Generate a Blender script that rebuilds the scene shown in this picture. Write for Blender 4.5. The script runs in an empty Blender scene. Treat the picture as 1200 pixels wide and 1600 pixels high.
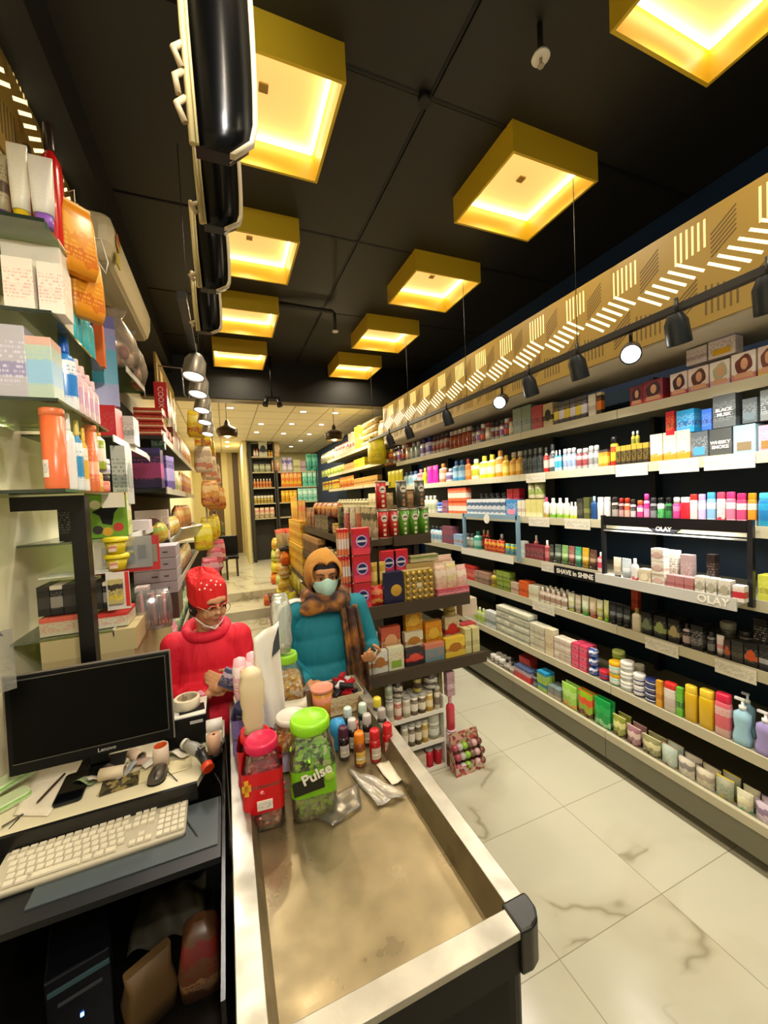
import bpy, bmesh, math, random
from mathutils import Vector, Matrix, noise
random.seed(7)
S = bpy.context.scene
COL = S.collection
R_ = math.radians
PI = math.pi
# ------------------------------------------------------------------ camera
H = 1.88
F = 612.0
def _basis(y, p, r):
    cy, sy, cp, sp, cr, sr = math.cos(y), math.sin(y), math.cos(p), math.sin(p), math.cos(r), math.sin(r)
    f = Vector((sy*cp, cy*cp, sp)); r0 = Vector((cy, -sy, 0)); d = -(r0.cross(f))
    return cr*r0 + sr*d, -sr*r0 + cr*d, f
CR, CD, CF = _basis(R_(22.05), R_(-2.3), R_(2.6))
cam_data = bpy.data.cameras.new('camera')
cam = bpy.data.objects.new('camera', cam_data)
COL.objects.link(cam)
cam_data.sensor_fit = 'VERTICAL'; cam_data.sensor_height = 36.0
cam_data.lens = F/1600*36; cam_data.clip_start = 0.02
m = Matrix.Identity(4)
for i in range(3):
    m[i][0] = CR[i]; m[i][1] = -CD[i]; m[i][2] = -CF[i]
m[2][3] = H
cam.matrix_world = m
S.camera = cam
# ------------------------------------------------------------------ world, exposure, lamp strengths
w = bpy.data.worlds.new('world'); S.world = w; w.use_nodes = True
w.node_tree.nodes['Background'].inputs[0].default_value = (1.0, 0.93, 0.8, 1)
w.node_tree.nodes['Background'].inputs[1].default_value = 0.30
S.view_settings.view_transform = 'Standard'
S.view_settings.look = 'None'
S.view_settings.gamma = 1.0
S.view_settings.use_curve_mapping = False
S.view_settings.exposure = 0.22
LAMP_PANEL, LAMP_STRIP, SPOT_R, SPOT_L, DOWNLIGHT = 1.7, 16.0, 28.0, 20.0, 36.0
BOX_LAMP = 36.0
FRONT_FILL = 46.0
# ------------------------------------------------------------------ pixel <-> place
def ray(u, v): return CR*((u-600)/F) + CD*((v-800)/F) + CF
def atz(u, v, z):
    d = ray(u, v); return Vector((0, 0, H)) + d*((z-H)/d.z)
def atx(u, v, x):
    d = ray(u, v); return Vector((0, 0, H)) + d*(x/d.x)
def aty(u, v, y):
    d = ray(u, v); return Vector((0, 0, H)) + d*(y/d.y)
def depth(x, y, z): return Vector((x, y, z-H)).dot(CF)
def y_on(u, x, z):            # y of the point of the line (x,*,z) seen in column u
    q = CR - CF*((u-600)/F); return -(x*q.x + (z-H)*q.z)/q.y
def x_on(u, y, z):
    q = CR - CF*((u-600)/F); return -(y*q.y + (z-H)*q.z)/q.x
# ------------------------------------------------------------------ materials
MATS = {}
def rgb(c):
    if isinstance(c, str):
        c = c.lstrip('#'); v = [int(c[i:i+2], 16)/255 for i in (0, 2, 4)]
        return tuple(x/12.92 if x <= .04045 else ((x+.055)/1.055)**2.4 for x in v)
    return tuple(c)
def mat(c, rough=.45, metal=0, emit=0, trans=0, alpha=None, bump=0, bscale=40, coat=0, key=None, spec=.5):
    k = key or ('m', str(c), rough, metal, emit, trans, alpha, bump, bscale, coat, spec)
    if k in MATS: return MATS[k]
    mt = bpy.data.materials.new('surface'); mt.use_nodes = True
    nt = mt.node_tree; b = nt.nodes['Principled BSDF']; c = rgb(c)
    b.inputs['Base Color'].default_value = (*c, 1); b.inputs['Roughness'].default_value = rough
    b.inputs['Metallic'].default_value = metal
    b.inputs['Specular IOR Level'].default_value = spec
    if coat: b.inputs['Coat Weight'].default_value = coat
    if emit:
        b.inputs['Emission Color'].default_value = (*c, 1); b.inputs['Emission Strength'].default_value = emit
    if trans: b.inputs['Transmission Weight'].default_value = trans
    if bump:
        n = nt.nodes.new('ShaderNodeTexNoise'); n.inputs['Scale'].default_value = bscale
        tc = nt.nodes.new('ShaderNodeTexCoord'); nt.links.new(tc.outputs['Object'], n.inputs['Vector'])
        bp = nt.nodes.new('ShaderNodeBump'); bp.inputs['Strength'].default_value = bump
        nt.links.new(n.outputs['Fac'], bp.inputs['Height']); nt.links.new(bp.outputs['Normal'], b.inputs['Normal'])
    MATS[k] = mt
    return mt
def clear(tint='#ffffff', gloss=.16, rough=.08, dens=.12, bump=.0):   # clear plastic film or bottle wall
    k = ('clear', tint, gloss, rough, dens, bump)
    if k in MATS: return MATS[k]
    mt = bpy.data.materials.new('clear_plastic'); mt.use_nodes = True
    nt = mt.node_tree; nt.nodes.clear(); N = nt.nodes.new; L = nt.links.new
    o = N('ShaderNodeOutputMaterial'); t = N('ShaderNodeBsdfTransparent'); g = N('ShaderNodeBsdfGlossy'); d = N('ShaderNodeBsdfDiffuse')
    c = rgb(tint)
    t.inputs[0].default_value = (*c, 1); d.inputs[0].default_value = (*c, 1); g.inputs['Roughness'].default_value = rough
    m1 = N('ShaderNodeMixShader'); m2 = N('ShaderNodeMixShader'); fr = N('ShaderNodeLayerWeight'); fr.inputs['Blend'].default_value = .25
    m1.inputs[0].default_value = dens; L(t.outputs[0], m1.inputs[1]); L(d.outputs[0], m1.inputs[2])
    mm = N('ShaderNodeMath'); mm.operation = 'MULTIPLY_ADD'; L(fr.outputs['Fresnel'], mm.inputs[0]); mm.inputs[1].default_value = .8; mm.inputs[2].default_value = gloss*.3
    L(mm.outputs[0], m2.inputs[0]); L(m1.outputs[0], m2.inputs[1]); L(g.outputs[0], m2.inputs[2]); L(m2.outputs[0], o.inputs[0])
    if bump:
        n = N('ShaderNodeTexNoise'); n.inputs['Scale'].default_value = 45; tc = N('ShaderNodeTexCoord'); L(tc.outputs['Object'], n.inputs['Vector'])
        bp = N('ShaderNodeBump'); bp.inputs['Strength'].default_value = bump; L(n.outputs['Fac'], bp.inputs['Height']); L(bp.outputs[0], g.inputs['Normal'])
    MATS[k] = mt
    return mt
def pack(c1, c2, c3, style='text', rough=.35, metal=0):
    """printed packaging: bands of colour by height with a band of fine printing"""
    k = ('pack', c1, c2, c3, style, rough)
    if k in MATS: return MATS[k]
    mt = bpy.data.materials.new('printed_pack'); mt.use_nodes = True
    nt = mt.node_tree; b = nt.nodes['Principled BSDF']; N = nt.nodes.new; L = nt.links.new
    b.inputs['Roughness'].default_value = rough; b.inputs['Metallic'].default_value = metal
    tc = N('ShaderNodeTexCoord'); sp = N('ShaderNodeSeparateXYZ'); L(tc.outputs['Generated'], sp.inputs[0])
    cr = N('ShaderNodeValToRGB'); cr.color_ramp.interpolation = 'CONSTANT'
    stops = {'text': [(0, c1), (.3, c3), (.5, c1)], 'low': [(0, c2), (.3, c1)], 'top': [(0, c1), (.74, c2)],
             'band': [(0, c1), (.25, c2), (.62, c1), (.86, c3)], 'plain': [(0, c1)], 'multi': [(0, c1), (.2, c3), (.36, c1), (.56, c2), (.8, c1)]}[style]
    e = cr.color_ramp.elements
    e[0].position = 0; e[0].color = (*rgb(stops[0][1]), 1)
    e[1].position = stops[1][0] if len(stops) > 1 else 1; e[1].color = (*rgb(stops[1][1] if len(stops) > 1 else c1), 1)
    for p, c in stops[2:]:
        q = e.new(p); q.color = (*rgb(c), 1)
    if style in ('low', 'multi'):
        n0 = N('ShaderNodeTexNoise'); n0.inputs['Scale'].default_value = 2.5; L(tc.outputs['Generated'], n0.inputs['Vector'])
        ad = N('ShaderNodeMath'); ad.operation = 'MULTIPLY_ADD'; L(n0.outputs['Fac'], ad.inputs[0]); ad.inputs[1].default_value = .35; ad.inputs[2].default_value = -.17
        a2 = N('ShaderNodeMath'); L(ad.outputs[0], a2.inputs[0]); L(sp.outputs['Z'], a2.inputs[1]); L(a2.outputs[0], cr.inputs[0])
    else:
        L(sp.outputs['Z'], cr.inputs[0])
    def M2(op, a, b_=None, c_=None):
        q = N('ShaderNodeMath'); q.operation = op
        for i, v in enumerate((a, b_, c_)):
            if v is None: continue
            if hasattr(v, 'is_linked'): L(v, q.inputs[i])
            else: q.inputs[i].default_value = v
        return q.outputs[0]
    rows = M2('MULTIPLY', sp.outputs['Z'], 15.0)
    fl_ = M2('FLOOR', rows); fr_ = M2('FRACT', rows)
    ox = M2('MULTIPLY_ADD', fl_, 7.31, M2('MULTIPLY', M2('ADD', sp.outputs['X'], sp.outputs['Y']), 11.0))
    cv = N('ShaderNodeCombineXYZ'); L(ox, cv.inputs[0]); L(fl_, cv.inputs[1])
    n = N('ShaderNodeTexNoise'); n.inputs['Scale'].default_value = 1.7; n.inputs['Detail'].default_value = 2; L(cv.outputs[0], n.inputs['Vector'])
    n3 = N('ShaderNodeTexNoise'); n3.inputs['Scale'].default_value = .37; L(cv.outputs[0], n3.inputs['Vector'])
    g1 = M2('GREATER_THAN', n.outputs['Fac'], .5); g2 = M2('LESS_THAN', M2('ABSOLUTE', M2('SUBTRACT', fr_, .5)), .27)
    g3 = M2('GREATER_THAN', n3.outputs['Fac'], .47); g4 = M2('LESS_THAN', M2('ABSOLUTE', M2('SUBTRACT', sp.outputs['Z'], .48)), .30)
    gg = M2('MULTIPLY', M2('MULTIPLY', g1, g2), M2('MULTIPLY', g3, g4)); gm = M2('MULTIPLY', gg, .75 if style != 'plain' else .12)
    mx = N('ShaderNodeMix'); mx.data_type = 'RGBA'; L(gm, mx.inputs[0]); L(cr.outputs[0], mx.inputs[6])
    mx.inputs[7].default_value = (*rgb(c2 if style != 'low' else c3), 1)
    L(mx.outputs[2], b.inputs['Base Color'])
    MATS[k] = mt
    return mt
def speckle(cols, scale=30, rough=.4, bump=.3, key=None, metal=0):
    """cells of mixed colours: wrapped sweets, patterned cloth, heaps"""
    k = ('sp', tuple(cols), scale, rough)
    if k in MATS: return MATS[k]
    mt = bpy.data.materials.new('mixed_colours'); mt.use_nodes = True
    nt = mt.node_tree; b = nt.nodes['Principled BSDF']; N = nt.nodes.new; L = nt.links.new
    b.inputs['Roughness'].default_value = rough; b.inputs['Metallic'].default_value = metal
    tc = N('ShaderNodeTexCoord'); v = N('ShaderNodeTexVoronoi'); v.inputs['Scale'].default_value = scale; L(tc.outputs['Object'], v.inputs['Vector'])
    sx = N('ShaderNodeSeparateColor'); L(v.outputs['Color'], sx.inputs[0])
    cr = N('ShaderNodeValToRGB'); cr.color_ramp.interpolation = 'CONSTANT'; e = cr.color_ramp.elements
    e[0].color = (*rgb(cols[0]), 1); e[1].position = 1/len(cols); e[1].color = (*rgb(cols[1]), 1)
    for i, c in enumerate(cols[2:], 2):
        q = e.new(i/len(cols)); q.color = (*rgb(c), 1)
    L(sx.outputs[0], cr.inputs[0]); L(cr.outputs[0], b.inputs['Base Color'])
    bp = N('ShaderNodeBump'); bp.inputs['Strength'].default_value = bump; bp.inputs['Distance'].default_value = .01
    L(v.outputs['Distance'], bp.inputs['Height']); L(bp.outputs[0], b.inputs['Normal'])
    MATS[k] = mt
    return mt
# ------------------------------------------------------------------ mesh builder
class MB:
    def __init__(s): s.bm = bmesh.new()
    def _add(s, verts, faces, mi=0, smooth=False, M=None):
        vs = [s.bm.verts.new(M @ Vector(v) if M else v) for v in verts]
        for f in faces:
            try:
                g = s.bm.faces.new([vs[i] for i in f]); g.material_index = mi; g.smooth = smooth
            except ValueError: pass
        return vs
    def box(s, x0, x1, y0, y1, z0, z1, mi=0, M=None):
        v = [(x0,y0,z0),(x1,y0,z0),(x1,y1,z0),(x0,y1,z0),(x0,y0,z1),(x1,y0,z1),(x1,y1,z1),(x0,y1,z1)]
        s._add(v, [(3,2,1,0),(4,5,6,7),(0,1,5,4),(1,2,6,5),(2,3,7,6),(3,0,4,7)], mi, M=M); return s
    def loft(s, rings, mi=0, cap=True, smooth=True, closed=True, M=None):
        n = len(rings[0]); v = [p for r in rings for p in r]; f = []
        for i in range(len(rings)-1):
            for j in range(n if closed else n-1):
                k = (j+1) % n
                f.append((i*n+j, i*n+k, (i+1)*n+k, (i+1)*n+j))
        vs = s._add(v, f, mi, smooth, M)
        if cap and closed:
            for rr, rev in ((vs[:n], True), (vs[-n:], False)):
                try:
                    g = s.bm.faces.new(list(reversed(rr)) if rev else rr); g.material_index = mi
                except ValueError: pass
        return s
    def lathe(s, prof, seg=16, c=(0,0,0), mi=0, sx=1, sy=1, cap=True, M=None, smooth=True):
        return s.loft([[(c[0]+r*sx*math.cos(2*PI*j/seg), c[1]+r*sy*math.sin(2*PI*j/seg), c[2]+z) for j in range(seg)] for r, z in prof], mi, cap, smooth, M=M)
    def cyl(s, c, r, h, seg=16, mi=0, M=None): return s.lathe([(r,0),(r,h)], seg, c, mi, M=M, smooth=seg > 8)
    def prism(s, poly, z0, z1, mi=0, M=None, smooth=False):
        return s.loft([[(x,y,z0) for x,y in poly], [(x,y,z1) for x,y in poly]], mi, True, smooth, M=M)
    def tube(s, path, r, seg=8, mi=0, cap=True):
        rings = []; P = [Vector(p) for p in path]; rr = r if isinstance(r, (list, tuple)) else [r]*len(P)
        up = Vector((0.13,.21,1)).normalized(); prev = None
        for i, p in enumerate(P):
            t = (P[min(i+1, len(P)-1)] - P[max(i-1, 0)]).normalized()
            a = (prev - t*prev.dot(t)) if prev else t.cross(up)
            if a.length < 1e-4: a = t.cross(Vector((1,0,0)))
            a.normalize(); b = t.cross(a); prev = a
            rings.append([tuple(p + (a*math.cos(2*PI*j/seg) + b*math.sin(2*PI*j/seg))*rr[i]) for j in range(seg)])
        return s.loft(rings, mi, cap, seg > 4)
    def ell(s, c, r, seg=16, rings=10, mi=0, M=None):
        pr = [(max(1e-4, math.sin(PI*i/rings)), -math.cos(PI*i/rings)) for i in range(rings+1)]
        return s.loft([[(c[0]+q*r[0]*math.cos(2*PI*j/seg), c[1]+q*r[1]*math.sin(2*PI*j/seg), c[2]+z*r[2]) for j in range(seg)] for q, z in pr], mi, True, True, M=M)
    def grid(s, fn, nu, nv, mi=0, smooth=True):
        v = [tuple(fn(i/nu, j/nv)) for j in range(nv+1) for i in range(nu+1)]
        f = [(j*(nu+1)+i, j*(nu+1)+i+1, (j+1)*(nu+1)+i+1, (j+1)*(nu+1)+i) for j in range(nv) for i in range(nu)]
        s._add(v, f, mi, smooth); return s
    def mesh(s, mats, bevel=0):
        if bevel:
            bmesh.ops.bevel(s.bm, geom=list(s.bm.edges), offset=bevel, segments=2, profile=.5, affect='EDGES', clamp_overlap=True)
        bmesh.ops.recalc_face_normals(s.bm, faces=s.bm.faces)
        me = bpy.data.meshes.new('mesh'); s.bm.to_mesh(me); s.bm.free()
        for mm in (mats if isinstance(mats, (list, tuple)) else [mats]): me.materials.append(mm)
        return me
def link(name, me, parent=None, loc=(0,0,0), rz=0, rot=None):
    o = bpy.data.objects.new(name, me); COL.objects.link(o); o.location = loc
    o.rotation_euler = rot if rot else (0, 0, rz)
    if parent: o.parent = parent
    return o
def solid(name, mb, mats, parent=None, loc=(0,0,0), rz=0, bevel=0, rot=None, thick=0):
    o = link(name, mb.mesh(mats, bevel), parent, loc, rz, rot)
    if thick:
        md = o.modifiers.new('solid', 'SOLIDIFY'); md.thickness = thick; md.offset = 0
    return o
SEEN = {}
def tag(o, label, cat, group=None, kind=None):
    o['label'] = label; o['category'] = cat
    if group: o['group'] = group
    if kind: o['kind'] = kind
    SEEN.setdefault(label, []).append(o)
    return o
def struct(name, mb, mats, bevel=0, parent=None, loc=(0,0,0)):
    o = solid(name, mb, mats, parent, loc, bevel=bevel)
    if not parent: o['kind'] = 'structure'
    return o
def thing(name, label, cat, loc=(0,0,0), rz=0, group=None, rot=None):
    o = link(name, None, None, loc, rz, rot); return tag(o, label, cat, group)
TXT = {}
def text_mesh(s, size, mt, depth_=.0008, bold=0, sx=1):
    k = (s, size, mt.name, bold, sx)
    if k in TXT: return TXT[k]
    c = bpy.data.curves.new('lettering', 'FONT'); c.body = s; c.size = size; c.extrude = depth_; c.offset = bold
    c.align_x = 'CENTER'; c.align_y = 'CENTER'; c.resolution_u = 3
    o = bpy.data.objects.new('lettering', c); COL.objects.link(o)
    dg = bpy.context.evaluated_depsgraph_get(); me = bpy.data.meshes.new_from_object(o.evaluated_get(dg))
    bpy.data.objects.remove(o); me.materials.clear(); me.materials.append(mt)
    for v in me.vertices: v.co.x *= sx
    TXT[k] = me
    return me
def text(s, size, mt, parent, loc, rot=(PI/2,0,0), name='lettering', bold=0, sx=1):
    return link(name, text_mesh(s, size, mt, bold=bold, sx=sx), parent, loc, rot=rot)
def baked(mb, voxel, mt, smooth=2, name='body'):     # fuse overlapping volumes into one continuous skin
    me = mb.mesh(mt); o = bpy.data.objects.new('t', me); COL.objects.link(o)
    md = o.modifiers.new('r', 'REMESH'); md.mode = 'VOXEL'; md.voxel_size = voxel; md.use_smooth_shade = True
    if smooth:
        sm = o.modifiers.new('s', 'SMOOTH'); sm.iterations = smooth*2; sm.factor = .5
    dg = bpy.context.evaluated_depsgraph_get(); me2 = bpy.data.meshes.new_from_object(o.evaluated_get(dg))
    bpy.data.objects.remove(o); me2.materials.clear()
    me2.materials.append(mt)
    for p in me2.polygons: p.use_smooth = True; p.material_index = 0
    return me2
# ================================================================== SETTING
def marble():
    mt = bpy.data.materials.new('marble_tile'); mt.use_nodes = True
    nt = mt.node_tree; b = nt.nodes['Principled BSDF']; N = nt.nodes.new; L = nt.links.new
    tc = N('ShaderNodeTexCoord'); sp = N('ShaderNodeSeparateXYZ'); L(tc.outputs['Object'], sp.inputs[0])
    def line(out, off, pitch, wdt):
        a = N('ShaderNodeMath'); a.operation = 'SUBTRACT'; L(out, a.inputs[0]); a.inputs[1].default_value = off
        m_ = N('ShaderNodeMath'); m_.operation = 'PINGPONG'; L(a.outputs[0], m_.inputs[0]); m_.inputs[1].default_value = pitch/2
        c = N('ShaderNodeMath'); c.operation = 'LESS_THAN'; L(m_.outputs[0], c.inputs[0]); c.inputs[1].default_value = wdt
        return c.outputs[0], a.outputs[0]
    lx, ax = line(sp.outputs['X'], 1.135, .618, .0018); ly, ay = line(sp.outputs['Y'], 1.15, .56, .0018)
    mxl = N('ShaderNodeMath'); mxl.operation = 'MAXIMUM'; L(lx, mxl.inputs[0]); L(ly, mxl.inputs[1])
    # per tile offset of the veins
    fx = N('ShaderNodeMath'); fx.operation = 'FLOOR'; dx = N('ShaderNodeMath'); dx.operation = 'DIVIDE'; L(ax, dx.inputs[0]); dx.inputs[1].default_value = .618; L(dx.outputs[0], fx.inputs[0])
    fy = N('ShaderNodeMath'); fy.operation = 'FLOOR'; dy = N('ShaderNodeMath'); dy.operation = 'DIVIDE'; L(ay, dy.inputs[0]); dy.inputs[1].default_value = .56; L(dy.outputs[0], fy.inputs[0])
    cb = N('ShaderNodeCombineXYZ'); L(fx.outputs[0], cb.inputs[0]); L(fy.outputs[0], cb.inputs[1])
    wn = N('ShaderNodeTexWhiteNoise'); L(cb.outputs[0], wn.inputs['Vector'])
    sc = N('ShaderNodeVectorMath'); sc.operation = 'SCALE'; L(wn.outputs['Color'], sc.inputs[0]); sc.inputs['Scale'].default_value = 5
    ad = N('ShaderNodeVectorMath'); L(tc.outputs['Object'], ad.inputs[0]); L(sc.outputs[0], ad.inputs[1])
    ns = N('ShaderNodeTexNoise'); ns.inputs['Scale'].default_value = 1.0; ns.inputs['Detail'].default_value = 4; ns.inputs['Distortion'].default_value = .5; L(ad.outputs[0], ns.inputs['Vector'])
    s5 = N('ShaderNodeMath'); s5.operation = 'SUBTRACT'; L(ns.outputs['Fac'], s5.inputs[0]); s5.inputs[1].default_value = .5
    ab = N('ShaderNodeMath'); ab.operation = 'ABSOLUTE'; L(s5.outputs[0], ab.inputs[0])
    r1 = N('ShaderNodeValToRGB'); n2 = N('ShaderNodeTexNoise'); n2.inputs['Scale'].default_value = 1.3; L(tc.outputs['Object'], n2.inputs['Vector'])
    k2 = N('ShaderNodeMapRange'); L(n2.outputs['Fac'], k2.inputs[0]); k2.inputs[1].default_value = .38; k2.inputs[2].default_value = .52; k2.inputs[3].default_value = .06; k2.inputs[4].default_value = 0
    a3 = N('ShaderNodeMath'); L(ab.outputs[0], a3.inputs[0]); L(k2.outputs[0], a3.inputs[1]); L(a3.outputs[0], r1.inputs[0]); e = r1.color_ramp.elements
    e[0].position = 0; e[0].color = (.30,.27,.18,1); e[1].position = .02; e[1].color = (.50,.47,.35,1)
    q = e.new(.008); q.color = (.42,.39,.28,1); q = e.new(.09); q.color = (.54,.52,.40,1)
    mx = N('ShaderNodeMix'); mx.data_type = 'RGBA'; L(mxl.outputs[0], mx.inputs[0]); L(r1.outputs[0], mx.inputs[6]); mx.inputs[7].default_value = (.28,.25,.17,1)
    L(mx.outputs[2], b.inputs['Base Color']); b.inputs['Roughness'].default_value = .22
    return mt
FLOORM = marble()
def steel(c=(.62,.6,.55), rough=.32, var=.35, met=.85):
    k = ('steel', c, rough)
    if k in MATS: return MATS[k]
    mt = bpy.data.materials.new('brushed_steel'); mt.use_nodes = True; nt = mt.node_tree; b = nt.nodes['Principled BSDF']; N = nt.nodes.new; L = nt.links.new
    b.inputs['Metallic'].default_value = met; b.inputs['Base Color'].default_value = (*c, 1)
    tc = N('ShaderNodeTexCoord'); n = N('ShaderNodeTexNoise'); n.inputs['Scale'].default_value = 9; n.inputs['Detail'].default_value = 6; L(tc.outputs['Object'], n.inputs['Vector'])
    mr = N('ShaderNodeMapRange'); L(n.outputs['Fac'], mr.inputs[0]); mr.inputs[1].default_value = .35; mr.inputs[2].default_value = .65; mr.inputs[3].default_value = rough; mr.inputs[4].default_value = rough+var
    L(mr.outputs[0], b.inputs['Roughness']); MATS[k] = mt
    n2 = N('ShaderNodeTexNoise'); n2.inputs['Scale'].default_value = 11; n2.inputs['Detail'].default_value = 9; n2.inputs['Distortion'].default_value = .2; L(tc.outputs['Object'], n2.inputs['Vector'])
    r2 = N('ShaderNodeValToRGB'); L(n2.outputs['Fac'], r2.inputs[0]); e = r2.color_ramp.elements
    e[0].position = .35; e[0].color = (*[v*.86 for v in c], 1); e[1].position = .68; e[1].color = (*[min(1, v*1.14) for v in c], 1)
    L(r2.outputs[0], b.inputs['Base Color'])
    return mt
NAVY = mat('#0c2c55', .55); BLACKC = mat('#1e1c14', .5); BLACKW = mat('#0c0b09', .6)
GOLD = mat((.66,.45,.02), .45); GOLD2 = mat((.31,.205,.04), .45); CREAM = mat('#cfc486', .6)
DARK = mat('#14120f', .45); BLACK = mat('#070707', .4, spec=.3); GLOSSB = mat('#030303', .25, spec=.2)
WHITE = mat('#e8e4d8', .45); PAPER = mat('#ddd5bd', .7)
struct('floor', MB().box(-1.3, 3.1, -2.2, 6.62, -.08, 0), FLOORM)
struct('trim_1', MB().box(-1.3, 3.1, 6.6, 7.3, -.08, .15), FLOORM)
struct('trim_2', MB().box(-1.3, 3.1, 7.3, 15.1, -.08, .30), FLOORM)
# black ceiling with recessed seams
cb = MB()
for (x0, x1) in ((-1.3, .985), (1.01, 3.1)):
    ys = [-2.2, .55, 1.66, 2.75, 3.87, 4.83, 5.48]
    for a, b_ in zip(ys, ys[1:]): cb.box(x0, x1, a+.012, b_-.012, 3.735, 3.76)
cb.box(-1.3, 3.1, -2.2, 5.48, 3.765, 3.8)
struct('ceiling', cb, BLACKC)
cp = MB(); cp.tube([(.997,-2,3.75),(.997,5.45,3.75)], .014, 8)
for y in (.55, 1.66, 2.75, 3.87, 4.83): cp.tube([(-1.2,y,3.745),(3.0,y,3.745)], .014, 8)
cp.cyl((.97,1.66,3.70), .03, .03, 16)
tag(solid('ceiling_batten_grid', cp, BLACKW), 'thin black battens running across the black ceiling over the gold box lights', 'ceiling batten')
cw = MB()
cw.box(-1.3, 3.1, 5.62, 13.3, 3.46, 3.5)
def grid_ceiling():
    mt = bpy.data.materials.new('grid_ceiling'); mt.use_nodes = True; nt = mt.node_tree; b = nt.nodes['Principled BSDF']; N = nt.nodes.new; L = nt.links.new
    tc = N('ShaderNodeTexCoord'); br = N('ShaderNodeTexBrick'); L(tc.outputs['Object'], br.inputs['Vector'])
    br.offset = 0; br.inputs['Scale'].default_value = 1; br.inputs['Brick Width'].default_value = .6; br.inputs['Row Height'].default_value = .6; br.inputs['Mortar Size'].default_value = .012
    br.inputs['Color1'].default_value = (.8,.74,.58,1); br.inputs['Color2'].default_value = (.76,.7,.54,1); br.inputs['Mortar'].default_value = (.4,.36,.26,1)
    L(br.outputs[0], b.inputs['Base Color']); b.inputs['Roughness'].default_value = .7
    return mt
o = solid('ceiling', cw, grid_ceiling()); o['kind'] = 'structure'
struct('trim_3', MB().box(-1.3, 3.1, 5.46, 5.64, 3.23, 3.8), mat('#11120f', .6))
struct('trim_4', MB().box(-1.3, 3.1, 5.47, 5.63, 3.21, 3.232), mat('#6b6044', .6))
struct('wall_right', MB().box(2.92, 3.1, -2.2, 13.3, -.08, 3.8), NAVY)
struct('wall_left', MB().box(-1.3, -.86, -2.2, 13.3, -.08, 3.8), mat('#f6ecc8', .6))
struct('wall_left_upper', MB().box(-.858, -.5, -2.2, 5.46, 3.5, 3.735), BLACKW)
# back wall with vertical stripes and a plain door panel
struct('wall_back', MB().box(-1.3, 3.1, 13.2, 13.35, -.08, 3.5), mat('#c9bd84', .65))
for i, (u0, u1, c) in enumerate([(326,338,'#b9ab70'),(338,349,'#5a4526'),(349,358,'#cfc28a'),(358,366,'#a8996a'),(366,375,'#4d3a20')]):
    a, b_ = aty(u0, 780, 13.19).x, aty(u1, 780, 13.19).x
    struct('trim_%d' % (5+i), MB().box(a, b_, 13.17, 13.199, .3, 3.46), mat(c, .6))
# pillar between stripes and back shelves
struct('trim_10', MB().box(.50, .58, 10.6, 13.2, .3, 3.46), mat('#c6bb86', .6))
# lattice fascia right: gold board with cut slots lit from behind
def lattice(name, parent_label, x0, ya, yb, za, zb, sgn, lit):
    root = thing(name, parent_label, 'lattice panel', (x0, ya, za))
    Ln = yb-ya; Ht = zb-za
    solid('board', MB().box(-.009, .009, 0, Ln, 0, Ht), GOLD2, root)
    solid('soffit', MB().box(min(0, sgn*(.55 if sgn > 0 else .2)), max(0, sgn*(.55 if sgn > 0 else .2)), 0, Ln, -.012, 0), mat('#b9b2a0', .6), root)
    dim, br, up_ = MB(), MB(), MB(); X = -sgn*.010
    def bar(mb, y0, z0, y1, z1, wd):
        p, q = Vector((X, y0, z0)), Vector((X, y1, z1)); t = (q-p).normalized(); n = Vector((0, -t.z, t.y))*wd/2
        vs = [p-n, q-n, q+n, p+n]; vs = [v for v in vs] + [v + Vector((sgn*.004, 0, 0)) for v in vs]
        mb._add([tuple(v) for v in vs], [(0,1,2,3),(7,6,5,4),(0,4,5,1),(1,5,6,2),(2,6,7,3),(3,7,4,0)])
    P = .34; k = 0; y = .0
    cy0 = (1.006 - ya) % P
    y = cy0 - P
    while y < Ln+P:
        def put(mb, a, b, c, d, wd=.011):
            a2, c2 = max(.01, min(Ln-.01, a)), max(.01, min(Ln-.01, c))
            if abs(a2-c2) < 1e-4 and abs(a2-a) > 1e-4: return
            b2 = max(.02, min(Ht-.02, b)); d2 = max(.02, min(Ht-.02, d))
            if a != a2 or c != c2: return
            if abs(b2-d2)+abs(a2-c2) > .01: bar(mb, a2, b2, c2, d2, wd)
        m_ = Ht*.5
        def seg(mb, s0, z0, s1, z1, wd): put(mb, y-s0, z0, y-s1, z1, wd)
        for j in range(6):                       # broad lit slanting slots
            cs, cz = -.040*(j-2.5), m_-.014*(j-2.5)
            seg(br, cs-.062, cz+.048, cs+.062, cz-.048, .013)
        for j in range(6):
            o_ = j-2.5
            seg(up_, .10+.026*o_, m_+.075+.004*j, .10+.026*o_, m_+.225, .009)       # upright slots above
            seg(dim, -.11+.025*o_, m_-.225, -.11+.025*o_, m_-.085-.006*j, .008)    # upright slots below
            seg(dim, -.15, m_+.085+.021*o_, -.05, m_+.160+.021*o_, .0065)          # slanting slots above
            seg(dim, .03, m_-.165+.021*o_, .13, m_-.090+.021*o_, .0065)            # slanting slots below
        y += P
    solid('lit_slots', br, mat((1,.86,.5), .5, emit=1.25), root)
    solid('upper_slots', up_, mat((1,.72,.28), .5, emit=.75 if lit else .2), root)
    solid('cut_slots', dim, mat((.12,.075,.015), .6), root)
    return root
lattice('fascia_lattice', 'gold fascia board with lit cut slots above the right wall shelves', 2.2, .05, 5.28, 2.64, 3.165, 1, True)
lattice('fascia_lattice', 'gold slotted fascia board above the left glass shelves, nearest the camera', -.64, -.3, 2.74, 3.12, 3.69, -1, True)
lattice('fascia_lattice', 'gold slotted fascia board at upper left beyond the white air conditioner', -.50, 4.0, 5.4, 2.62, 3.25, -1, False)
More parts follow.
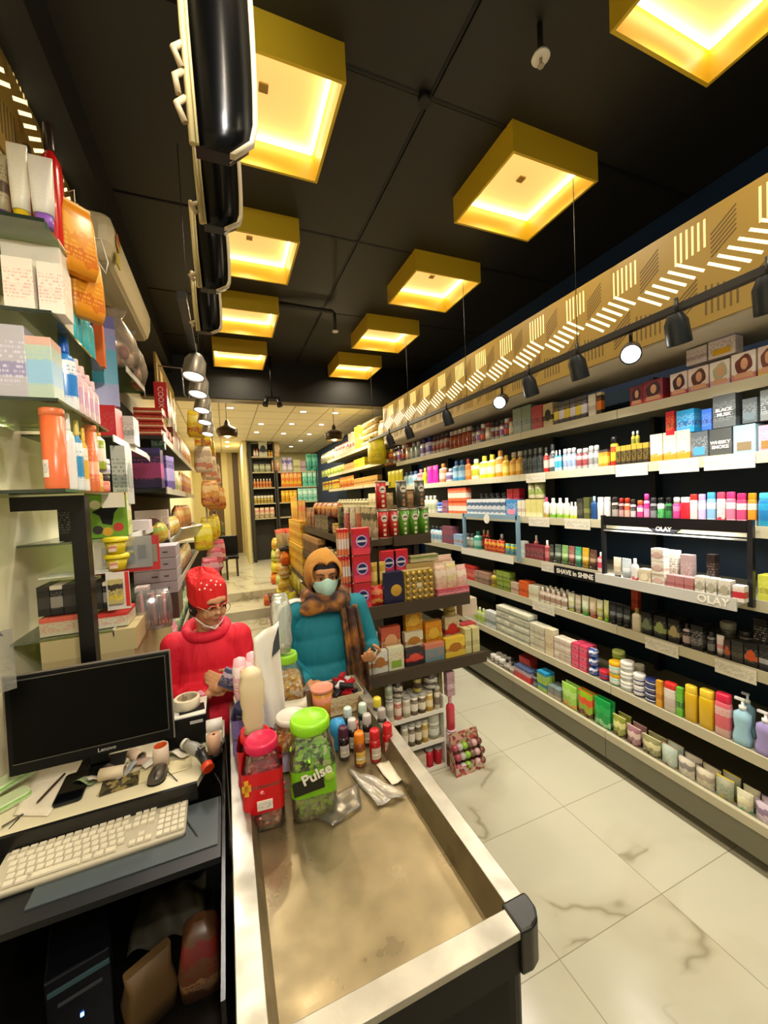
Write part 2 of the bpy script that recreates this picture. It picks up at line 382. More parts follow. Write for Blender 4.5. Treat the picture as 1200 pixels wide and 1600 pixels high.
# ------------------------------------------------------------------ gold ceiling boxes
def box_light(xc, yf, label):
    t = thing('ceiling_box_light', label, 'ceiling light', (xc, yf-.275, 3.735), group='gold square ceiling box lights')
    W, D, h, th = .295, .275, .155, .014
    fr = MB()
    fr.box(-W, W, -D, -D+th, -h, 0); fr.box(-W, W, D-th, D, -h, 0)
    fr.box(-W, -W+th, -D+th, D-th, -h, 0); fr.box(W-th, W, -D+th, D-th, -h, 0)
    solid('frame', fr, GOLD, t)
    solid('diffuser', MB().box(-W+th, W-th, -D+th, D-th, -.012, -.001), mat((1,.74,.26), .6, emit=LAMP_PANEL*.24), t)
    st = MB(); a, b_ = W-th-.012, D-th-.012
    for (x0, x1, y0, y1) in ((-a, a, -b_, -b_+.014), (-a, a, b_-.014, b_), (-a, -a+.014, -b_+.014, b_-.014), (a-.014, a, -b_+.014, b_-.014)):
        st.box(x0, x1, y0, y1, -.036, -.022)
    solid('led_strip', st, mat((1,.9,.66), .5, emit=LAMP_STRIP*.35), t)
    solid('junction_plate', MB().box(-.02, .02, -.02, .02, -.02, -.012), mat('#9c8038', .5), t)
    ld = bpy.data.lights.new('box_light_lamp', 'SPOT'); ld.spot_size = R_(150); ld.spot_blend = .8; ld.shadow_soft_size = .02; ld.energy = BOX_LAMP; ld.color = (1,.87,.66)
    lo = bpy.data.objects.new('lamp', ld); COL.objects.link(lo); lo.parent = t; lo.location = (0, 0, -.03)
    return t
nm = ['nearest the camera', 'second from the front', 'third from the front', 'fourth from the front', 'farthest, by the beam']
for i in range(5):
    box_light(1.735, 1.08*(i+1), 'gold square box light on the black ceiling, right-hand row, ' + nm[i])
nm = ['', 'second and largest in view', 'next behind the largest', 'second from the beam', 'farthest, beside the beam']
for i in range(1, 5):
    box_light(.265, 1.065*(i+1), 'gold square box light on the black ceiling, left-hand row, ' + nm[i])
for x in (1.735, .265):  # unseen boxes continuing both rows, added to light the foreground
    box_light(x, -.02, 'added unseen gold ceiling box light just behind the camera, %s row' % ('right' if x > 1 else 'left'))
    box_light(x, -1.1, 'added unseen gold ceiling box light farthest behind the camera, %s row' % ('right' if x > 1 else 'left'))
box_light(.265, 1.065, 'gold square ceiling box light overhead just outside the frame')
# ------------------------------------------------------------------ right track with spot heads
def spot_head(x, y, z, aim, label, group, r=.045, col='#232a33', power=SPOT_R, angle=95, ln=.12):
    a = Vector(aim) - Vector((x, y, z)); q = a.to_track_quat('-Z', 'Y')
    t = thing('track_spotlight', label, 'spotlight', (x, y, z), group=group, rot=q.to_euler())
    solid('housing', MB().lathe([(r*.55, .10), (r*.95, .06), (r, -.03), (r, -.04), (r*.9, -.04), (r*.85, -.02), (.001, -.018)], 20, cap=False), mat(col, .35, .3), t)
    solid('lens', MB().cyl((0,0,-.032), r*.84, .006, 20), mat((1,.97,.9), .3, emit=18), t)
    st = MB(); up = (q.inverted() @ Vector((0,0,1)))
    st.tube([tuple(up*.02 + Vector((0,0,.05))), tuple(up*ln + Vector((0,0,.05)))], .009, 8)
    solid('stem', st, BLACK, t)
    if power:
        ld = bpy.data.lights.new('spot_lamp', 'SPOT'); ld.energy = power; ld.spot_size = R_(angle); ld.spot_blend = .6; ld.shadow_soft_size = .04; ld.color = (1,.96,.88)
        lo = bpy.data.objects.new('lamp', ld); COL.objects.link(lo); lo.parent = t; lo.location = (0, 0, -.045)
    return t
def track(name, label, x, y0, y1, z, zc):
    t = thing(name, label, 'track rail', (x, y0, z))
    solid('rail', MB().box(-.018, .018, 0, y1-y0, -.016, .016), mat('#17191c', .4), t)
    wr = MB(); yy = .4
    while yy < y1-y0:
        wr.tube([(0, yy, .015), (0, yy, zc-z)], .0022, 5); yy += 1.15
    solid('hanging_wires', wr, BLACKW, t)
track('track_rail', 'long black track rail hanging in front of the right gold fascia', 2.0, .2, 5.4, 2.69, 3.735)
names = ['at the right edge of the photo', 'left of the rightmost spotlight', 'glaring toward the camera, right of centre', 'just left of the right glaring one', 'just right of the left glaring one',
 'glaring toward the camera, nearer centre', 'first left of the centre glare', 'second left of the centre glare', 'near the far end of rail']
for (y, bright), n_ in zip(((.86,0),(1.19,0),(1.42,1),(1.74,0),(2.14,0),(2.46,1),(3.22,0),(4.05,0),(4.6,0)), names):
    aim = (.9, y-.75, 1.9) if bright else (2.55, y+.1, 1.1)
    spot_head(2.0, y, 2.565, aim, 'dark cylinder spotlight on the right track rail, ' + n_, 'spotlights on the right track', r=.05, power=SPOT_R)
track('track_rail', 'black track rail hanging over the left shelves', -.12, 1.9, 5.4, 2.78, 3.735)
for (y, n_) in ((2.55,'nearest the camera'),(2.95,'second from the camera'),(3.45,'third from the camera'),(3.95,'fourth from the camera'),(4.6,'farthest from the camera')):
    spot_head(-.12, y, 2.66, (-.35, y-.28, 1.2), 'silver cylinder spotlight on the left track rail, ' + n_, 'spotlights on the left track', r=.062, col='#8b8579', power=SPOT_L, ln=.1)
# added unseen spotlight heads, out of frame, to brighten the left shelves, desk and fascia
for (x, y, aim, n_) in ((.12, .22, (-.75, 2.0, 1.9), 'lighting the glass shelves'), (.12, -.35, (-.5, 1.5, .9), 'lighting the cash desk'), (.3, -.2, (-.64, 1.3, 3.4), 'lighting the left fascia')):
    spot_head(x, y, 2.95, aim, 'added unseen spotlight above the counter out of frame, ' + n_, 'spotlights on the left track', r=.06, col='#8b8579', power=FRONT_FILL, angle=80, ln=.1)
# short crossing arm with two heads under the beam
t = thing('track_rail', 'short black ceiling bar with two small spotlights near the beam', 'track rail', (.63, 5.15, 3.1))
solid('drop_pipe', MB().tube([(0,0,.6),(0,0,.1)], .014, 8).box(-.09, .09, -.015, .015, .07, .1), BLACK, t)
hh = MB()
for sx in (-1, 1): hh.tube([(sx*.07,0,.07),(sx*.09,-.03,-.02)], [.03,.036], 12)
solid('spotlight_heads', hh, BLACK, t)
# ------------------------------------------------------------------ sprinkler pipes
t = thing('fire_sprinkler', 'white fire sprinkler head on drop pipe near the top centre', 'sprinkler', (1.27, 1.25, 3.6))
solid('drop_pipe', MB().tube([(0,0,.13),(0,0,0)], .011, 8), DARK, t)
solid('rosette', MB().lathe([(.006,.02),(.03,.012),(.036,0),(.034,-.004),(.001,-.002)], 20, cap=False), WHITE, t)
solid('head', MB().tube([(0,0,0),(0,0,-.03)], .006, 8).lathe([(.012,0),(.013,.003)], 12, (0,0,-.034)), mat('#b0a890', .3, .8), t)
t = thing('fire_sprinkler', 'black sprinkler pipe with white head hanging mid ceiling', 'sprinkler', (1.09, 3.74, 3.5))
solid('pipe', MB().tube([(-.55,0,.2),(-.2,0,.19),(-.02,0,.19),(0,0,.17),(0,0,0)], .016, 8), DARK, t)
solid('rosette', MB().lathe([(.006,.01),(.03,.004),(.03,-.004),(.001,-.006)], 16, cap=False), WHITE, t)
# pendant lamps and recessed downlights of the back room
for (u, v, l) in ((355, 672, 'dark pendant lamp with yellow glowing mouth, left one by the striped wall'), (522, 678, 'dark pendant lamp with yellow glowing mouth, right one by the rice sacks')):
    p = aty(u, v, 6.6)
    t = thing('pendant_lamp', l, 'pendant lamp', (p.x, 6.6, p.z), group='pendant lamps in the back room')
    solid('lamp_shade', MB().lathe([(.012,.16),(.03,.13),(.05,.07),(.15,.02),(.165,-.03),(.135,-.11),(.13,-.11),(.155,-.03),(.14,.01),(.04,.06),(.001,.12)], 28, cap=False), mat('#3a2c1a', .3, .5), t)
    solid('bulb', MB().ell((0,0,-.07), (.045,.045,.05), 14, 8), mat((1,.75,.2), .4, emit=9), t)
    solid('cord', MB().tube([(0,0,.16),(0,0,3.46-p.z)], .005, 6), BLACK, t)
    ld = bpy.data.lights.new('pendant_lamp', 'POINT'); ld.energy = 14; ld.color = (1,.8,.45); ld.shadow_soft_size = .05
    lo = bpy.data.objects.new('lamp', ld); COL.objects.link(lo); lo.parent = t; lo.location = (0,0,-.16)
spots = [(360,638),(408,663),(401,676),(355,691),(474,644),(456,663),(443,678),(502,664),(524,646),(483,679),(470,689),(455,698),(355,698)]
for i, (u, v) in enumerate(spots):
    q = atz(u, v, 3.45)
    if not (5.7 < q.y < 13): continue
    t = thing('downlight', 'small round recessed downlight in white tiled ceiling of the back room, %s' % ['beside left pendant cord','front row left of centre','front row, lower left','near left wall, over stripes','right of the two black spotlights','centre of second row','centre of third row','right of centre, second row','over the right pendant','right of centre, third row','fourth row right','fifth row centre','farthest on the left'][i], 'downlight', (q.x, q.y, 3.46), group='recessed downlights of the back room')
    solid('trim_ring', MB().lathe([(.07,0),(.07,-.006),(.05,-.006),(.05,0)], 20, cap=False), WHITE, t)
    solid('lens', MB().cyl((0,0,-.004), .05, .003, 20), mat((1,.93,.75), .3, emit=20), t)
for (x, y) in ((.4,6.8),(1.9,6.9),(.4,9),(1.9,9),(.2,11.5),(1.8,11.8)):
    ld = bpy.data.lights.new('downlight_lamp', 'AREA'); ld.energy = DOWNLIGHT; ld.size = .25; ld.color = (1,.86,.6)
    lo = bpy.data.objects.new('downlight_lamp', ld); COL.objects.link(lo); lo.location = (x, y, 3.44)
# ================================================================== GOODS
PM = {}
def rrect(w, d, r, n=4):
    r = min(r, w/2*.98, d/2*.98); pts = []
    for cx, cy, a0 in ((w/2-r, d/2-r, 0), (-w/2+r, d/2-r, 90), (-w/2+r, -d/2+r, 180), (w/2-r, -d/2+r, 270)):
        for i in range(n+1):
            a = R_(a0 + 90*i/n); pts.append((cx + r*math.cos(a), cy + r*math.sin(a)))
    return pts
def sec(w, d, r, z, n=3): return [(x, y, z) for x, y in rrect(w, d, r, n)]
def build_parts(kind, w, d, h, pal):
    """list of (part name, mesh); the thing stands on z=0, front towards -y"""
    c1, c2, c3 = pal[:3]; st = pal[3] if len(pal) > 3 else 'text'
    P = []
    def add(nm, mb, mt, bev=0): P.append((nm, mb.mesh(mt, bev)))
    if kind == 'box':
        add('carton', MB().box(-w/2, w/2, -d/2, d/2, 0, h), pack(c1, c2, c3, st), min(w, d, h)*.02)
    elif kind == 'boxw':                              # carton with a clear window on its front
        add('carton', MB().box(-w/2, w/2, -d/2, d/2, 0, h), pack(c1, c2, c3, st), min(w, d, h)*.02)
        add('front_picture', MB().prism([(w*.32*math.cos(a*PI/8), h*.24*math.sin(a*PI/8)) for a in range(16)], 0, .0012, M=Matrix.Translation((0, -d/2-.0003, h*.5)) @ Matrix.Rotation(PI/2, 4, 'X')), mat(c3, .3))
    elif kind == 'boxb':                              # carton with a coloured block low on its front
        add('carton', MB().box(-w/2, w/2, -d/2, d/2, 0, h), pack(c1, c2, c1, 'text'), min(w, d, h)*.02)
        add('front_patch', MB().box(-w*.33, w*.33, -d/2-.001, -d/2+.001, h*.12, h*.42), mat(c3, .4))
    elif kind == 'face':                              # hair colour carton with a portrait
        add('carton', MB().box(-w/2, w/2, -d/2, d/2, 0, h), pack(c1, c2, c1, 'low'), min(w, d, h)*.02)
        pic = MB(); Mx = Matrix.Translation((0, -d/2-.0003, 0)) @ Matrix.Rotation(PI/2, 4, 'X')
        pic.prism([(w*.36*math.cos(a*PI/9)+w*.02, h*.32*math.sin(a*PI/9)+h*.58 - .05*h*math.cos(a*PI/3)) for a in range(18)], 0, .001, 0, M=Mx)
        pic.prism([(w*.15*math.cos(a*PI/7)+w*.05, h*.2*math.sin(a*PI/7)+h*.6) for a in range(14)], .001, .0016, 1, M=Mx)
        pic.prism([(-w*.3, h*.3), (w*.35, h*.3), (w*.42, h*.12), (-w*.38, h*.12)], .0012, .0018, 1, M=Mx)
        P.append(('portrait', pic.mesh([mat(c3, .5), mat('#d9a27e', .5)])))
    elif kind in ('bottle', 'pump', 'slim', 'wavy'):
        hb = h*(.78 if kind not in ('pump', 'wavy') else .76)
        if kind == 'wavy':
            prof = [(.86,0),(1,.03),(1,.2),(.78,.45),(.92,.72),(.85,.9),(.42,.98),(.38,1)]
        elif kind == 'slim':
            prof = [(.9,0),(1,.03),(1,.7),(.85,.82),(.42,.92),(.4,1)]
        else:
            prof = [(.9,0),(1,.04),(1,.8),(.9,.9),(.5,.98),(.42,1)]
        rings = [sec(w*a, d*a if a < .7 else d*min(1, a+.05), min(w, d)*.45*a, z*hb) for a, z in prof]
        add('bottle_body', MB().loft(rings), mat(c1, .25, coat=.3) if st == 'plain' else pack(c1, c3, c3 if st == 'text' else c1, 'band' if st == 'text' else st, .25))
        cw_ = min(w, d)
        if kind in ('pump', 'wavy'):
            mb = MB(); mb.lathe([(cw_*.24, 0), (cw_*.24, h*.09), (cw_*.1, h*.1), (cw_*.1, h*.2)], 12, (0,0,hb-.001))
            mb.box(-cw_*.5, cw_*.14, -cw_*.11, cw_*.11, hb+h*.19, h)
            add('pump_cap', mb, mat(c2, .3))
        else:
            add('cap', MB().lathe([(cw_*.27, 0), (cw_*.29, (h-hb)*.1), (cw_*.27, (h-hb)*.94), (cw_*.22, h-hb)], 12, (0,0,hb-.001)), mat(c2, .3))
    elif kind == 'stout':
        hb = h*.80
        add('bottle_body', MB().loft([sec(w*a, d*a, d*.35*a, z*hb) for a, z in ((.92,0),(1,.03),(1,.85),(.94,.97),(.88,1))]), mat(c1, .25, coat=.3) if st == 'plain' else pack(c1, c3, c3, st if st != 'text' else 'band', .25))
        add('cap', MB().loft([sec(w*a, d*a, d*.35*a, hb+z*(h-hb)) for a, z in ((.88,0),(.90,.06),(.88,.9),(.78,1))]), mat(c2, .3))
    elif kind == 'spray':
        hb = h*.76; r = .5
        add('can_body', MB().lathe([(w*.45,0),(w*.5,.004),(w*.5,hb*.94),(w*.4,hb)], 14, cap=True), pack(c1, c3, c3, 'band' if st == 'text' else st, .22, .2))
        add('cap', MB().lathe([(w*.4,0),(w*.4,(h-hb)*.86),(w*.3,h-hb)], 14, (0,0,hb)), mat(c2, .25))
    elif kind == 'cyl':
        add('can_body', MB().lathe([(w*.49,0),(w*.5,.003),(w*.5,h*.9)], 16), pack(c1, c3, c3, st, .3))
        add('lid', MB().lathe([(w*.51,0),(w*.51,h*.085),(w*.47,h*.1)], 16, (0,0,h*.9)), mat(c2, .3))
    elif kind == 'jar':
        add('jar_body', MB().lathe([(w*.44,0),(w*.5,h*.1),(w*.5,h*.62),(w*.44,h*.68)], 16), pack(c1, c3, c3, 'band', .25))
        add('lid', MB().lathe([(w*.49,0),(w*.5,h*.03),(w*.5,h*.28),(w*.46,h*.32)], 16, (0,0,h*.68)), mat(c2, .3))
    elif kind == 'tube':
        add('cap', MB().loft([sec(w*.7, d*.8, d*.35, 0), sec(w*.74, d*.85, d*.38, h*.17)]), mat(c2, .3))
        add('tube_body', MB().loft([sec(w*.82, d*.95, d*.42, h*.17), sec(w*.9, d*.9, d*.4, h*.4), sec(w*.97, d*.5, d*.2, h*.8), sec(w, .004, .0015, h*.97), sec(w, .004, .0015, h)]), pack(c1, c3, c3, 'text' if st == 'text' else st, .3))
    elif kind in ('pouch', 'flat'):
        def fn(u, v):
            e = (1-abs(2*u-1)**3.5)*(1-abs(2*v-1)**3.5)
            return e
        mb = MB(); nu, nv = 8, 8; sgnv = []
        wob = random.random()*9
        for sg in (-1, 1):
            mb.grid(lambda u, v: ((u-.5)*w*(1-.05*math.sin(v*PI)), sg*(.002+d/2*fn(u, v)*(1+.15*math.sin(7*u+5*v+wob))), v*h), nu, nv)
        add('pouch_body', mb, pack(c1, c2, c3, st if st != 'text' else 'multi', .22))
        add('top_seal', MB().box(-w*.48, w*.48, -.0035, .0035, h*.95, h), mat(c2, .3))
    elif kind == 'sack':
        add('sack_body', MB().loft([sec(w*.8, d*.8, d*.3, 0), sec(w, d, d*.4, h*.15), sec(w*.97, d, d*.4, h*.55), sec(w*.9, d*.7, d*.3, h*.85), sec(w*.75, d*.15, d*.05, h)]), pack(c1, c2, c3, 'multi' if st == 'text' else st, .35))
        add('top_seal', MB().box(-w*.4, w*.4, -d*.09, d*.09, h*.97, h*1.03), mat(c2, .3))
    elif kind == 'ball':
        add('sweet_wrapper', MB().ell((0,0,h/2), (w/2,d/2,h/2), 12, 8), mat(c1, .25, .3))
    return P
def q3(v): return round(v*125)/125 or .008
def make_goods(kind, w, d, h, pal, loc, rz, label, cat, group=None, lean=0):
    k = (kind, max(.008, round(w, 2 if w > .06 else 3)), max(.008, q3(d)), max(.01, q3(h)), pal)
    if k not in PM: PM[k] = build_parts(k[0], k[1], k[2], k[3], pal)
    parts = PM[k]
    nm = {'box':'carton','boxw':'carton','boxb':'carton','face':'hair_colour_carton','bottle':'bottle','stout':'bottle','pump':'pump_bottle','slim':'bottle','wavy':'bottle','spray':'spray_can','cyl':'canister','jar':'cream_jar','tube':'cream_tube','pouch':'pouch','flat':'pouch','sack':'snack_bag','ball':'chocolate_ball'}[kind]
    if len(parts) == 1:
        o = link(nm, parts[0][1], None, loc, rz)
    else:
        o = link(nm, None, None, loc, rz)
        for pn, me in parts: link(pn, me, o)
    if lean: o.rotation_euler = (lean, 0, rz)
    tag(o, label, cat, group)
    return o
CATS = {'box':'box','boxw':'box','boxb':'box','face':'box','bottle':'bottle','stout':'bottle','pump':'bottle','slim':'bottle','wavy':'bottle','spray':'spray can','cyl':'can','jar':'jar','tube':'tube','pouch':'pouch','flat':'packet','sack':'bag','ball':'chocolate'}
ORD = {1: ['only one'], 2: ['left one', 'right one'], 3: ['left one', 'middle one', 'right one']}
NUM = ['leftmost', 'second from left', 'third from left', 'fourth from left', 'fifth from left', 'sixth from left', 'seventh from left', 'eighth from left', 'ninth from left', 'tenth from left', 'eleventh from left', 'twelfth from left']
USED = {}
def uniq(l):
    USED[l] = USED.get(l, 0) + 1
    return l
def row(face, P0, z, shelf, items, gap=.003, inset=.02):
    """goods along a shelf front. face R faces -x at x=P0, L faces +x, F faces -y at y=P0"""
    prev = None
    for it in items:
        u0, u1, n, kind, hp, pal, desc = it[:7]
        op = it[7] if len(it) > 7 else {}
        back = op.get('back', 0); up = op.get('up', 0); ins = inset + back
        if face == 'F':
            a, b = x_on(u0, P0+ins, z+up), x_on(u1, P0+ins, z+up)
        else:
            X = P0 + (ins if face == 'R' else -ins)
            a, b = y_on(u0, X, z+up), y_on(u1, X, z+up)
        lo, hi = min(a, b), max(a, b); wd = (hi-lo)/n; mid = (lo+hi)/2
        dp = depth(*((mid, P0, z) if face == 'F' else (P0, mid, z)))
        h = hp/F*dp
        w = wd - gap; d = op.get('d') or max(.025, min(w*(.9 if kind in ('bottle', 'pump', 'spray', 'cyl', 'jar', 'slim', 'wavy') else .8), .09))
        if kind in ('bottle', 'pump', 'wavy', 'stout') and 'd' not in op: d = w*.7
        if kind == 'tube': d = min(.045, w*.7)
        if kind in ('spray', 'cyl', 'jar', 'slim'): d = w
        if kind == 'pouch': d = op.get('d', .035)
        rows, deep = op.get('rows', 1), op.get('deep', 1)
        for i in range(n):                       # i counts from the left in the photo
            if face == 'R': pos = hi - wd*(i+.5)
            else: pos = lo + wd*(i+.5)
            side = NUM[i] if n > 3 and i < 12 else (ORD[n][i] if n <= 3 else '%s from the right' % ['','nearest','second','third','fourth','fifth','sixth','seventh','eighth','ninth','tenth'][min(10, n-i)])
            for k in range(rows):
                for j in range(deep):
                    q = ins + d/2 + j*(d+.006)
                    jit = random.uniform(-.003, .003)
                    if face == 'R': loc = (P0+q+jit, pos, z+up+k*h); rz = -PI/2
                    elif face == 'L': loc = (P0-q+jit, pos, z+up+k*h); rz = PI/2
                    else: loc = (pos, P0+q+jit, z+up+k*h); rz = 0
                    rz += random.uniform(-.05, .05) if kind not in ('box', 'boxb', 'face', 'boxw') else random.uniform(-.02, .02)
                    if op.get('hue'):
                        pal_ = op['hue'][(i*3+k*2+j) % len(op['hue'])]
                    else: pal_ = pal
                    bits = [desc]
                    if n > 1: bits.append(side)
                    if rows > 1: bits.append(['bottom layer', 'second layer', 'third layer', 'fourth layer'][k] if not (rows == 2 and k == 1) else 'top layer')
                    if deep > 1 and j: bits.append(['', 'one behind', 'two behind'][j])
                    bits.append(shelf if not op.get('where') else op['where'])
                    lab = ', '.join(bits)
                    nw = len(lab.split())
                    make_goods(kind, w, d, h, pal_, loc, rz, uniq(lab), op.get('cat', CATS[kind]), '%s %s' % (desc, shelf) if n*rows*deep > 1 else None, op.get('lean', 0))
# ------------------------------------------------------------------ right wall shelving
LIP = mat('#bdb79c', .5); LIPD = mat('#6f6c58', .5); UPR = mat('#10151b', .5)
LEV = [('s2', 2.315, .545), ('s3', 2.385, .935), ('s4', 2.385, 1.285), ('s5', 2.40, 1.645), ('s6', 2.40, 2.01), ('s7', 2.43, 2.375)]
def unit(y0, y1, label, top=True, z0=0):
    t = thing('shelving_unit', label, 'shelving unit', (2.6, y0, z0), group='shelving units along the right wall')
    L = y1-y0-.004
    solid('back_panel', MB().box(.27, .29, 0, L, .03, 2.62), mat('#0c2a40', .55), t)
    k = solid('base', MB().box(-.28, .27, 0, L, .055, .21), LIPD, t, bevel=0)
    solid('plinth', MB().box(-.24, .27, 0.01, L-.01, 0, .055), mat('#2a261d', .7), t)
    solid('base_edge', MB().loft([[(-.345,0,.075),(-.345,L,.075),(-.28,L,.06),(-.28,0,.06)], [(-.345,0,.205),(-.345,L,.205),(-.28,L,.205),(-.28,0,.205)], [(-.325,0,.25),(-.325,L,.25),(-.28,L,.245),(-.28,0,.245)]], smooth=False), [LIPD], t)
    solid('price_rail', MB().box(-.347, -.322, 0, L, .205, .252), LIP, t)
    solid('upright', MB().box(.2, .27, 0, .03, .05, 2.62), UPR, t)
    for nm, X, Z in LEV:
        xo = X-2.6
        s = solid('shelf', MB().box(xo+.012, .27, 0, L, Z-.03, Z), mat('#8b8772', .5), t)
        solid('price_rail', MB().box(xo, xo+.011, 0, L, Z-.052, Z+.006), LIP, s)
    return t
YB = [-.78, .03, .93, 1.83, 2.735, 3.64, 4.55, 5.42]
for i, (a, b) in enumerate(zip(YB[1:], YB[2:])):
    unit(a, b, 'dark shelving unit with pale shelf edges along right wall, ' + ['at the right edge of the photo', 'the one holding the OLAY display', 'the one holding the SHAVE in SHINE strip', 'the one behind the tall snack cans', 'second from the far end', 'farthest, by the yellow packs'][i])
W_ = '#e9e6dc'
def hues(*a): return [tuple(x) for x in a]
mixA = hues(('#b8c0c8','#2b2b33','#7c4a3a'), ('#c9b9a0','#8a2f2f','#e8e0d0'), ('#5b6f8a','#dddddd','#c94f2f'), ('#d9d4c8','#3a3a3a','#9a6fb0'))
T7 = 'on top right-wall shelf'
row('R', 2.43, 2.375, T7, [
 (1047,1075,1,'face',37,('#e7d3cf','#b24a52','#3a1f1a'),'white hair dye box with dark curly hair portrait',{'d':.07}),
 (1075,1108,1,'face',39,('#ead6d2','#b2707a','#5a3420'),'white hair dye box with brown wavy hair portrait',{'d':.07}),
 (1108,1142,1,'face',41,('#e9e1da','#c8a8b8','#b9b08c'),'white hair dye box with ash blond hair portrait',{'d':.07}),
 (1142,1183,1,'face',45,('#efe3dc','#c87878','#6a2f1c'),'white hair dye box with auburn hair portrait',{'d':.07}),
 (1184,1215,1,'face',48,('#e5cfc8','#d9b23a','#7a3f30'),'hair dye box with yellow corner, at right edge',{'d':.07}),
 (1072,1106,1,'box',24,('#cfc3c2','#7a6a78','#b09a9a'),'pale mauve box standing on the hair dye boxes',{'up':.155,'d':.07}),
 (1106,1150,1,'boxb',30,('#d6c9c6','#6a5a78','#d8a818'),'pale box with yellow square on the hair dye boxes',{'up':.155,'d':.07}),
 (1106,1150,1,'box',36,('#8f86a8','#d9d0d0','#4a4468','band'),'violet grey box topmost of the hair dye stack',{'up':.245,'d':.07}),
 (984,1005,1,'face',32,('#7a1f2e','#c8323a','#3a1818'),'maroon hair dye box, left of the maroon pair',{'d':.07}),
 (1005,1036,1,'face',36,('#8a2436','#c8323a','#3a1818'),'maroon hair dye box, right of the maroon pair',{'d':.07}),
 (932,940,1,'box',36,('#2a2420','#e07820','#d9c8a0','band'),'black slim box with orange band'),
 (919,931,1,'box',36,('#e0dacb','#b8a890','#c8c0b0'),'white slim box'),
 (866,918,6,'box',35,('#3b3b3f','#e8e4da','#d8a63a','band'),'black slim perfume box with pale band',{'hue':hues(('#3b3b3f','#e8d24a','#5a5850','band'),('#3b3b3f','#e8922a','#5a5850','band'),('#3b3b3f','#e8d24a','#5a5850','band'),('#444450','#e8e4f0','#5a5860','band'),('#444450','#e8e4f0','#5a5860','band'),('#444450','#dad8e8','#5a5860','band'))}),
 (849,864,1,'boxw',38,('#c9ba90','#8a7a50','#1e1c18'),'tan box with black oval'),
 (831,848,1,'box',38,('#b03a44','#c86a6a','#8a2430'),'red perfume box'),
 (802,830,2,'box',42,('#7f9488','#a8b0a0','#6a7a74'),'grey green box'),
 (772,800,4,'spray',30,('#b9b0a4','#4a4a4a','#8a5a5a'),'slim grey spray can',{'hue':mixA}),
 (735,771,5,'spray',30,('#c9a08a','#4a3a3a','#9a4a3a'),'slim brownish spray can',{'hue':mixA}),
 (700,734,5,'spray',30,('#b86a4a','#c8c0b8','#8a3a2a'),'slim copper spray can',{'hue':hues(('#b5673f','#d0c8c0','#8a3a2a'),('#c9beb2','#444','#7a4a3a') if False else ('#c9beb2','#444444','#7a4a3a'),('#a8583a','#3a3a3a','#d9cfc0'))}),
 (674,699,4,'spray',30,('#cfcac0','#3a3a44','#8a3a3a'),'slim silver spray can with dark lettering'),
 (655,673,2,'bottle',30,('#e0e0f0','#3a3a8a','#5a3a9a'),'white bottle with violet label'),
 (640,654,2,'bottle',26,('#7a98a0','#d0d8d8','#aab8b8'),'grey blue bottle'),
 (612,639,4,'spray',26,('#b9b0ba','#5a4a4a','#8a7aa0'),'far slim can with lilac band',{'hue':mixA}),
 (600,611,2,'bottle',24,('#d08a2a','#c8b040','#a84a2a'),'far amber bottle'),
], inset=.02)
T6 = 'on second right-wall shelf from top'
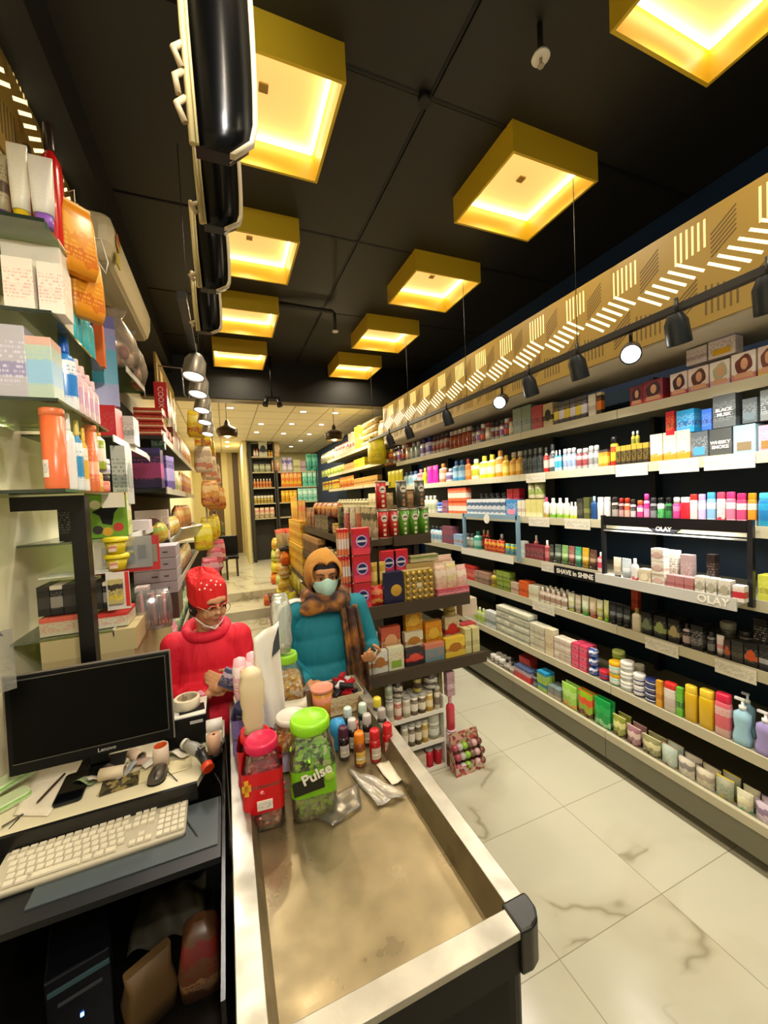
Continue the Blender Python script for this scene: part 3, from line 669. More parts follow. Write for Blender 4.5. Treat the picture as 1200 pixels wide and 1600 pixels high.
row('R', 2.40, 2.01, T6, [
 (1184,1216,1,'boxb',42,('#d98a9c','#e8b8c0','#8a6a3a'),'pink perfume box with gold square',{'d':.08}),
 (1145,1182,1,'boxb',44,('#8cc4cc','#c8e0e0','#7a6a50'),'light blue perfume box with bronze square',{'d':.08}),
 (1108,1144,1,'box',42,('#4a4d4c','#4a4d4c','#5a5a5a'),'dark grey perfume box lettered WHISKY SMOKE',{'d':.08}),
 (1080,1107,1,'boxb',42,('#5c6468','#a8b0b4','#4a94d0'),'grey perfume box with blue patch',{'d':.08}),
 (1016,1079,3,'box',44,('#d8cfc2','#e08a3a','#c85a7a','low'),'cream perfume box with bright foot',{'d':.07,'hue':hues(('#ddd0bc','#e88a2a','#c9b8a0','low'),('#d9cdbf','#c85a80','#c9b8a0','low'),('#dcd4c8','#8aa8d8','#c9b8a0','low'))}),
 (1040,1054,1,'box',36,('#c0202a','#e0a84a','#901820'),'small red box on the cream perfume boxes',{'up':.15}),
 (1057,1084,1,'box',36,('#2a9ad8','#b8d8f0','#1a6ab0'),'bright blue box on the cream perfume boxes',{'up':.15}),
 (1096,1112,1,'box',32,('#3a6ac8','#88a8e0','#2a4a98'),'small royal blue box on the grey perfume boxes',{'up':.147}),
 (1114,1150,1,'box',50,('#5a5f60','#8a8f90','#3a3f40'),'tall dark grey box lettered MUSK, top of pile',{'up':.147,'d':.07}),
 (1160,1184,1,'boxb',38,('#4f5658','#8a9294','#5a6a70'),'grey box on the light blue perfume box',{'up':.15,'d':.07}),
 (1188,1212,1,'box',46,('#6a7070','#b8bcbc','#4a4f50'),'grey box on the pink perfume box',{'up':.15,'d':.07}),
 (963,1014,6,'box',32,('#231f1c','#b8963a','#8a7a50','top'),'black slim box with gold top',{'d':.06,'hue':hues(('#231f1c','#b89a3a','#8a7a50','top'),('#2a2522','#a8923a','#8a7a50','top'),('#2a2438','#b89a3a','#8a7a90','top'))}),
 (985,998,2,'slim',24,('#c8b83a','#c8d0d0','#8a8a3a'),'tiny yellow bottle standing on black slim boxes',{'up':.115}),
 (951,962,1,'spray',46,('#c8302a','#1e1e1e','#d8c83a'),'tall red spray can with black cap'),
 (935,950,2,'box',27,('#d87a2a','#e8c84a','#3a3a3a','band'),'orange yellow small box'),
 (918,934,2,'spray',36,('#c8c8c4','#e0e0dc','#8a8a8a'),'white spray can with dark lettering'),
 (899,917,2,'spray',32,('#b8b4b4','#d8d4d0','#9a4a50'),'grey spray can with pink lettering'),
 (878,898,3,'spray',34,('#dfe2ea','#e8e8ee','#9ab0d0'),'white spray can'),
 (866,877,2,'bottle',34,('#b8d8e0','#e8e8e8','#4ab0d0'),'white blue bottle'),
 (856,865,1,'slim',44,('#50585c','#3a4044','#c8c8c8'),'dark bottle with long neck'),
 (848,855,1,'slim',40,('#c02a28','#3a4044','#e0c8c0'),'red bottle with long neck'),
 (815,846,4,'slim',40,('#4c5250','#5a605c','#3a4040'),'smoky dark bottle in wire basket'),
 (794,814,2,'slim',38,('#c8923a','#b8ac90','#e0b860'),'amber bottle with cream shoulders'),
 (784,793,1,'bottle',34,('#e8b82a','#e8c83a','#f0e080'),'golden yellow bottle'),
 (772,784,1,'bottle',42,('#e8922a','#e8a84a','#f0d8b0'),'large orange bottle'),
 (747,771,2,'bottle',36,('#e8d82a','#f0e83a','#f4f0c0'),'bright yellow bottle'),
 (734,746,1,'bottle',32,('#ece8c0','#f0f0d0','#b8b83a'),'cream yellow bottle'),
 (726,733,1,'bottle',34,('#e07830','#d84a5a','#e8a060'),'orange bottle with pink cap'),
 (706,723,2,'bottle',32,('#4a9ac8','#3a7ac0','#a8d0e8'),'sky blue bottle'),
 (695,705,1,'bottle',22,('#e6e2dc','#e8e8e8','#7a6a9a'),'small white bottle'),
 (685,694,1,'bottle',30,('#e08a60','#b87838','#f0c8b0'),'coral bottle'),
 (666,684,2,'pouch',28,('#e020a0','#f050b8','#f8a0d8','plain'),'magenta refill pouch'),
 (659,665,1,'bottle',26,('#c8d84a','#d8e860','#a8c020'),'lime bottle'),
 (651,658,1,'bottle',24,('#d84858','#e87888','#f0b0b0'),'red pink bottle'),
 (630,650,3,'bottle',22,('#b8d0d0','#4a6a90','#90b8c8'),'pale bottle seen over snack cans'),
 (606,629,4,'pouch',26,('#d8d020','#e8e040','#e8c820','plain'),'yellow pack near the far shelf end'),
], inset=.02)
T5 = 'on third right-wall shelf from top'
row('R', 2.40, 1.645, T5, [
 (1182,1212,1,'stout',55,('#2f9fcf','#48b4dc','#2a7fc0'),'blue lotion bottle at right edge of photo'),
 (1166,1181,1,'stout',52,('#e8e0d8','#e08a1a','#e09030','text'),'white lotion bottle with orange cap'),
 (1149,1165,1,'stout',52,('#eadfe0','#c82a6a','#c84a7a','text'),'white lotion bottle with deep pink cap'),
 (1133,1148,1,'stout',52,('#ecdce0','#d83a7a','#d87898','text'),'pale pink lotion bottle with pink cap'),
 (1118,1132,1,'stout',52,('#ece0dc','#d84a6a','#e03a5a','low'),'white lotion bottle with red foot'),
 (1103,1117,1,'stout',50,('#dfe6ec','#4aa8d8','#88b8e0','text'),'white lotion bottle with sky blue cap'),
 (1090,1102,1,'stout',48,('#e6dfea','#b8a0d8','#c8b8e0','text'),'white lotion bottle with lilac cap'),
 (1077,1089,1,'stout',48,('#ece4e0','#e0302a','#e8d0cc','text'),'white lotion bottle with red cap'),
 (1062,1077,1,'stout',42,('#d8283a','#eae4e0','#ecc8cc','plain'),'squat red bottle with white cap'),
 (1049,1061,1,'spray',40,('#e08ab8','#efe8ea','#d84a9a'),'pink and white can'),
 (1037,1048,1,'spray',40,('#1d3a22','#16181a','#3a8a4a'),'dark green can'),
 (1025,1036,1,'spray',40,('#26b04a','#1a1c1e','#e0e0e0','top'),'black and bright green can'),
 (1014,1024,1,'spray',38,('#2a2a2e','#38383c','#8a8a90'),'charcoal can between magenta and green cans'),
 (1004,1013,1,'spray',44,('#d02a90','#e048a8','#e8a0d0'),'magenta can'),
 (993,1003,1,'spray',34,('#e8d8d4','#e86a3a','#d84a8a'),'white can with orange cap'),
 (984,992,1,'spray',36,('#2e2a2c','#3a3638','#c8c8cc'),'black can beside the orange one'),
 (974,983,1,'spray',36,('#d8502a','#c83a20','#e8b0a0'),'orange red can'),
 (965,973,1,'spray',36,('#5a1c1c','#a82a28','#c8a0a0'),'dark maroon can with red cap'),
 (954,964,1,'spray',38,('#201e1f','#2a2829','#b0a8a0'),'black can leftmost of the cans above OLAY board'),
 (943,952,1,'stout',36,('#e0dede','#e8e6e4','#d0d0d4','plain'),'white bottle right of white pair'),
 (933,942,1,'stout',35,('#e2e0e0','#ebe9e7','#d0d0d4','plain'),'white bottle left of white pair'),
 (922,932,1,'bottle',37,('#24508c','#a8c8e8','#d8dce8','plain'),'navy bottle with light blue cap'),
 (912,921,1,'box',34,('#5a6038','#3a3a30','#8a8c50'),'olive slim box'),
 (902,911,1,'box',33,('#35352f','#8a8a70','#4a4a42'),'charcoal slim box with pale lettering'),
 (889,901,2,'bottle',27,('#e8e6da','#f0eee6','#c8d83a','low'),'short white bottle with lime foot'),
 (879,888,1,'bottle',32,('#e8e8dc','#f0eee6','#a8d038','low'),'white bottle with lime foot, narrow'),
 (868,878,1,'bottle',32,('#e6e8da','#f0eee6','#8ac83a','low'),'white bottle with green foot, right'),
 (857,867,1,'bottle',32,('#e4e8d8','#f0eee6','#7ac040','low'),'white bottle with green foot, left'),
 (848,856,1,'bottle',32,('#e8dcdc','#d84a8a','#b8a04a','low'),'white bottle with pink cap'),
 (821,847,3,'box',28,('#d8d088','#e8e0b0','#b8c050','low'),'pale yellow green carton'),
 (823,845,2,'cyl',26,('#ccc6a0','#d8d2b8','#8a9a4a','band'),'cream canister standing on pale yellow cartons',{'up':.16}),
 (809,820,2,'box',26,('#ddd6c4','#b8c0a0','#c8a8a0'),'cream slim carton'),
 (791,808,1,'boxb',26,('#3a8ac8','#e8e0e0','#e88aa0'),'blue box with pink corner'),
 (730,790,9,'box',25,('#cfcfd4','#5a6a8a','#8a7ab0','multi'),'white and violet patterned carton',{'hue':hues(('#cfd4d8','#46607c','#7a90a8','multi'),('#d4cfd8','#7a5aa0','#a890c0','multi'),('#d8d8d4','#4a4a5a','#9a80b0','multi'))}),
 (745,788,5,'slim',24,('#3f4a54','#50585c','#7a8490'),'smoky bottle behind violet patterned cartons',{'back':.1,'up':.06}),
 (792,812,2,'box',20,('#b82030','#d83a48','#801420'),'crimson carton on pile behind blue box',{'back':.06,'up':.13}),
 (701,729,4,'box',20,('#e06a3a','#f0d8c8','#c83a2a','band'),'orange red carton',{'rows':2}),
 (691,700,1,'box',20,('#8a4a6a','#d8c0c8','#6a3a50'),'plum carton'),
 (681,690,1,'jar',16,('#2a5ac0','#3a6ad0','#e0e4f0'),'blue jar'),
 (662,680,3,'bottle',26,('#dcd8c8','#e4e0cc','#b8c09a','text'),'cream bottle'),
], inset=.02)
T4 = 'on fourth right-wall shelf from top'
row('R', 2.385, 1.285, T4, [
 (1184,1214,1,'box',42,('#c8cc4a','#e0e088','#a8a838'),'yellow green box right of OLAY display',{'d':.07}),
 (932,943,1,'bottle',30,('#e8d8dc','#f0e8e8','#d8506a'),'white and pink bottle left of the OLAY display'),
 (920,931,1,'tube',32,('#5a3a30','#3a2a24','#b89a80'),'brown shaving tube'),
 (908,919,1,'tube',33,('#c8a02a','#8a6a1a','#e8d080'),'mustard yellow shaving tube'),
 (897,907,1,'tube',32,('#3a9a7a','#2a6a54','#b8e0c8'),'teal shaving tube'),
 (887,896,1,'tube',32,('#9a5a58','#5a3030','#e0b8b0'),'dusky red shaving tube'),
 (876,886,1,'tube',31,('#7aa860','#4a7038','#c8e0a8'),'leaf green shaving tube'),
 (865,875,1,'tube',30,('#4a5a4c','#2a3a2c','#a8b8a8'),'grey green shaving tube'),
 (858,864,1,'tube',28,('#3a4038','#20241f','#90988c'),'black green shaving tube'),
 (850,857,1,'bottle',34,('#a84a50','#e8e0dc','#c87a7a'),'dull red bottle with white cap'),
 (821,849,4,'box',24,('#7a3038','#c8a098','#5a2028'),'maroon shaving carton',{'rows':1}),
 (834,840,1,'bottle',36,('#c03038','#e8dcd8','#e8a0a0'),'red bottle rising behind maroon cartons',{'back':.05}),
 (812,820,1,'box',26,('#c8d0c8','#88a890','#e0e4e0'),'pale carton beside the blue frame'),
 (788,811,3,'pouch',18,('#4aa0a0','#d8c02a','#3a68b8'),'yellow blue razor pack inside blue frame'),
 (756,787,5,'pouch',19,('#c83828','#e8b050','#e07838'),'red orange razor pack inside blue frame'),
 (778,786,1,'bottle',28,('#c84050','#e8dcd8','#602028'),'pink red bottle behind the razor packs',{'back':.05}),
 (752,764,2,'bottle',30,('#4a2a20','#c8a888','#c0302a'),'dark brown bottle behind the razor packs',{'back':.05}),
 (739,748,1,'bottle',28,('#3aa890','#2a8878','#a0d8c8'),'teal bottle inside blue frame'),
 (726,738,2,'slim',22,('#8a9088','#50585a','#b8bcb0'),'grey bottle inside blue frame'),
 (709,723,1,'box',18,('#88a8c8','#c8d8e8','#a07868'),'pale blue carton left of blue frame'),
 (691,708,2,'box',28,('#7a4a58','#c84a5a','#50586a'),'plum red display carton'),
 (672,690,3,'bottle',24,('#d8dcdc','#30343c','#8ab0c8'),'white and dark bottle'),
], inset=.02)
T3 = 'on fifth right-wall shelf from top'
row('R', 2.385, .935, T3, [
 (1185,1212,1,'box',42,('#262524','#6a6a6a','#a8a8a8'),'black face wash box at right edge',{'d':.05}),
 (1162,1184,1,'boxw',38,('#1f1f1e','#8a8a88','#c0522a'),'black box with orange brown picture',{'d':.05,'deep':2}),
 (1142,1161,1,'box',33,('#33332f','#6a6a60','#4a4a44'),'low dark grey box',{'d':.05}),
 (1131,1141,1,'boxw',30,('#3a2a26','#8a8a88','#b85a3a'),'dark box with rust picture',{'d':.05}),
 (1117,1130,1,'tube',34,('#d8cfcc','#4a3a3a','#c88a88'),'white face wash tube among black boxes'),
 (1150,1172,1,'jar',30,('#3c3c3a','#28282a','#6a6a68'),'dark round jar on the back stack',{'back':.09,'up':.05}),
 (1121,1145,1,'jar',34,('#403f3a','#8a887c','#5a584e'),'dark jar with pale lid behind the tubes',{'back':.09,'up':.05}),
 (1176,1198,1,'box',60,('#1a1a1a','#c8c8c4','#2a2a2a'),'tall black box with white triangle print',{'back':.09,'up':.04}),
 (1102,1115,1,'spray',36,('#2c2c2e','#1a1a1a','#7a7a7a'),'black can between the black boxes'),
 (1080,1099,1,'box',40,('#1e1e1f','#b8b8b8','#505050'),'black box with stacked white lettering',{'d':.06,'deep':2}),
 (1064,1078,1,'bottle',38,('#242223','#2e2c2d','#a89898'),'black grooming bottle'),
 (1044,1062,1,'boxw',38,('#1c1b1b','#8a8a80','#a89868'),'black box with sand coloured picture',{'d':.06,'deep':2}),
 (1023,1041,1,'boxw',37,('#1b1c1d','#8a8a80','#8a9a5a'),'black box with olive picture',{'d':.06,'deep':2}),
 (1003,1019,1,'boxw',35,('#1b1c1d','#8a8a80','#6a7a5a'),'black box with green picture',{'d':.06,'deep':2}),
 (985,1000,1,'bottle',36,('#d6ccb0','#b89a4a','#c8bc98','plain'),'cream bottle with gold cap'),
 (986,997,1,'box',34,('#a83a2c','#c8503a','#7a241c'),'tall red box standing behind the cream bottle',{'back':.05,'up':.12}),
 (951,983,3,'tube',36,('#1e2022','#16181a','#7a8086'),'black face wash tube'),
 (942,950,1,'tube',34,('#d8dca0','#70b02a','#b8c850','low'),'pale tube with green foot'),
 (931,941,1,'tube',32,('#dcd8b8','#d0c84a','#b8b060'),'cream tube with yellow green cap'),
 (919,930,1,'tube',31,('#d8ccb0','#c0583a','#d8a890','low'),'beige tube with red brown foot'),
 (907,918,1,'tube',30,('#dde0c8','#4aa83a','#b8d8a0','low'),'white tube with bright green foot'),
 (897,906,1,'tube',29,('#d4ccb8','#a89078','#b8a890'),'beige tube'),
 (886,896,1,'tube',28,('#dcdcc4','#b0b84a','#c8cc90'),'cream tube with olive specks'),
 (842,885,5,'bottle',24,('#dcd8c8','#e6e2d4','#a88a78'),'small white vial',{'deep':3}),
 (826,841,2,'box',22,('#dcd8c0','#8ab04a','#d8b8a0'),'white green small carton',{'deep':2}),
 (811,825,1,'box',24,('#d8602a','#e88a50','#b84820'),'orange carton'),
 (798,810,2,'box',18,('#c8b09a','#e0d8c8','#b07060'),'beige small carton'),
 (776,797,2,'box',15,('#8aa03a','#c8d090','#506a20'),'olive green carton',{'rows':2}),
 (765,775,1,'slim',26,('#c8b83a','#a89a50','#8a7a3a'),'yellow slim bottle'),
 (742,764,4,'box',18,('#b08a78','#d8c8b8','#7a5a48'),'brown beige small carton',{'deep':2}),
 (722,742,3,'box',22,('#c83a34','#e8c8c0','#e06a50'),'red gift packet'),
], inset=.02)
T2 = 'on sixth right-wall shelf from top'
row('R', 2.315, .545, T2, [
 (1174,1210,1,'wavy',68,('#9c90c8','#ebe9ee','#8a7cc0','plain'),'lilac pump lotion bottle at right edge',{'d':.06}) ,
 (1140,1172,1,'wavy',72,('#9cc8dc','#e8ecee','#2a8aa0','plain'),'light blue curvy lotion bottle with white pump',{'d':.06}),
 (1150,1178,1,'wavy',68,('#86b4cc','#dde6ea','#5a9ab0','plain'),'second blue curvy bottle standing behind',{'d':.05,'back':.1}),
 (1114,1140,1,'stout',66,('#e0b8b4','#d8284a','#e06a7a'),'pink lotion bottle with red cap'),
 (1089,1113,1,'stout',60,('#e0b81a','#e8c83a','#d8a818','plain'),'yellow lotion bottle with navy oval'),
 (1067,1087,1,'stout',55,('#dcb424','#e8c83a','#d8a818','plain'),'yellow lotion bottle with round emblem'),
 (1056,1066,1,'box',46,('#6ab83a','#a8d880','#2a6a2a'),'green slim carton'),
 (1035,1055,1,'stout',46,('#e4dcd0','#d8342c','#d8c8c0','band'),'white lotion bottle with red cap, lower shelf'),
 (1025,1034,1,'box',42,('#e0a02a','#e8c060','#c07818'),'amber slim carton'),
 (1004,1024,1,'jar',9,('#e4e2e6','#2a3468','#2a3468','plain'),'navy and white striped cup of stack',{'rows':4}),
 (985,1003,1,'jar',17,('#2c3058','#e8e6e2','#e0dede'),'navy jar with white lid',{'rows':2}),
 (966,984,1,'jar',15,('#e6e4dc','#f0eee8','#b8bcb8'),'white cream jar of stack',{'rows':3}),
 (948,965,1,'jar',18,('#8ac8b0','#e8b020','#e8e4d8'),'mint jar with yellow lid',{'rows':2}),
 (952,970,1,'jar',16,('#a8b84a','#c8d878','#7a8a30'),'olive jar with lime lid behind',{'back':.1,'up':.05,'rows':2}),
 (972,1002,2,'jar',26,('#b8b49a','#c8c4ac','#a8a48a'),'grey beige tub behind the white jars',{'back':.1,'up':.04}),
 (932,947,1,'jar',15,('#28489a','#c83040','#c02838'),'navy jar with red lid'),
 (918,931,1,'pouch',14,('#2a4a9a','#d8dce8','#3a6ac0'),'blue wipes pack of stack',{'rows':3,'d':.06}),
 (893,917,2,'box',13,('#d8486a','#f0c8d0','#b82a4a'),'pink soap carton',{'rows':3,'deep':2}),
 (866,892,3,'box',12,('#d8d0c0','#c05a58','#b8b0a0'),'white soap carton with red print',{'rows':3,'deep':2}),
 (852,865,1,'box',42,('#d8ccac','#b86a50','#c8bc9c'),'tall cream carton with brown print'),
 (828,851,3,'box',20,('#d2cdb6','#8a8a78','#b8b09a'),'cream medicine carton',{'rows':2,'deep':2}),
 (776,827,7,'box',11,('#d0d0bc','#4a5248','#8a9080'),'white and green soap carton',{'rows':4,'deep':2}),
 (790,802,1,'jar',12,('#e0a828','#e8b838','#f0d880'),'yellow tub topping the white soap cartons',{'up':.16,'back':.03}),
 (758,775,2,'box',26,('#c8ccc8','#5a5f60','#8a9a98'),'pale grey carton'),
 (740,757,3,'bottle',24,('#c8d0b0','#d8e0b0','#a8c050'),'pale green bottle'),
], inset=.02)
T1 = 'on bottom right-wall shelf'
row('R', 2.265, .215, T1, [
 (1176,1215,1,'flat',40,('#c8b8c8','#8a7890','#e0d8dc'),'lilac foil snack packet',{'d':.05,'deep':2}),
 (1146,1175,1,'flat',38,('#c8c4a8','#e0dcb8','#5ab098'),'pale packet with teal patch',{'d':.05,'deep':2}),
 (1114,1145,1,'flat',42,('#a8a890','#d8c020','#3a9a88','low'),'packet with yellow rings',{'d':.05,'deep':2}),
 (1084,1113,1,'flat',36,('#ccc4ac','#a89a88','#e0dcc8'),'cream soft packet, right',{'d':.05,'deep':2}),
 (1056,1083,1,'flat',36,('#d0c8b8','#8a8480','#e0dcd0'),'cream soft packet, left',{'d':.05,'deep':2}),
 (1030,1055,1,'flat',38,('#b8c8bc','#a87a68','#d8dcd0','low'),'mint and brown packet',{'d':.05,'deep':2}),
 (1000,1029,1,'flat',36,('#8a8a60','#d8d0a0','#4a4a30'),'olive snack packet',{'d':.05,'deep':2}),
 (976,999,1,'flat',36,('#9a7078','#d8c0b8','#5a3040'),'mauve snack packet',{'d':.05,'deep':2}),
 (954,975,1,'flat',38,('#8a9040','#d8d890','#4a3a28'),'yellow green snack packet',{'d':.05,'deep':2}),
 (926,953,1,'pouch',50,('#1f9a48','#2ab058','#a0d8a0'),'emerald green pouch',{'deep':2}),
 (901,925,1,'pouch',46,('#8ab828','#e05a30','#4a3020'),'lime pouch with brown picture',{'deep':2}),
 (876,900,1,'pouch',42,('#98cc50','#b8e080','#e0a050'),'light green pouch with orange flower',{'deep':2}),
 (856,875,2,'box',24,('#7a8a8c','#c86a4a','#b8b8a8'),'grey and orange small carton',{'deep':2}),
 (840,855,2,'box',19,('#a8c83a','#2a90c0','#d8e060','top'),'lime and blue small carton',{'rows':2,'deep':2}),
 (830,839,1,'spray',28,('#3a4048','#202428','#8a9098'),'dark can between small cartons'),
 (804,829,4,'box',24,('#b8a8b8','#c83a40','#4a5a80','band'),'white red small carton',{'deep':2}),
 (812,828,1,'box',22,('#d84a50','#e89a58','#b83040'),'red and orange tray carton behind',{'back':.1,'up':.06}),
 (786,803,2,'bottle',22,('#d8d0c8','#2a2a2a','#8a8078'),'white bottle with black cap',{'deep':2}),
 (764,785,3,'jar',16,('#a8a49c','#c8c4bc','#6a6660'),'grey tub',{'deep':2}),
], inset=.02)
# lettering on two perfume cartons
for nm_, tx, du in (('WHISKY SMOKE', ('WHISKY', 'SMOKE'), 0), ('MUSK', ('BLACK', 'MUSK'), 0)):
    for o in list(COL.objects):
        if nm_ in str(o.get('label', '')):
            d_ = .04 if nm_ != 'MUSK' else .036
            hh = .06
            for i, s_ in enumerate(tx): text(s_, .024, mat('#d8d8d4', .5), o, (0, -d_-.0015, hh+.012-.024*i if nm_ != 'MUSK' else hh+.03-.024*i), bold=.0006)
# ---- OLAY display
yl, yr = y_on(947, 2.365, 1.3), y_on(1170, 2.365, 1.3)
t = thing('promotional_stand', 'black framed display with OLAY boards set into the right shelving', 'display frame', (2.365, yr, 1.285))
L = yl-yr
solid('post', MB().box(-.012, .012, -.022, .0, -.03, .40), mat('#1c1d1f', .3), t)
solid('post', MB().box(-.012, .012, L, L+.022, -.03, .40), mat('#1c1d1f', .3), t)
hd = MB().box(-.016, .0, 0, L, .335, .395)
hd.prism([(L*.5-.09, .335), (L*.5+.09, .335), (L*.5+.05, .305), (L*.5-.05, .305)], -.016, 0, M=Matrix(((0,0,1,0),(1,0,0,0),(0,1,0,0),(0,0,0,1))))
hb = solid('header_board', hd, mat('#121316', .25), t)
solid('edge_strip', MB().box(-.015, -.002, 0, L, .296, .304), mat('#a8a8a0', .35, .5), t)
text('OLAY', .034, WHITE, hb, (-.0175, L*.5, .33), (PI/2, 0, -PI/2), bold=.0008)
tr = MB(); tr.loft([[(x, yy, z) for x, z in ((-.1+.02*math.cos(a*PI/8)-.0, -.03+.035*math.sin(a*PI/8)+.02) for a in range(-4, 5))] for yy in (0, L)], closed=False, cap=False)
tr.box(-.085, 0, 0, L, .0, .012)
tr2 = MB().box(-.10, .02, 0, L, -.012, .004).box(-.104, -.096, 0, L, -.04, .022)
ty = solid('tray', tr2, mat('#c9c9c4', .25, .1), t); tr.bm.free()
text('OLAY', .055, WHITE, ty, (-.105, .1, -.01), (PI/2, 0, -PI/2), bold=.001)
ld = bpy.data.lights.new('display_lamp', 'AREA'); ld.shape='RECTANGLE'; ld.size = .06; ld.size_y = L*.8; ld.energy = 4; ld.color = (1,.97,.92)
lo = bpy.data.objects.new('lamp', ld); COL.objects.link(lo); lo.parent = t; lo.location = (-.03, L/2, .33)
To = 'on the OLAY display tray'
row('R', 2.27, 1.29, To, [
 (1144,1163,1,'box',26,('#dcd4cc','#b8303a','#e8e0d8','band'),'white cream carton with red stripe',{'rows':1,'d':.04}),
 (1122,1142,1,'boxw',30,('#d4d0c4','#4a3a34','#a8a490'),'silver cream carton with jar picture, right',{'d':.05}),
 (1103,1120,1,'boxw',29,('#d4d0c4','#4a3a34','#a8a490'),'silver cream carton with jar picture, middle',{'d':.05}),
 (1085,1101,1,'boxw',29,('#d8d4c8','#4a3a34','#a8a490'),'silver cream carton with jar picture, left',{'d':.05}),
 (1104,1118,1,'box',62,('#241a18','#8a7a70','#3a2a26'),'tall dark brown carton behind',{'d':.04,'back':.06}),
 (1063,1082,1,'box',54,('#a08a88','#7a2a34','#c8c0bc','low'),'silver carton with maroon foot behind',{'d':.04,'back':.06}),
 (1041,1083,3,'box',22,('#a87878','#c84a50','#8a5a58'),'dusty pink low carton',{'d':.05}),
 (1038,1059,1,'box',58,('#e0dcd2','#4a4a44','#c8c0b0'),'tall white carton behind',{'d':.04,'back':.06}),
 (1018,1038,1,'boxw',20,('#dcd6c8','#3a3a34','#c8a8a0'),'white cream carton of stack',{'rows':3,'d':.05}),
 (997,1017,1,'boxw',24,('#d4c8ac','#6a5a48','#e0d4b8'),'sand cream carton',{'d':.05}),
 (985,996,1,'bottle',38,('#e0dcd8','#d8d4d0','#d02a3a','low'),'white slim bottle with red foot'),
 (970,984,1,'tube',34,('#b8c4cc','#a0acb4','#dde2e6'),'silver blue tube'),
 (957,969,1,'tube',34,('#dcd6c8','#2a2826','#c8bc9c'),'cream tube with black cap'),
], inset=.005)
# ---- blue framed bay
yl, yr = y_on(727, 2.37, 1.3), y_on(811, 2.37, 1.3); L = yl-yr
t = thing('promotional_stand', 'pale blue metal display frame around the razor packs, right shelving', 'display frame', (2.368, yr, 1.285))
fb = mat('#7f9fb4', .35)
for yy in (0, L): solid('post', MB().box(-.012, .012, yy-.016, yy+.016, -.03, .375), fb, t)
solid('top_bar', MB().box(-.012, .004, 0, L, .335, .375), fb, t)
solid('price_board', MB().box(-.05, -.044, 0.02, L, -.055, .012), WHITE, t)
solid('round_sign', MB().cyl((0,0,0), .045, .004, 20, M=Matrix.Translation((-.016, L*.5, .33)) @ Matrix.Rotation(-PI/2, 4, 'Y')), WHITE, t)
# ---- SHAVE in SHINE strip
yl, yr = y_on(866, 2.375, 1.25), y_on(936, 2.375, 1.25); L = yl-yr
t = thing('shelf_sign', 'black shelf strip reading SHAVE in SHINE under the shaving tubes', 'shelf sign', (2.376, yr, 1.225))
solid('board', MB().box(-.004, .004, 0, L, -.022, .05), mat('#17171a', .35), t)
text('SHAVE in SHINE', .05, WHITE, t, (-.0055, L*.52, .014), (PI/2, 0, -PI/2), bold=.0012, sx=.95)
# ---- white price cards hanging on shelf edges
for (u0, u1, X, z, l) in ((962,1012,2.40,2.0,'under the black slim boxes'),(1030,1092,2.40,2.0,'under the cream perfume boxes'),(1100,1180,2.40,2.0,'under the dark perfume boxes'),(822,852,2.40,2.0,'under the smoky dark bottles'),
    (826,858,2.40,1.635,'under pale yellow cartons'),(882,922,2.40,1.635,'under the charcoal slim box'),(1008,1060,2.385,.925,'under the black grooming boxes'),(1117,1182,2.385,.925,'below tubes at the right'),(832,866,2.385,.925,'below the small white vials'),(846,866,2.385,1.275,'left of the SHAVE in SHINE strip')):
    a, b = y_on(u1, X-.006, z), y_on(u0, X-.006, z)
    o = solid('price_card', MB().box(-.0012, .0012, 0, b-a, -.062, .012), pack('#d9d4c4','#8a8474','#e0dccf','text'), None, (X-.006, a, z))
    tag(o, 'white printed price card clipped to shelf edge, ' + l, 'price card')
# wire basket
a, b = y_on(846, 2.41, 2.02), y_on(814, 2.41, 2.02)
wb = MB()
for zz in (.02, .075, .13): wb.tube([(0,0,zz),(0,b-a,zz),(.12,b-a,zz),(.12,0,zz),(0,0,zz)], .0022, 6)
for i in range(8):
    yy = (b-a)*i/7; wb.tube([(0,yy,.005),(0,yy,.13)], .0015, 5)
tag(solid('wire_basket', wb, mat('#3a4a48', .4, .6), None, (2.408, a, 2.012)), 'dark wire basket holding smoky bottles on the right shelving', 'basket')
# ================================================================== LEFT SIDE
GLASS = clear('#c8d8b0', .35, .05, .10); GEDGE = mat('#1c2a20', .2)
def put(kind, w, d, h, pal, x, y, z, label, rz=0, cat=None, lean=0):
    return make_goods(kind, w, d, h, pal, (x, y, z), rz, uniq(label), cat or CATS[kind], None, lean)
def P2(kind, u0, u1, v0, y, d, z, pal, label, v1=None, rz=0):
    z = z if z is not None else aty(u0, v1, y).z
    xa, xb = x_on(u0, y, z), x_on(u1, y, z)
    hh_ = aty((u0+u1)/2, v0, y).z - z
    return put(kind, xb-xa, d, hh_, pal, (xa+xb)/2, y+d/2, z, label, rz)
def PL(kind, u0, u1, v0, z, x, pal, label, rz=PI/2, k=1.0, dx=0):
    y = y_on((u0+u1)/2, x, z+.1); dp = depth(x, y, z)
    w_ = (u1-u0)/F*dp*k; hh_ = atx((u0+u1)/2, v0, x).z - z
    return put(kind, w_, w_*.8, hh_, pal, x+dx, y, z, label, rz)
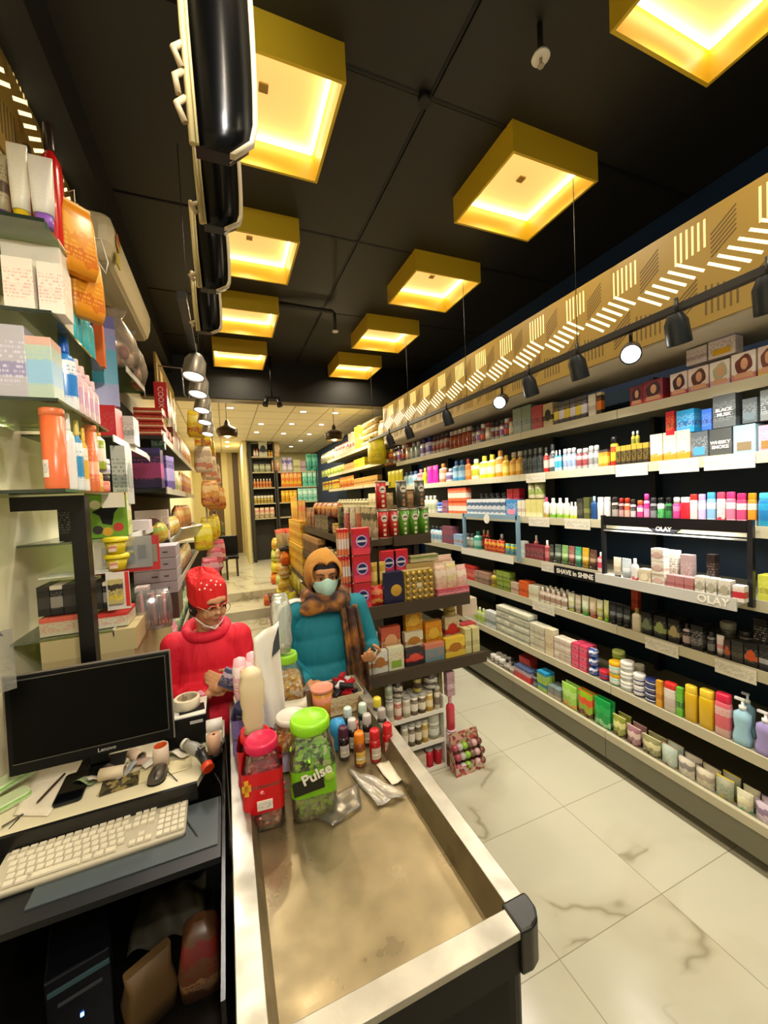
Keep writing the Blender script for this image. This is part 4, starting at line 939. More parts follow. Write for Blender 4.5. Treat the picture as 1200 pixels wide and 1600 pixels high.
# glass shelf rack
for (z, l) in ((2.85,'topmost, holding white tubes with coloured caps'),(2.55,'second from top, under the white cartons'),(2.26,'third from top, under silver cartons'),(1.955,'lowest of the near rack, under the orange bottle')):
    t = thing('glass_shelf', 'green tinted glass shelf on the left wall, ' + l, 'glass shelf', (-.86, 1.65, z), group='glass shelves of the near left rack')
    solid('glass_pane', MB().box(.002, .36, .001, .62, -.010, 0), GLASS, t)
    solid('dark_front_edge', MB().box(.002, .36, -.003, 0, -.011, 0.001), GEDGE, t)
for (z, y0, y1, l) in ((2.72,2.75,3.35,'behind the clear toy bags'),(2.245,2.33,3.35,'under the red and white box'),(1.735,2.2,3.38,'under the green box'),(1.335,2.08,3.3,'low one behind the monitor')):
    t = thing('glass_shelf', 'pale glass shelf with light front edge on left wall, ' + l, 'glass shelf', (-.86, y0, z), group='glass shelves of the far left rack')
    L = y1-y0; poly = [(.002,0),(.36,.0),(.38,L*.75),(.36,L),(.002,L)]
    solid('glass_pane', MB().prism(poly, -.010, 0), GLASS, t)
    solid('front_edge', MB().prism([(.361,0.),(.366,0.),(.386,L*.75),(.366,L),(.361,L),(.381,L*.75)], -.03, .004), mat('#cfcfc8', .4), t)
# black bracket post
t = thing('bracket_post', 'black square post with a short arm carrying the lowest glass shelf', 'post', (-.548, 1.96, 0))
solid('post', MB().box(-.03, .022, -.03, .03, .851, 1.94), BLACK, t)
solid('arm', MB().box(-.215, -.03, -.03, .03, 1.885, 1.94), BLACK, t)
solid('foot_plate', MB().box(-.05, .04, -.05, .036, .851, .857), BLACK, t)
sl = '#e8e2d2'
P2('tube', 45, 86, 236, 1.68, .05, 2.851, ('#ded8cc','#8a5ab8','#b8a8c0','plain'), 'white tube with purple cap, right of the yellow capped tube')
P2('tube', 13, 47, 218, 1.69, .05, 2.851, ('#e0dac6','#d8b81a','#c8a830','plain'), 'white tube with yellow cap, top glass shelf')
P2('tube', -8, 13, 232, 1.70, .05, 2.851, ('#a89a78','#6a3a8a','#5a4a3a','text'), 'beige tube with purple cap at left edge of the photo')
PL('bottle', 72, 103, 222, 2.851, -.535, ('#c81414','#2a1c18','#e02018','plain'), 'bright red bottle with dark cap on top glass shelf')
P2('bottle', 34, 64, 221, 1.82, .05, 2.851, ('#8a2a1c','#241a16','#a83a20','plain'), 'dark red bottle with black cap behind the white tubes')
P2('bottle', -2, 22, 219, 1.82, .05, 2.851, ('#9a2018','#241a16','#a83a20','plain'), 'dark red bottle with black cap behind the yellow capped tube')
for i, (y, z, l) in enumerate(((1.90,2.80,'nearer one, top at the red bottle'),(1.97,2.66,'farther one'))):
    t = thing('hanging_pouch', 'amber orange pouch hanging at the end of the top glass shelf, ' + l, 'pouch', (-.475, y, z), .75)
    me = build_parts('sack', .13, .04, .27, ('#d88a14','#e8a83a','#c86a10','multi'))
    for pn, m_ in me: link(pn, m_, t)
    solid('hook', MB().tube([(0,0,.26),(0,0,.33),(0,.05,.34)], .002, 5), WHITE, t)
P2('box', 9, 103, 366, 1.79, .09, 2.551, ('#e0d8c8','#d8a89a','#e0d0c0','plain'), 'wide white carton with pale pink print behind two white cartons')
P2('box', 5, 56, 400, 1.66, .09, 2.551, ('#e2dac8','#d8a090','#e0d4c4','text'), 'white carton with small red drop print, left of two')
P2('box', 60, 103, 412, 1.665, .09, 2.551, ('#e4dccc','#d8a090','#e0d4c4','text'), 'white carton with small red drop print, right of two')
for i in range(6):
    put('bottle', .07, .045, .235-.01*(i % 2), ('#2fb0bc','#dfe8e4' if i % 2 else '#3ab8c4','#48b8c0','text'), -.535, 1.80+.075*i, 2.551, 'turquoise bottle with orange flower print, %s in row from the camera' % ['first','second','third','fourth','fifth','last'][i], PI/2)
put('box', .035, .03, .2, ('#d8601c','#e88a3a','#a84010','plain'), -.505, 2.245, 2.551, 'narrow orange carton beyond turquoise bottles', 0)
P2('box', -2, 44, 508, 1.67, .09, 2.261, ('#a8a4a8','#c8c4d8','#8a84a0','text'), 'silver lilac metallic carton on the third glass shelf')
P2('box', 46, 84, 526, 1.665, .10, 2.261, ('#a8b8a4','#88b0c8','#c8a090','band'), 'holographic green silver carton on the third glass shelf')
PL('bottle', 89, 119, 533, 2.261, -.535, ('#e0e0dc','#1e5ab0','#2a7ac0','text'), 'white bottle with blue cap and blue label', .4)
for i in range(4):
    put('bottle', .062, .045, .225-.012*i, ('#d8b8b8','#d8b4b4','#c89ab0','text'), -.525, 1.93+.068*i, 2.261, 'pale pink bottle, %s of four from the camera' % ['first','second','third','last'][i], PI/2)
put('pump', .075, .05, .20, ('#98a838','#d8a030','#e0dcc8','text'), -.52, 2.16, 2.06, 'olive green bottle with pale label beside the pink bottles', PI/2)
put('jar', .08, .08, .07, ('#c84a78','#d85a88','#e8a0b8'), -.60, 2.2, 2.262, 'small pink jar behind the pale pink bottles')
o = P2('cyl', 63, 101, 634, 1.665, .085, 1.957, ('#d8693a','#dd7446','#d8703f','plain'), 'tall orange round bottle with barcode on the lowest glass shelf')
rb = max(v.co.x for v in o.children[0].data.vertices); lb = MB(); lb.grid(lambda a, z: (rb*1.012*math.sin(-1.0+.75*a), -rb*1.012*math.cos(-1.0+.75*a), .04+.06*z), 8, 1)
solid('barcode_label', lb, pack('#e0dcd4','#2a2a2a','#e0dcd4','text'), o)
PL('bottle', 101, 118, 650, 1.957, -.53, ('#dcdcd4','#e4e2da','#c8d8d8','plain'), 'white bottle right of the orange round bottle', .4)
PL('bottle', 115, 131, 660, 1.957, -.53, ('#d8dcd8','#d8c060','#3a8ab8','text'), 'white bottle with small blue emblem, lowest glass shelf')
PL('bottle', 127, 139, 672, 1.957, -.53, ('#e0dccc','#e8b83a','#d8a838','text'), 'white bottle with yellow label, lowest glass shelf')
PL('cyl', 136, 153, 668, 1.957, -.525, ('#d06a3a','#d87a4a','#e0a080','text'), 'second orange round bottle farther along the lowest glass shelf')
put('jar', .065, .065, .08, ('#d86a5a','#3a3030','#e09080'), -.53, 2.20, 1.957, 'coral jar with black lid, lower of a pair')
put('jar', .08, .08, .075, ('#dcd8d0','#e8e6e0','#b8b4c8'), -.53, 2.20, 2.04, 'white round jar standing on the coral jar')
put('bottle', .05, .05, .12, ('#d8a03a','#d8b060','#e0c080','text'), -.53, 2.13, 1.957, 'amber small bottle between the orange bottle and the coral jar')
# second rack
put('box', .11, .10, .46, ('#7a78a8','#2a8aa8','#4a4a88','band'), -.545, 2.48, 2.413, 'tall violet and blue doll box with oval badge standing left of air conditioner', .25)
o = COL.objects[-1]
t = thing('air_conditioner', 'white wall air conditioner with rounded ends above the toy bags', 'air conditioner', (-.64, 2.42, 3.15))
L = 1.08
prof = [(0,0),(.13,0),(.165,.02),(.185,.08),(.19,.17),(.18,.215),(.16,.23),(0,.235)]
solid('housing', MB().loft([[(x*s_, y, z_*s_+.5*(1-s_)*.2) for x, z_ in prof] for y, s_ in ((-.05,.72),(-.03,.9),(0,1),(L,1),(L+.015,.96))], smooth=False), mat('#cfc4a0', .4), t)
solid('air_flap', MB().box(.06, .15, .02, L-.02, -.006, 0), mat('#b8ae8c', .4), t)
st = MB(); st.prism([(.05*math.cos(a*PI/3), .05*math.sin(a*PI/3)) for a in range(6)], 0, .002, M=Matrix.Translation((.192, .08, .14)) @ Matrix.Rotation(PI/2, 4, 'Y'))
solid('energy_sticker', st, pack('#a8842a','#c8502a','#d8c04a','multi'), t)
solid('yellow_sticker', MB().box(.186, .192, .03, .10, .01, .07), mat('#b8a82a', .5), t)
filmbag = clear('#f0e8e0', .3, .12, .14, .4)
for i, (y, z, c) in enumerate(((2.86,2.74,'#c84a5a'),(3.12,2.72,'#d88a78'))):
    t = thing('toy_bag', 'crinkled clear bag with %s toys under the air conditioner' % ['red and pink','peach and brown'][i], 'toy bag', (-.56, y, z), .5)
    me = MB(); me.loft([sec(.20,.12,.04,0), sec(.24,.16,.05,.08), sec(.2,.1,.03,.2), sec(.08,.03,.01,.30), sec(.14,.02,.005,.36)]); solid('clear_wrap', me, filmbag, t)
    for j in range(5):
        solid('toy', MB().ell((-.07+.035*j, .02*(-1)**j, .07+.03*(j % 2)), (.03,.03,.045), 10, 8), mat([c,'#8a3a3a','#e0c0b0','#b8788a','#d8c8b8'][j], .4), t)
put('box', .065, .16, .165, ('#c01820','#d8d4cc','#e0dcd4','plain'), -.535, 2.50, 2.247, 'red box with white side panel lettered in white', 0)
put('boxw', .15, .08, .16, ('#d8d8d0','#6a7068','#a8b0a8'), -.50, 2.72, 2.247, 'white box with line drawing beside the red one', PI/2)
put('boxw', .16, .06, .30, ('#b8bab0','#4a5048','#8a9088'), -.497, 2.48, 1.90, 'silver box with flourish pattern above the green box', PI/2)
t = thing('toy_box', 'bright green box with black bird-like blotch behind the bracket post', 'box', (-.555, 2.42, 1.737), .1)
gb = solid('carton', MB().box(-.085, .085, -.10, .10, 0, .225), mat('#6a9a1c', .4), t, bevel=.002)
solid('red_top_band', MB().box(-.084, .084, -.1015, -.1, .21, .224), mat('#9a1c1c', .4), t)
bl = MB(); Mx = Matrix.Translation((0, -.1012, 0)) @ Matrix.Rotation(PI/2, 4, 'X')
bl.prism([(-.02,.07),(.02,.06),(.03,.12),(.075,.18),(.04,.17),(.02,.15),(.0,.19),(-.02,.15),(-.06,.13),(-.03,.11)], 0, .001, M=Mx)
solid('black_blotch', bl, BLACK, t)
for x_, z_, c_ in ((-.045,.165,'#d8d4a8'),(.0,.165,'#d8d4a8'),(.045,.05,'#b83024'),(-.04,.04,'#2a2418'),(.0,.03,'#d8a020')):
    solid('round_spot', MB().lathe([(.022,0),(.022,.0008)], 14, M=Matrix.Translation((x_, -.1, z_)) @ Matrix.Rotation(PI/2, 4, 'X')), mat(c_, .4), t)
solid('pale_side', MB().box(.085, .0865, -.098, .098, .004, .222), pack('#c8cc88','#e0e0c0','#8aa838','multi'), t)
put('box', .05, .07, .175, ('#16181a','#8a8f8c','#20242a','text'), -.70, 2.30, 1.737, 'black slim box behind the arm of the post')
o = solid('price_card', MB().box(-.045, .045, -.0015, .0015, -.07, 0), PAPER, None, (-.485, 2.19, 1.955)); tag(o, 'small white price card hanging from the lowest glass shelf', 'price card')
put('box', .16, .10, .06, ('#d8c8c8','#c8a8a8','#e0d0d0','plain'), -.52, 2.85, 1.737, 'pale pink soap box beside the green box', 0)
# lower shelf goods at z 1.335
for i in range(6):
    P2('box', 60+20.5*i, 79.5+20.5*i, 918-2*i, 2.13, .15, 1.425, ('#1e1c1a','#8a8578' if i % 2 else '#3a3632','#d8ccb0' if i % 2 else '#2a2826','band'), 'black cosmetics carton standing on end, %s from the left by the post' % ['first','second','third','fourth','fifth','sixth'][i])
P2('box', 62, 124, 965, 2.11, .17, 1.337, ('#c0b898','#d0604a','#8a8468','top'), 'cream tray box with coral top band, left of the post')
P2('box', 147, 201, 958, 2.12, .17, 1.337, ('#c8c4ac','#c83a30','#5a3a34','top'), 'cream box with red band and small heart signs, right of the post')
o = solid('glossy_board', MB().box(-.14,.13,-.07,.07,0,.005), WHITE, None, (-.63, 2.21, 1.585)); tag(o, 'white card lying on the black cosmetics cartons', 'card')
t = thing('display_card', 'white blister card with red stripe, standing right of the black cartons', 'card', (aty(190,995,2.10).x, 2.105, 1.42))
solid('card', MB().box(-.045, .045, -.004, .004, 0, .17), mat('#d8d0c4', .4), t)
solid('red_edge', MB().box(.028, .044, -.0055, -.004, .01, .17), mat('#c8281c', .4), t)
solid('blister', MB().box(-.035, .02, -.02, -.004, .03, .14), pack('#b8a868','#3a3028','#d8c040','multi'), t)
tx = aty(181, 900, 2.13).x
for i in range(2):
    t = thing('plastic_tub', 'yellow plastic tub with lid, %s of two' % ['lower', 'upper'][i], 'tub', (tx, 2.17, 1.592+.078*i), group='yellow tubs on the black cartons')
    solid('tub_body', MB().lathe([(.034,0),(.044,.056)], 20), mat('#c8b418', .4), t)
    solid('lid', MB().lathe([(.051,.056),(.053,.060),(.051,.072),(.045,.076)], 20), mat('#d8c420', .35), t)
    solid('tub_label', MB().box(-.02, .010, -.0455, -.038, .012, .042), pack('#d8b8a0','#c8604a','#e0d8c0','multi'), t)
ca, cb2 = aty(148, 890, 2.27).x, aty(250, 890, 2.27).x; cw2 = cb2-ca
t = thing('toy_case', 'clear plastic case with red and white border leaning behind the yellow tubs', 'toy case', (ca, 2.28, 1.56), 0, rot=(-.05, 0, .05))
solid('red_border', MB().box(cw2-.03, cw2, -.01, .01, 0, .175).box(0, cw2-.03, -.01, .01, 0, .016), mat('#c42a2c', .4), t)
solid('backing', MB().box(0, cw2-.03, 0, .008, .016, .175), mat('#9a967e', .4), t)
for i in range(5): solid('tool', MB().box(.03+.05*i, .065+.05*i, -.012, 0, .04+.02*(i % 2), .13), mat(['#3a3a30','#6a7030','#2a7088','#2a2a28','#8a8878'][i], .4), t)
solid('clear_front', MB().box(0, cw2-.03, -.03, -.028, .02, .175), clear('#ffffff', .5, .05, .08), t)
sa, sb = aty(208, 900, 2.50).x, aty(277, 900, 2.50).x
for i in range(4):
    t = thing('storage_box', 'grey lilac storage box, %s of the stack of four' % ['bottom one', 'second from bottom', 'third from bottom', 'top one'][i], 'storage box', ((sa+sb)/2, 2.62, 1.385+.068*i), 0, group='stack of grey storage boxes')
    W2 = (sb-sa)/2
    solid('box_body', MB().box(-W2, W2, -.11, .11, 0, .066), mat('#a49ea4', .4), t, bevel=.003)
    solid('slot', MB().box(-.02, .01, -.1115, -.109, .028, .036).box(.04, .065, -.1115, -.109, .028, .036), mat('#4a464a', .4), t)
put('box', sb-sa, .22, .148, ('#4a3a34','#6a5a50','#3a2c28','plain'), (sa+sb)/2, 2.62, 1.237, 'brown box carrying the grey storage boxes')
P2('box', 210, 231, 918, 2.40, .08, 1.43, ('#d8c4c0','#b89a98','#e0d0cc','plain'), 'pale pink small box in front of the storage boxes')
P2('box', 206, 240, 950, 2.40, .08, 1.30, ('#8a7468','#a89088','#6a5a50','plain'), 'grey brown box under the pale pink small box')
t = thing('brush_bag', 'clear bag full of brown and pink brushes behind the child', 'bag', (aty(238, 960, 2.3).x, 2.36, 1.245), .2)
solid('clear_wrap', MB().loft([sec(.16,.1,.03,0), sec(.17,.12,.04,.08), sec(.16,.08,.02,.16), sec(.14,.02,.005,.2)]), filmbag, t)
for i in range(9): solid('brush', MB().tube([(-.065+.016*i, .02*(-1)**i, .01), (-.07+.017*i, .01, .16+.02*(i % 3))], [.004,.009], 8), mat(['#5a4038','#c8788a','#2a2a2c'][i % 3], .4), t)
P2('box', 150, 180, 992, 2.16, .10, 1.29, ('#b82030','#b0a8a8','#8a1824','plain'), 'red flat box just above the monitor top')
# low cabinet the lower goods stand on
t = thing('storage_cabinet', 'dark low cabinet against left wall behind the monitor', 'cabinet', (-.86, 2.02, 0))
solid('carcass', MB().box(.10, .44, .06, 1.3, 0, 1.235), mat('#a8986c', .6), t)
solid('shelf_riser', MB().box(.10, .45, .06, .46, 1.235, 1.332), mat('#b8a878', .6), t)
# hooks at the ceiling edge
t = thing('wire_hook_rail', 'white wire display hook beside the far end of the gold fascia', 'hook', (-.45, 2.15, 3.0))
solid('wire', MB().tube([(-.15,0,.08),(0,0,.10),(.02,0,0),(.01,0,-.05),(-.02,0,0)], .004, 6), WHITE, t)
t = thing('wire_hook_rail', 'chrome wire bracket hanging beyond air conditioner by the spotlights', 'hook', (-.42, 4.1, 2.86))
solid('wire', MB().tube([(-.1,0,.3),(.12,0,.29),(.13,0,.05),(.17,0,0),(.2,0,.3),(.13,0,.32)], .006, 6), mat('#8a8a86', .3, .7), t)
# ------------------------------------------------------------------ far left gondola
t = thing('shelving_unit', 'black shelving unit with white shelf edges along left wall, behind the purple boxes', 'shelving unit', (-.40, 3.4, 0))
LW, LL_ = .34, 3.1
solid('back_panel', MB().box(-.46, -.34, 0, LL_, 0, 2.75), mat('#141414', .6), t)
solid('base', MB().box(-.34, 0, 0, LL_, 0, .18), mat('#2a2822', .6), t)
for z in (2.42, 2.02, 1.62, 1.22, .80, .45):
    s_ = solid('shelf', MB().box(-.34, -.008, 0, LL_, z-.03, z), mat('#1a1a1a', .6), t)
    solid('price_rail', MB().box(-.008, 0, 0, LL_, z-.045, z+.008), mat('#b8b4a0', .4), s_)
for i in range(4):
    put('box', .19, .16, .052, ('#b02418','#d8a060','#d8c8b0','text'), -.505+.012*(i % 2), 3.50, 2.421+.053*i, 'red flat toothpaste box lying in stack of four, %s' % ['bottom', 'second', 'third', 'top'][i], .06*(i % 3-1))
t = put('box', .09, .06, .27, ('#b01820','#c83038','#8a1018','plain'), -.425, 3.62, 2.60, 'tall red carton standing on the stack of red boxes')
text('COOXO', .055, mat('#e0d0c0', .5), t, (0, -.032, .13), (PI/2, PI/2, 0))
put('box', .19, .16, .30, ('#2c1c48','#a03a70','#3a2a68','band'), -.53, 3.50, 2.022, 'dark purple box with pink emblem on the left shelving')
put('box', .085, .14, .27, ('#5a4a90','#b0a0d8','#8a78c0','band'), -.445, 3.72, 2.022, 'light violet carton right of the dark purple box', -.3)
put('box', .09, .09, .12, ('#12402a','#d8d8d0','#1a5a3a','text'), -.45, 3.50, 2.323, 'dark green carton standing on the violet boxes')
put('boxw', .22, .10, .23, ('#c0aca4','#e0d8d0','#7a4a48'), -.53, 3.52, 1.622, 'pink grey doll window box below the purple boxes')
Lf = 'far left shelving'
row('L', -.40, 2.42, 'top of ' + Lf, [
 (259,272,5,'bottle',26,('#c8604a','#e0c8b0','#8a2a20'),'red brown carton bottle'),
 (272,285,5,'box',32,('#6a2a1c','#c8a080','#3a1a14'),'dark brown carton'),
 (285,298,5,'sack',34,('#c88a4a','#e8d0a0','#a8442a'),'tan snack bag'),
], inset=.02)
row('L', -.40, 2.02, 'second level of ' + Lf, [
 (264,276,3,'pouch',34,('#d85a1a','#e8a050','#c0301a'),'orange red pack'),
 (276,284,3,'pouch',28,('#d0cc98','#e0dcc0','#88a850'),'pale green pack'),
 (284,300,5,'pouch',30,('#d89858','#e8c8c0','#b85a7a'),'pink and orange pack'),
], inset=.02)
row('L', -.40, 1.62, 'third level of ' + Lf, [
 (256,268,2,'sack',28,('#b89030','#8a9a3a','#d8b850'),'yellow olive noodle bag'),
 (268,282,3,'sack',28,('#c8a038','#d8d0a0','#a86a28'),'golden snack bag'),
 (282,300,5,'sack',34,('#c87a40','#d8b878','#8a3a3a'),'brown orange snack bag'),
], inset=.02)
row('L', -.40, 1.22, 'fourth level of ' + Lf, [
 (258,275,4,'pouch',34,('#6a2440','#c84a70','#2a1a28'),'maroon hair colour packet'),
 (275,300,7,'sack',30,('#b89858','#d8d0b0','#a05848'),'beige snack bag'),
], inset=.02)
row('L', -.40, .80, 'fifth level of ' + Lf, [
 (262,280,3,'sack',24,('#c85a7a','#d8a0b0','#8a2a4a'),'pink packet'),
 (280,300,4,'sack',24,('#8ab080','#d0d8c0','#4a7a50'),'pale green packet'),
], inset=.02)
random.seed(11)
cols = [('#d8b81a','#e8d85a','#b8602a'),('#c88a3a','#e0c080','#a04a2a'),('#c8485a','#e0a0a8','#d8c8c0'),('#d8c8a8','#b8a080','#c87a5a'),('#e0d020','#e8e070','#d8a020')]
cn = ['yellow','golden brown','pinkish red','cream','bright lemon']
k = 0
for (y, zs) in ((5.0,(2.75,2.35,1.95,1.45,1.05)),(5.6,(2.7,2.3,1.9,1.5,1.1)),(6.2,(2.6,2.25,1.9,1.5,1.15))):
    for j, z in enumerate(zs):
        ci = (k*2+j) % 5; k += 1
        t = put('sack', .2, .08, .3, cols[ci], -.25+.05*(j % 3)+.06*(y-5), y, z-.1, '%s snack bag hanging on a strip by far left shelving, %s from top, %s strip' % (cn[ci], ['first','second','third','fourth','fifth'][j], {5.0:'near',5.6:'middle',6.2:'far'}[y]), .2)
for x, y in ((-.2,5.04),(-.17,5.64),(-.12,6.24)):
    o = solid('hanging_strip', MB().box(-.012, .012, -.003, .003, 1.0, 3.46 if y > 5.7 else 3.735), mat('#c8b890', .5), None, (x, y, 0)); tag(o, 'plastic strip carrying snack bags beside the far left shelving, y%s' % {5.04:' nearest',5.64:' middle',6.24:' farthest'}[y], 'strip')
for i in range(7):
    put('sack', .17, .12, .22, cols[(i*3) % 5], -.30+.02*(i % 2), 4.6+.27*i, .3, '%s snack bag in floor basket at the far left, %s from camera' % (cn[(i*3) % 5], ['first','second','third','fourth','fifth','sixth','seventh'][i]), .6)
o = solid('acrylic_tray', MB().box(-.02,.0,0,.5,0,.12), clear('#f4f4ec', .6, .1, .4), None, (-.375, 3.38, 1.60), rot=(0,.6,-.25)); tag(o, 'slanting pale acrylic tray front sticking out below the golden bags', 'acrylic tray')
t = thing('storage_bin', 'long low bin on the floor under the far left snack bags', 'bin', (-.38, 4.45, 0)); solid('bin_body', MB().box(0, .24, 0, 1.95, 0, .298), mat('#5a5248', .6), t)
# black curved panels hanging in a row under the ceiling
for i, (y, x0, x1, z0, z1) in enumerate(((.80,-.012,.10,2.53,3.05),(1.06,-.008,.083,2.56,2.86),(1.34,-.032,.058,2.545,2.80),(1.66,-.054,.031,2.54,2.76))):
    t = thing('ceiling_ornament', 'black glossy curved panel with cream edging hanging from the ceiling, %s' % ['largest, nearest the camera', 'second from the camera', 'third from the camera', 'smallest, farthest'][i], 'ceiling ornament', (x0, y, z0), group='black curved panels hanging in a row')
    w_, h_ = x1-x0, z1-z0; n = 16
    def edge(v, o_=0): return w_*(1-.10*abs(2*v-.9)**2.6 - (.35*(1-v/.10)**2 if v < .10 else 0)) + o_
    dk, cr_ = MB(), MB()
    rb = [[(0, 0, v*h_), (edge(v)-.006, 0, v*h_), (edge(v)-.006, .028, v*h_), (0, .028, v*h_)] for v in [j/n for j in range(n+1)]]
    dk.loft(rb); 
    re = [[(edge(v)-.006, -.004, v*h_), (edge(v)+.003, -.004, v*h_), (edge(v)+.003, .010, v*h_), (edge(v)-.006, .010, v*h_)] for v in [j/n for j in range(n+1)]]
    cr_.loft(re)
    solid('black_face', dk, GLOSSB, t); solid('cream_edge', cr_, mat('#b8aa8c', .5), t)
    solid('cream_spine', MB().tube([(-.004,-.002,0),(-.009,0,h_*.4),(-.012,.0,h_)], .006, 8).tube([(.004,-.004,0.0),(-.001,-.002,h_*.4),(-.003,0,h_)], .003, 6), mat('#a89866', .5), t)
    ds = MB()
    for j in range(3 if i == 0 else 1): ds.tube([(-.014-.008*(j % 2), -.005, h_*(.06+.09*j)), (-.026, -.01, h_*(.11+.09*j)), (-.012, 0, h_*(.15+.09*j))], .006, 6)
    solid('tied_straps', ds, mat('#a08c6a', .6), t)
    solid('hanger', MB().tube([(.02,.05,h_),(.02,.05,3.735-z0)], .004, 6), BLACK, t)
# ================================================================== CENTRE GONDOLA AND END CAP
WOOD = mat('#3d3020', .55); WOODD = mat('#241b12', .6); PINE = mat('#a8965a', .6)
t = thing('display_gondola', 'brown shelf display at the aisle centre with red and green snack cans on top', 'display shelf', (.7, 2.3, 0))
solid('core', MB().box(.32, .62, .34, 1.0, 0, 1.50), mat('#2a2218', .7), t)
s_ = solid('shelf', MB().box(.04, .96, .02, .40, .672, .725), mat('#4a3d28', .6), t); solid('edge_band', MB().box(.02, .975, 0, .02, .665, .738), WOOD, s_); solid('edge_band', MB().box(.0, .04, .02, .40, .665, .738), WOOD, s_)
s_ = solid('shelf', MB().box(.09, .86, .07, .46, 1.095, 1.155), mat('#4a3d28', .6), t); solid('edge_band', MB().box(.07, .885, .05, .07, 1.085, 1.168), WOOD, s_)
s_ = solid('shelf', MB().box(.23, .68, .28, 1.05, 1.53, 1.575), mat('#4a3d28', .6), t); solid('edge_band', MB().box(.40, .70, .25, .28, 1.52, 1.59), WOOD, s_); solid('edge_band', MB().box(.20, .23, .25, 1.05, 1.50, 1.60), WOOD, s_)
for x in (.33, .60): solid('stile', MB().box(x-.02, x+.02, .30, .34, .0, 1.53), WOODD, t)
# white wire rack below
t = thing('spice_rack', 'small white shelf rack of spice jars under the brown display', 'rack', (.78, 2.30, 0))
RW = .53
solid('back_board', MB().box(0, RW, .24, .25, 0, .665), PINE, t)
solid('side_panel', MB().box(RW-.006, RW+.004, 0, .25, 0, .50), WHITE, t); solid('side_panel', MB().box(-.004, .006, 0, .25, 0, .50), WHITE, t)
for z in (.02, .20, .405): 
    s_ = solid('shelf', MB().box(.006, RW-.006, 0.004, .24, z-.012, z), mat('#c8c0a8', .5), t); solid('front_lip', MB().box(.006, RW-.006, 0, .004, z-.016, z+.012), WHITE, s_)
solid('post', MB().box(RW+.02, RW+.05, .1, .2, 0, .665), mat('#9a8f58', .6), t)
Sp = 'on white rack under brown display'
jarh = hues(('#b0a888','#b8b8b0','#d8d0c0','band'), ('#5a4a30','#c0c0b8','#d8d0b8','band'), ('#8a8a3a','#b0b0a8','#d8d8c0','band'), ('#6a5a4a','#b8b8b0','#e0d8c8','band'), ('#b8923a','#c0b8a8','#e0d0a0','band'))
row('F', 2.305, .406, Sp + ', upper level', [(606,618,1,'cyl',34,('#d0ccb8','#c8c8c0','#a8a090','band'),'pale can'), (619,631,1,'cyl',33,('#b86a5a','#c8c8c0','#e0c8b8','band'),'dusty red can'), (632,680,4,'cyl',32,('#6a5a40','#b8b8b0','#d8d0b8','band'),'spice jar with grey lid', {'hue':jarh,'deep':2}), (681,690,1,'cyl',34,('#d0c8b0','#c8c8c0','#7a6a58','band'),'cream spice can')], inset=.012)
row('F', 2.305, .56, Sp + ', stacked on top', [(604,616,1,'cyl',26,('#c8c8b0','#d0d0c8','#98a080','band'),'green white can, stacked'), (617,632,1,'cyl',30,('#c8beb0','#c8c8c0','#4a4038','multi'),'speckled tall can, stacked'), (648,662,1,'cyl',26,('#b8a850','#a8a8a0','#4a3a2a','band'),'yellow foot jar, stacked'), (668,688,1,'cyl',30,('#c8c4b8','#c8c8c0','#5a5048','multi'),'wide speckled can, stacked')], inset=.012)
row('F', 2.305, .201, Sp + ', middle level', [(630,672,4,'cyl',36,('#6a5a40','#b8b8b0','#d8d0b8','band'),'spice jar', {'hue':jarh}), (673,692,1,'jar',38,('#a8a890','#c8c8b8','#e0e0d8'),'round clear jar with white label')], inset=.012)
row('F', 2.305, .021, Sp + ', bottom level', [(652,667,1,'box',24,('#c8b8a0','#a89078','#d8d0c0'),'beige carton by the cola cans'), (668,680,1,'cyl',28,('#b81828','#a8a8a8','#d8404a','plain'),'red drink can, left one of two'), (682,693,1,'cyl',26,('#b01626','#a8a8a8','#d8404a','plain'),'red drink can, right one of two')], inset=.012)
put('bottle', .06, .05, .24, ('#c8384a','#d8a0a8','#e8b8c0','plain'), 1.375, 2.33, .235, 'pinkish red bottle standing at the rack side')
put('box', .06, .05, .17, ('#b8929a','#4a2a3a','#d8b8c0','text'), 1.375, 2.33, .48, 'pink and purple slim carton above the red bottle')
put('cyl', .065, .065, .125, ('#c89aa8','#d8c0c8','#e0d0d8','band'), 1.375, 2.33, .11, 'pink foot bottle behind the candy tray')
put('box', .1, .1, .10, ('#8a5a50','#c89080','#6a3a30'), 1.375, 2.34, .0, 'reddish carton under the pink bottles')
t = thing('candy_tray', 'printed cardboard tray of round wrapped sweets on the floor by rack', 'tray', (1.43, 2.26, 0))
tm = MB(); tm._add([(-.115,-.08,0),(.105,-.08,0),(.105,.0,0),(-.115,.0,0),(-.115,-.08,.06),(.105,-.08,.06),(.105,.0,.25),(-.115,.0,.25)], [(3,2,1,0),(0,1,5,4),(1,2,6,5),(2,3,7,6),(3,0,4,7)])
solid('cardboard_tray', tm, speckle(['#b85a50','#c8b090','#8a3a34','#a8a878','#d8a098'], 55, .6, .1), t, thick=.003)
cs = ['#a84a5a','#b8b0a8','#8ab83a','#7a5a4a','#c8a0a0','#6a3a30']
for j in range(18):
    o = solid('wrapped_sweet', MB().ell((0,0,0), (.026,.024,.024), 10, 8), mat(cs[j % 6], .25), None, (1.345+.038*(j % 6)+.01*(j//6 % 2), 2.20+.02*(j//6), .045+.055*(j//6)))
    tag(o, 'round sweet in %s wrapper, %s row of the candy tray, %s' % (['red','pale grey','green','brown','pink','dark red'][j % 6], ['front','middle','back'][j//6], NUM[j % 6]), 'sweet', 'wrapped sweets in the cardboard tray')
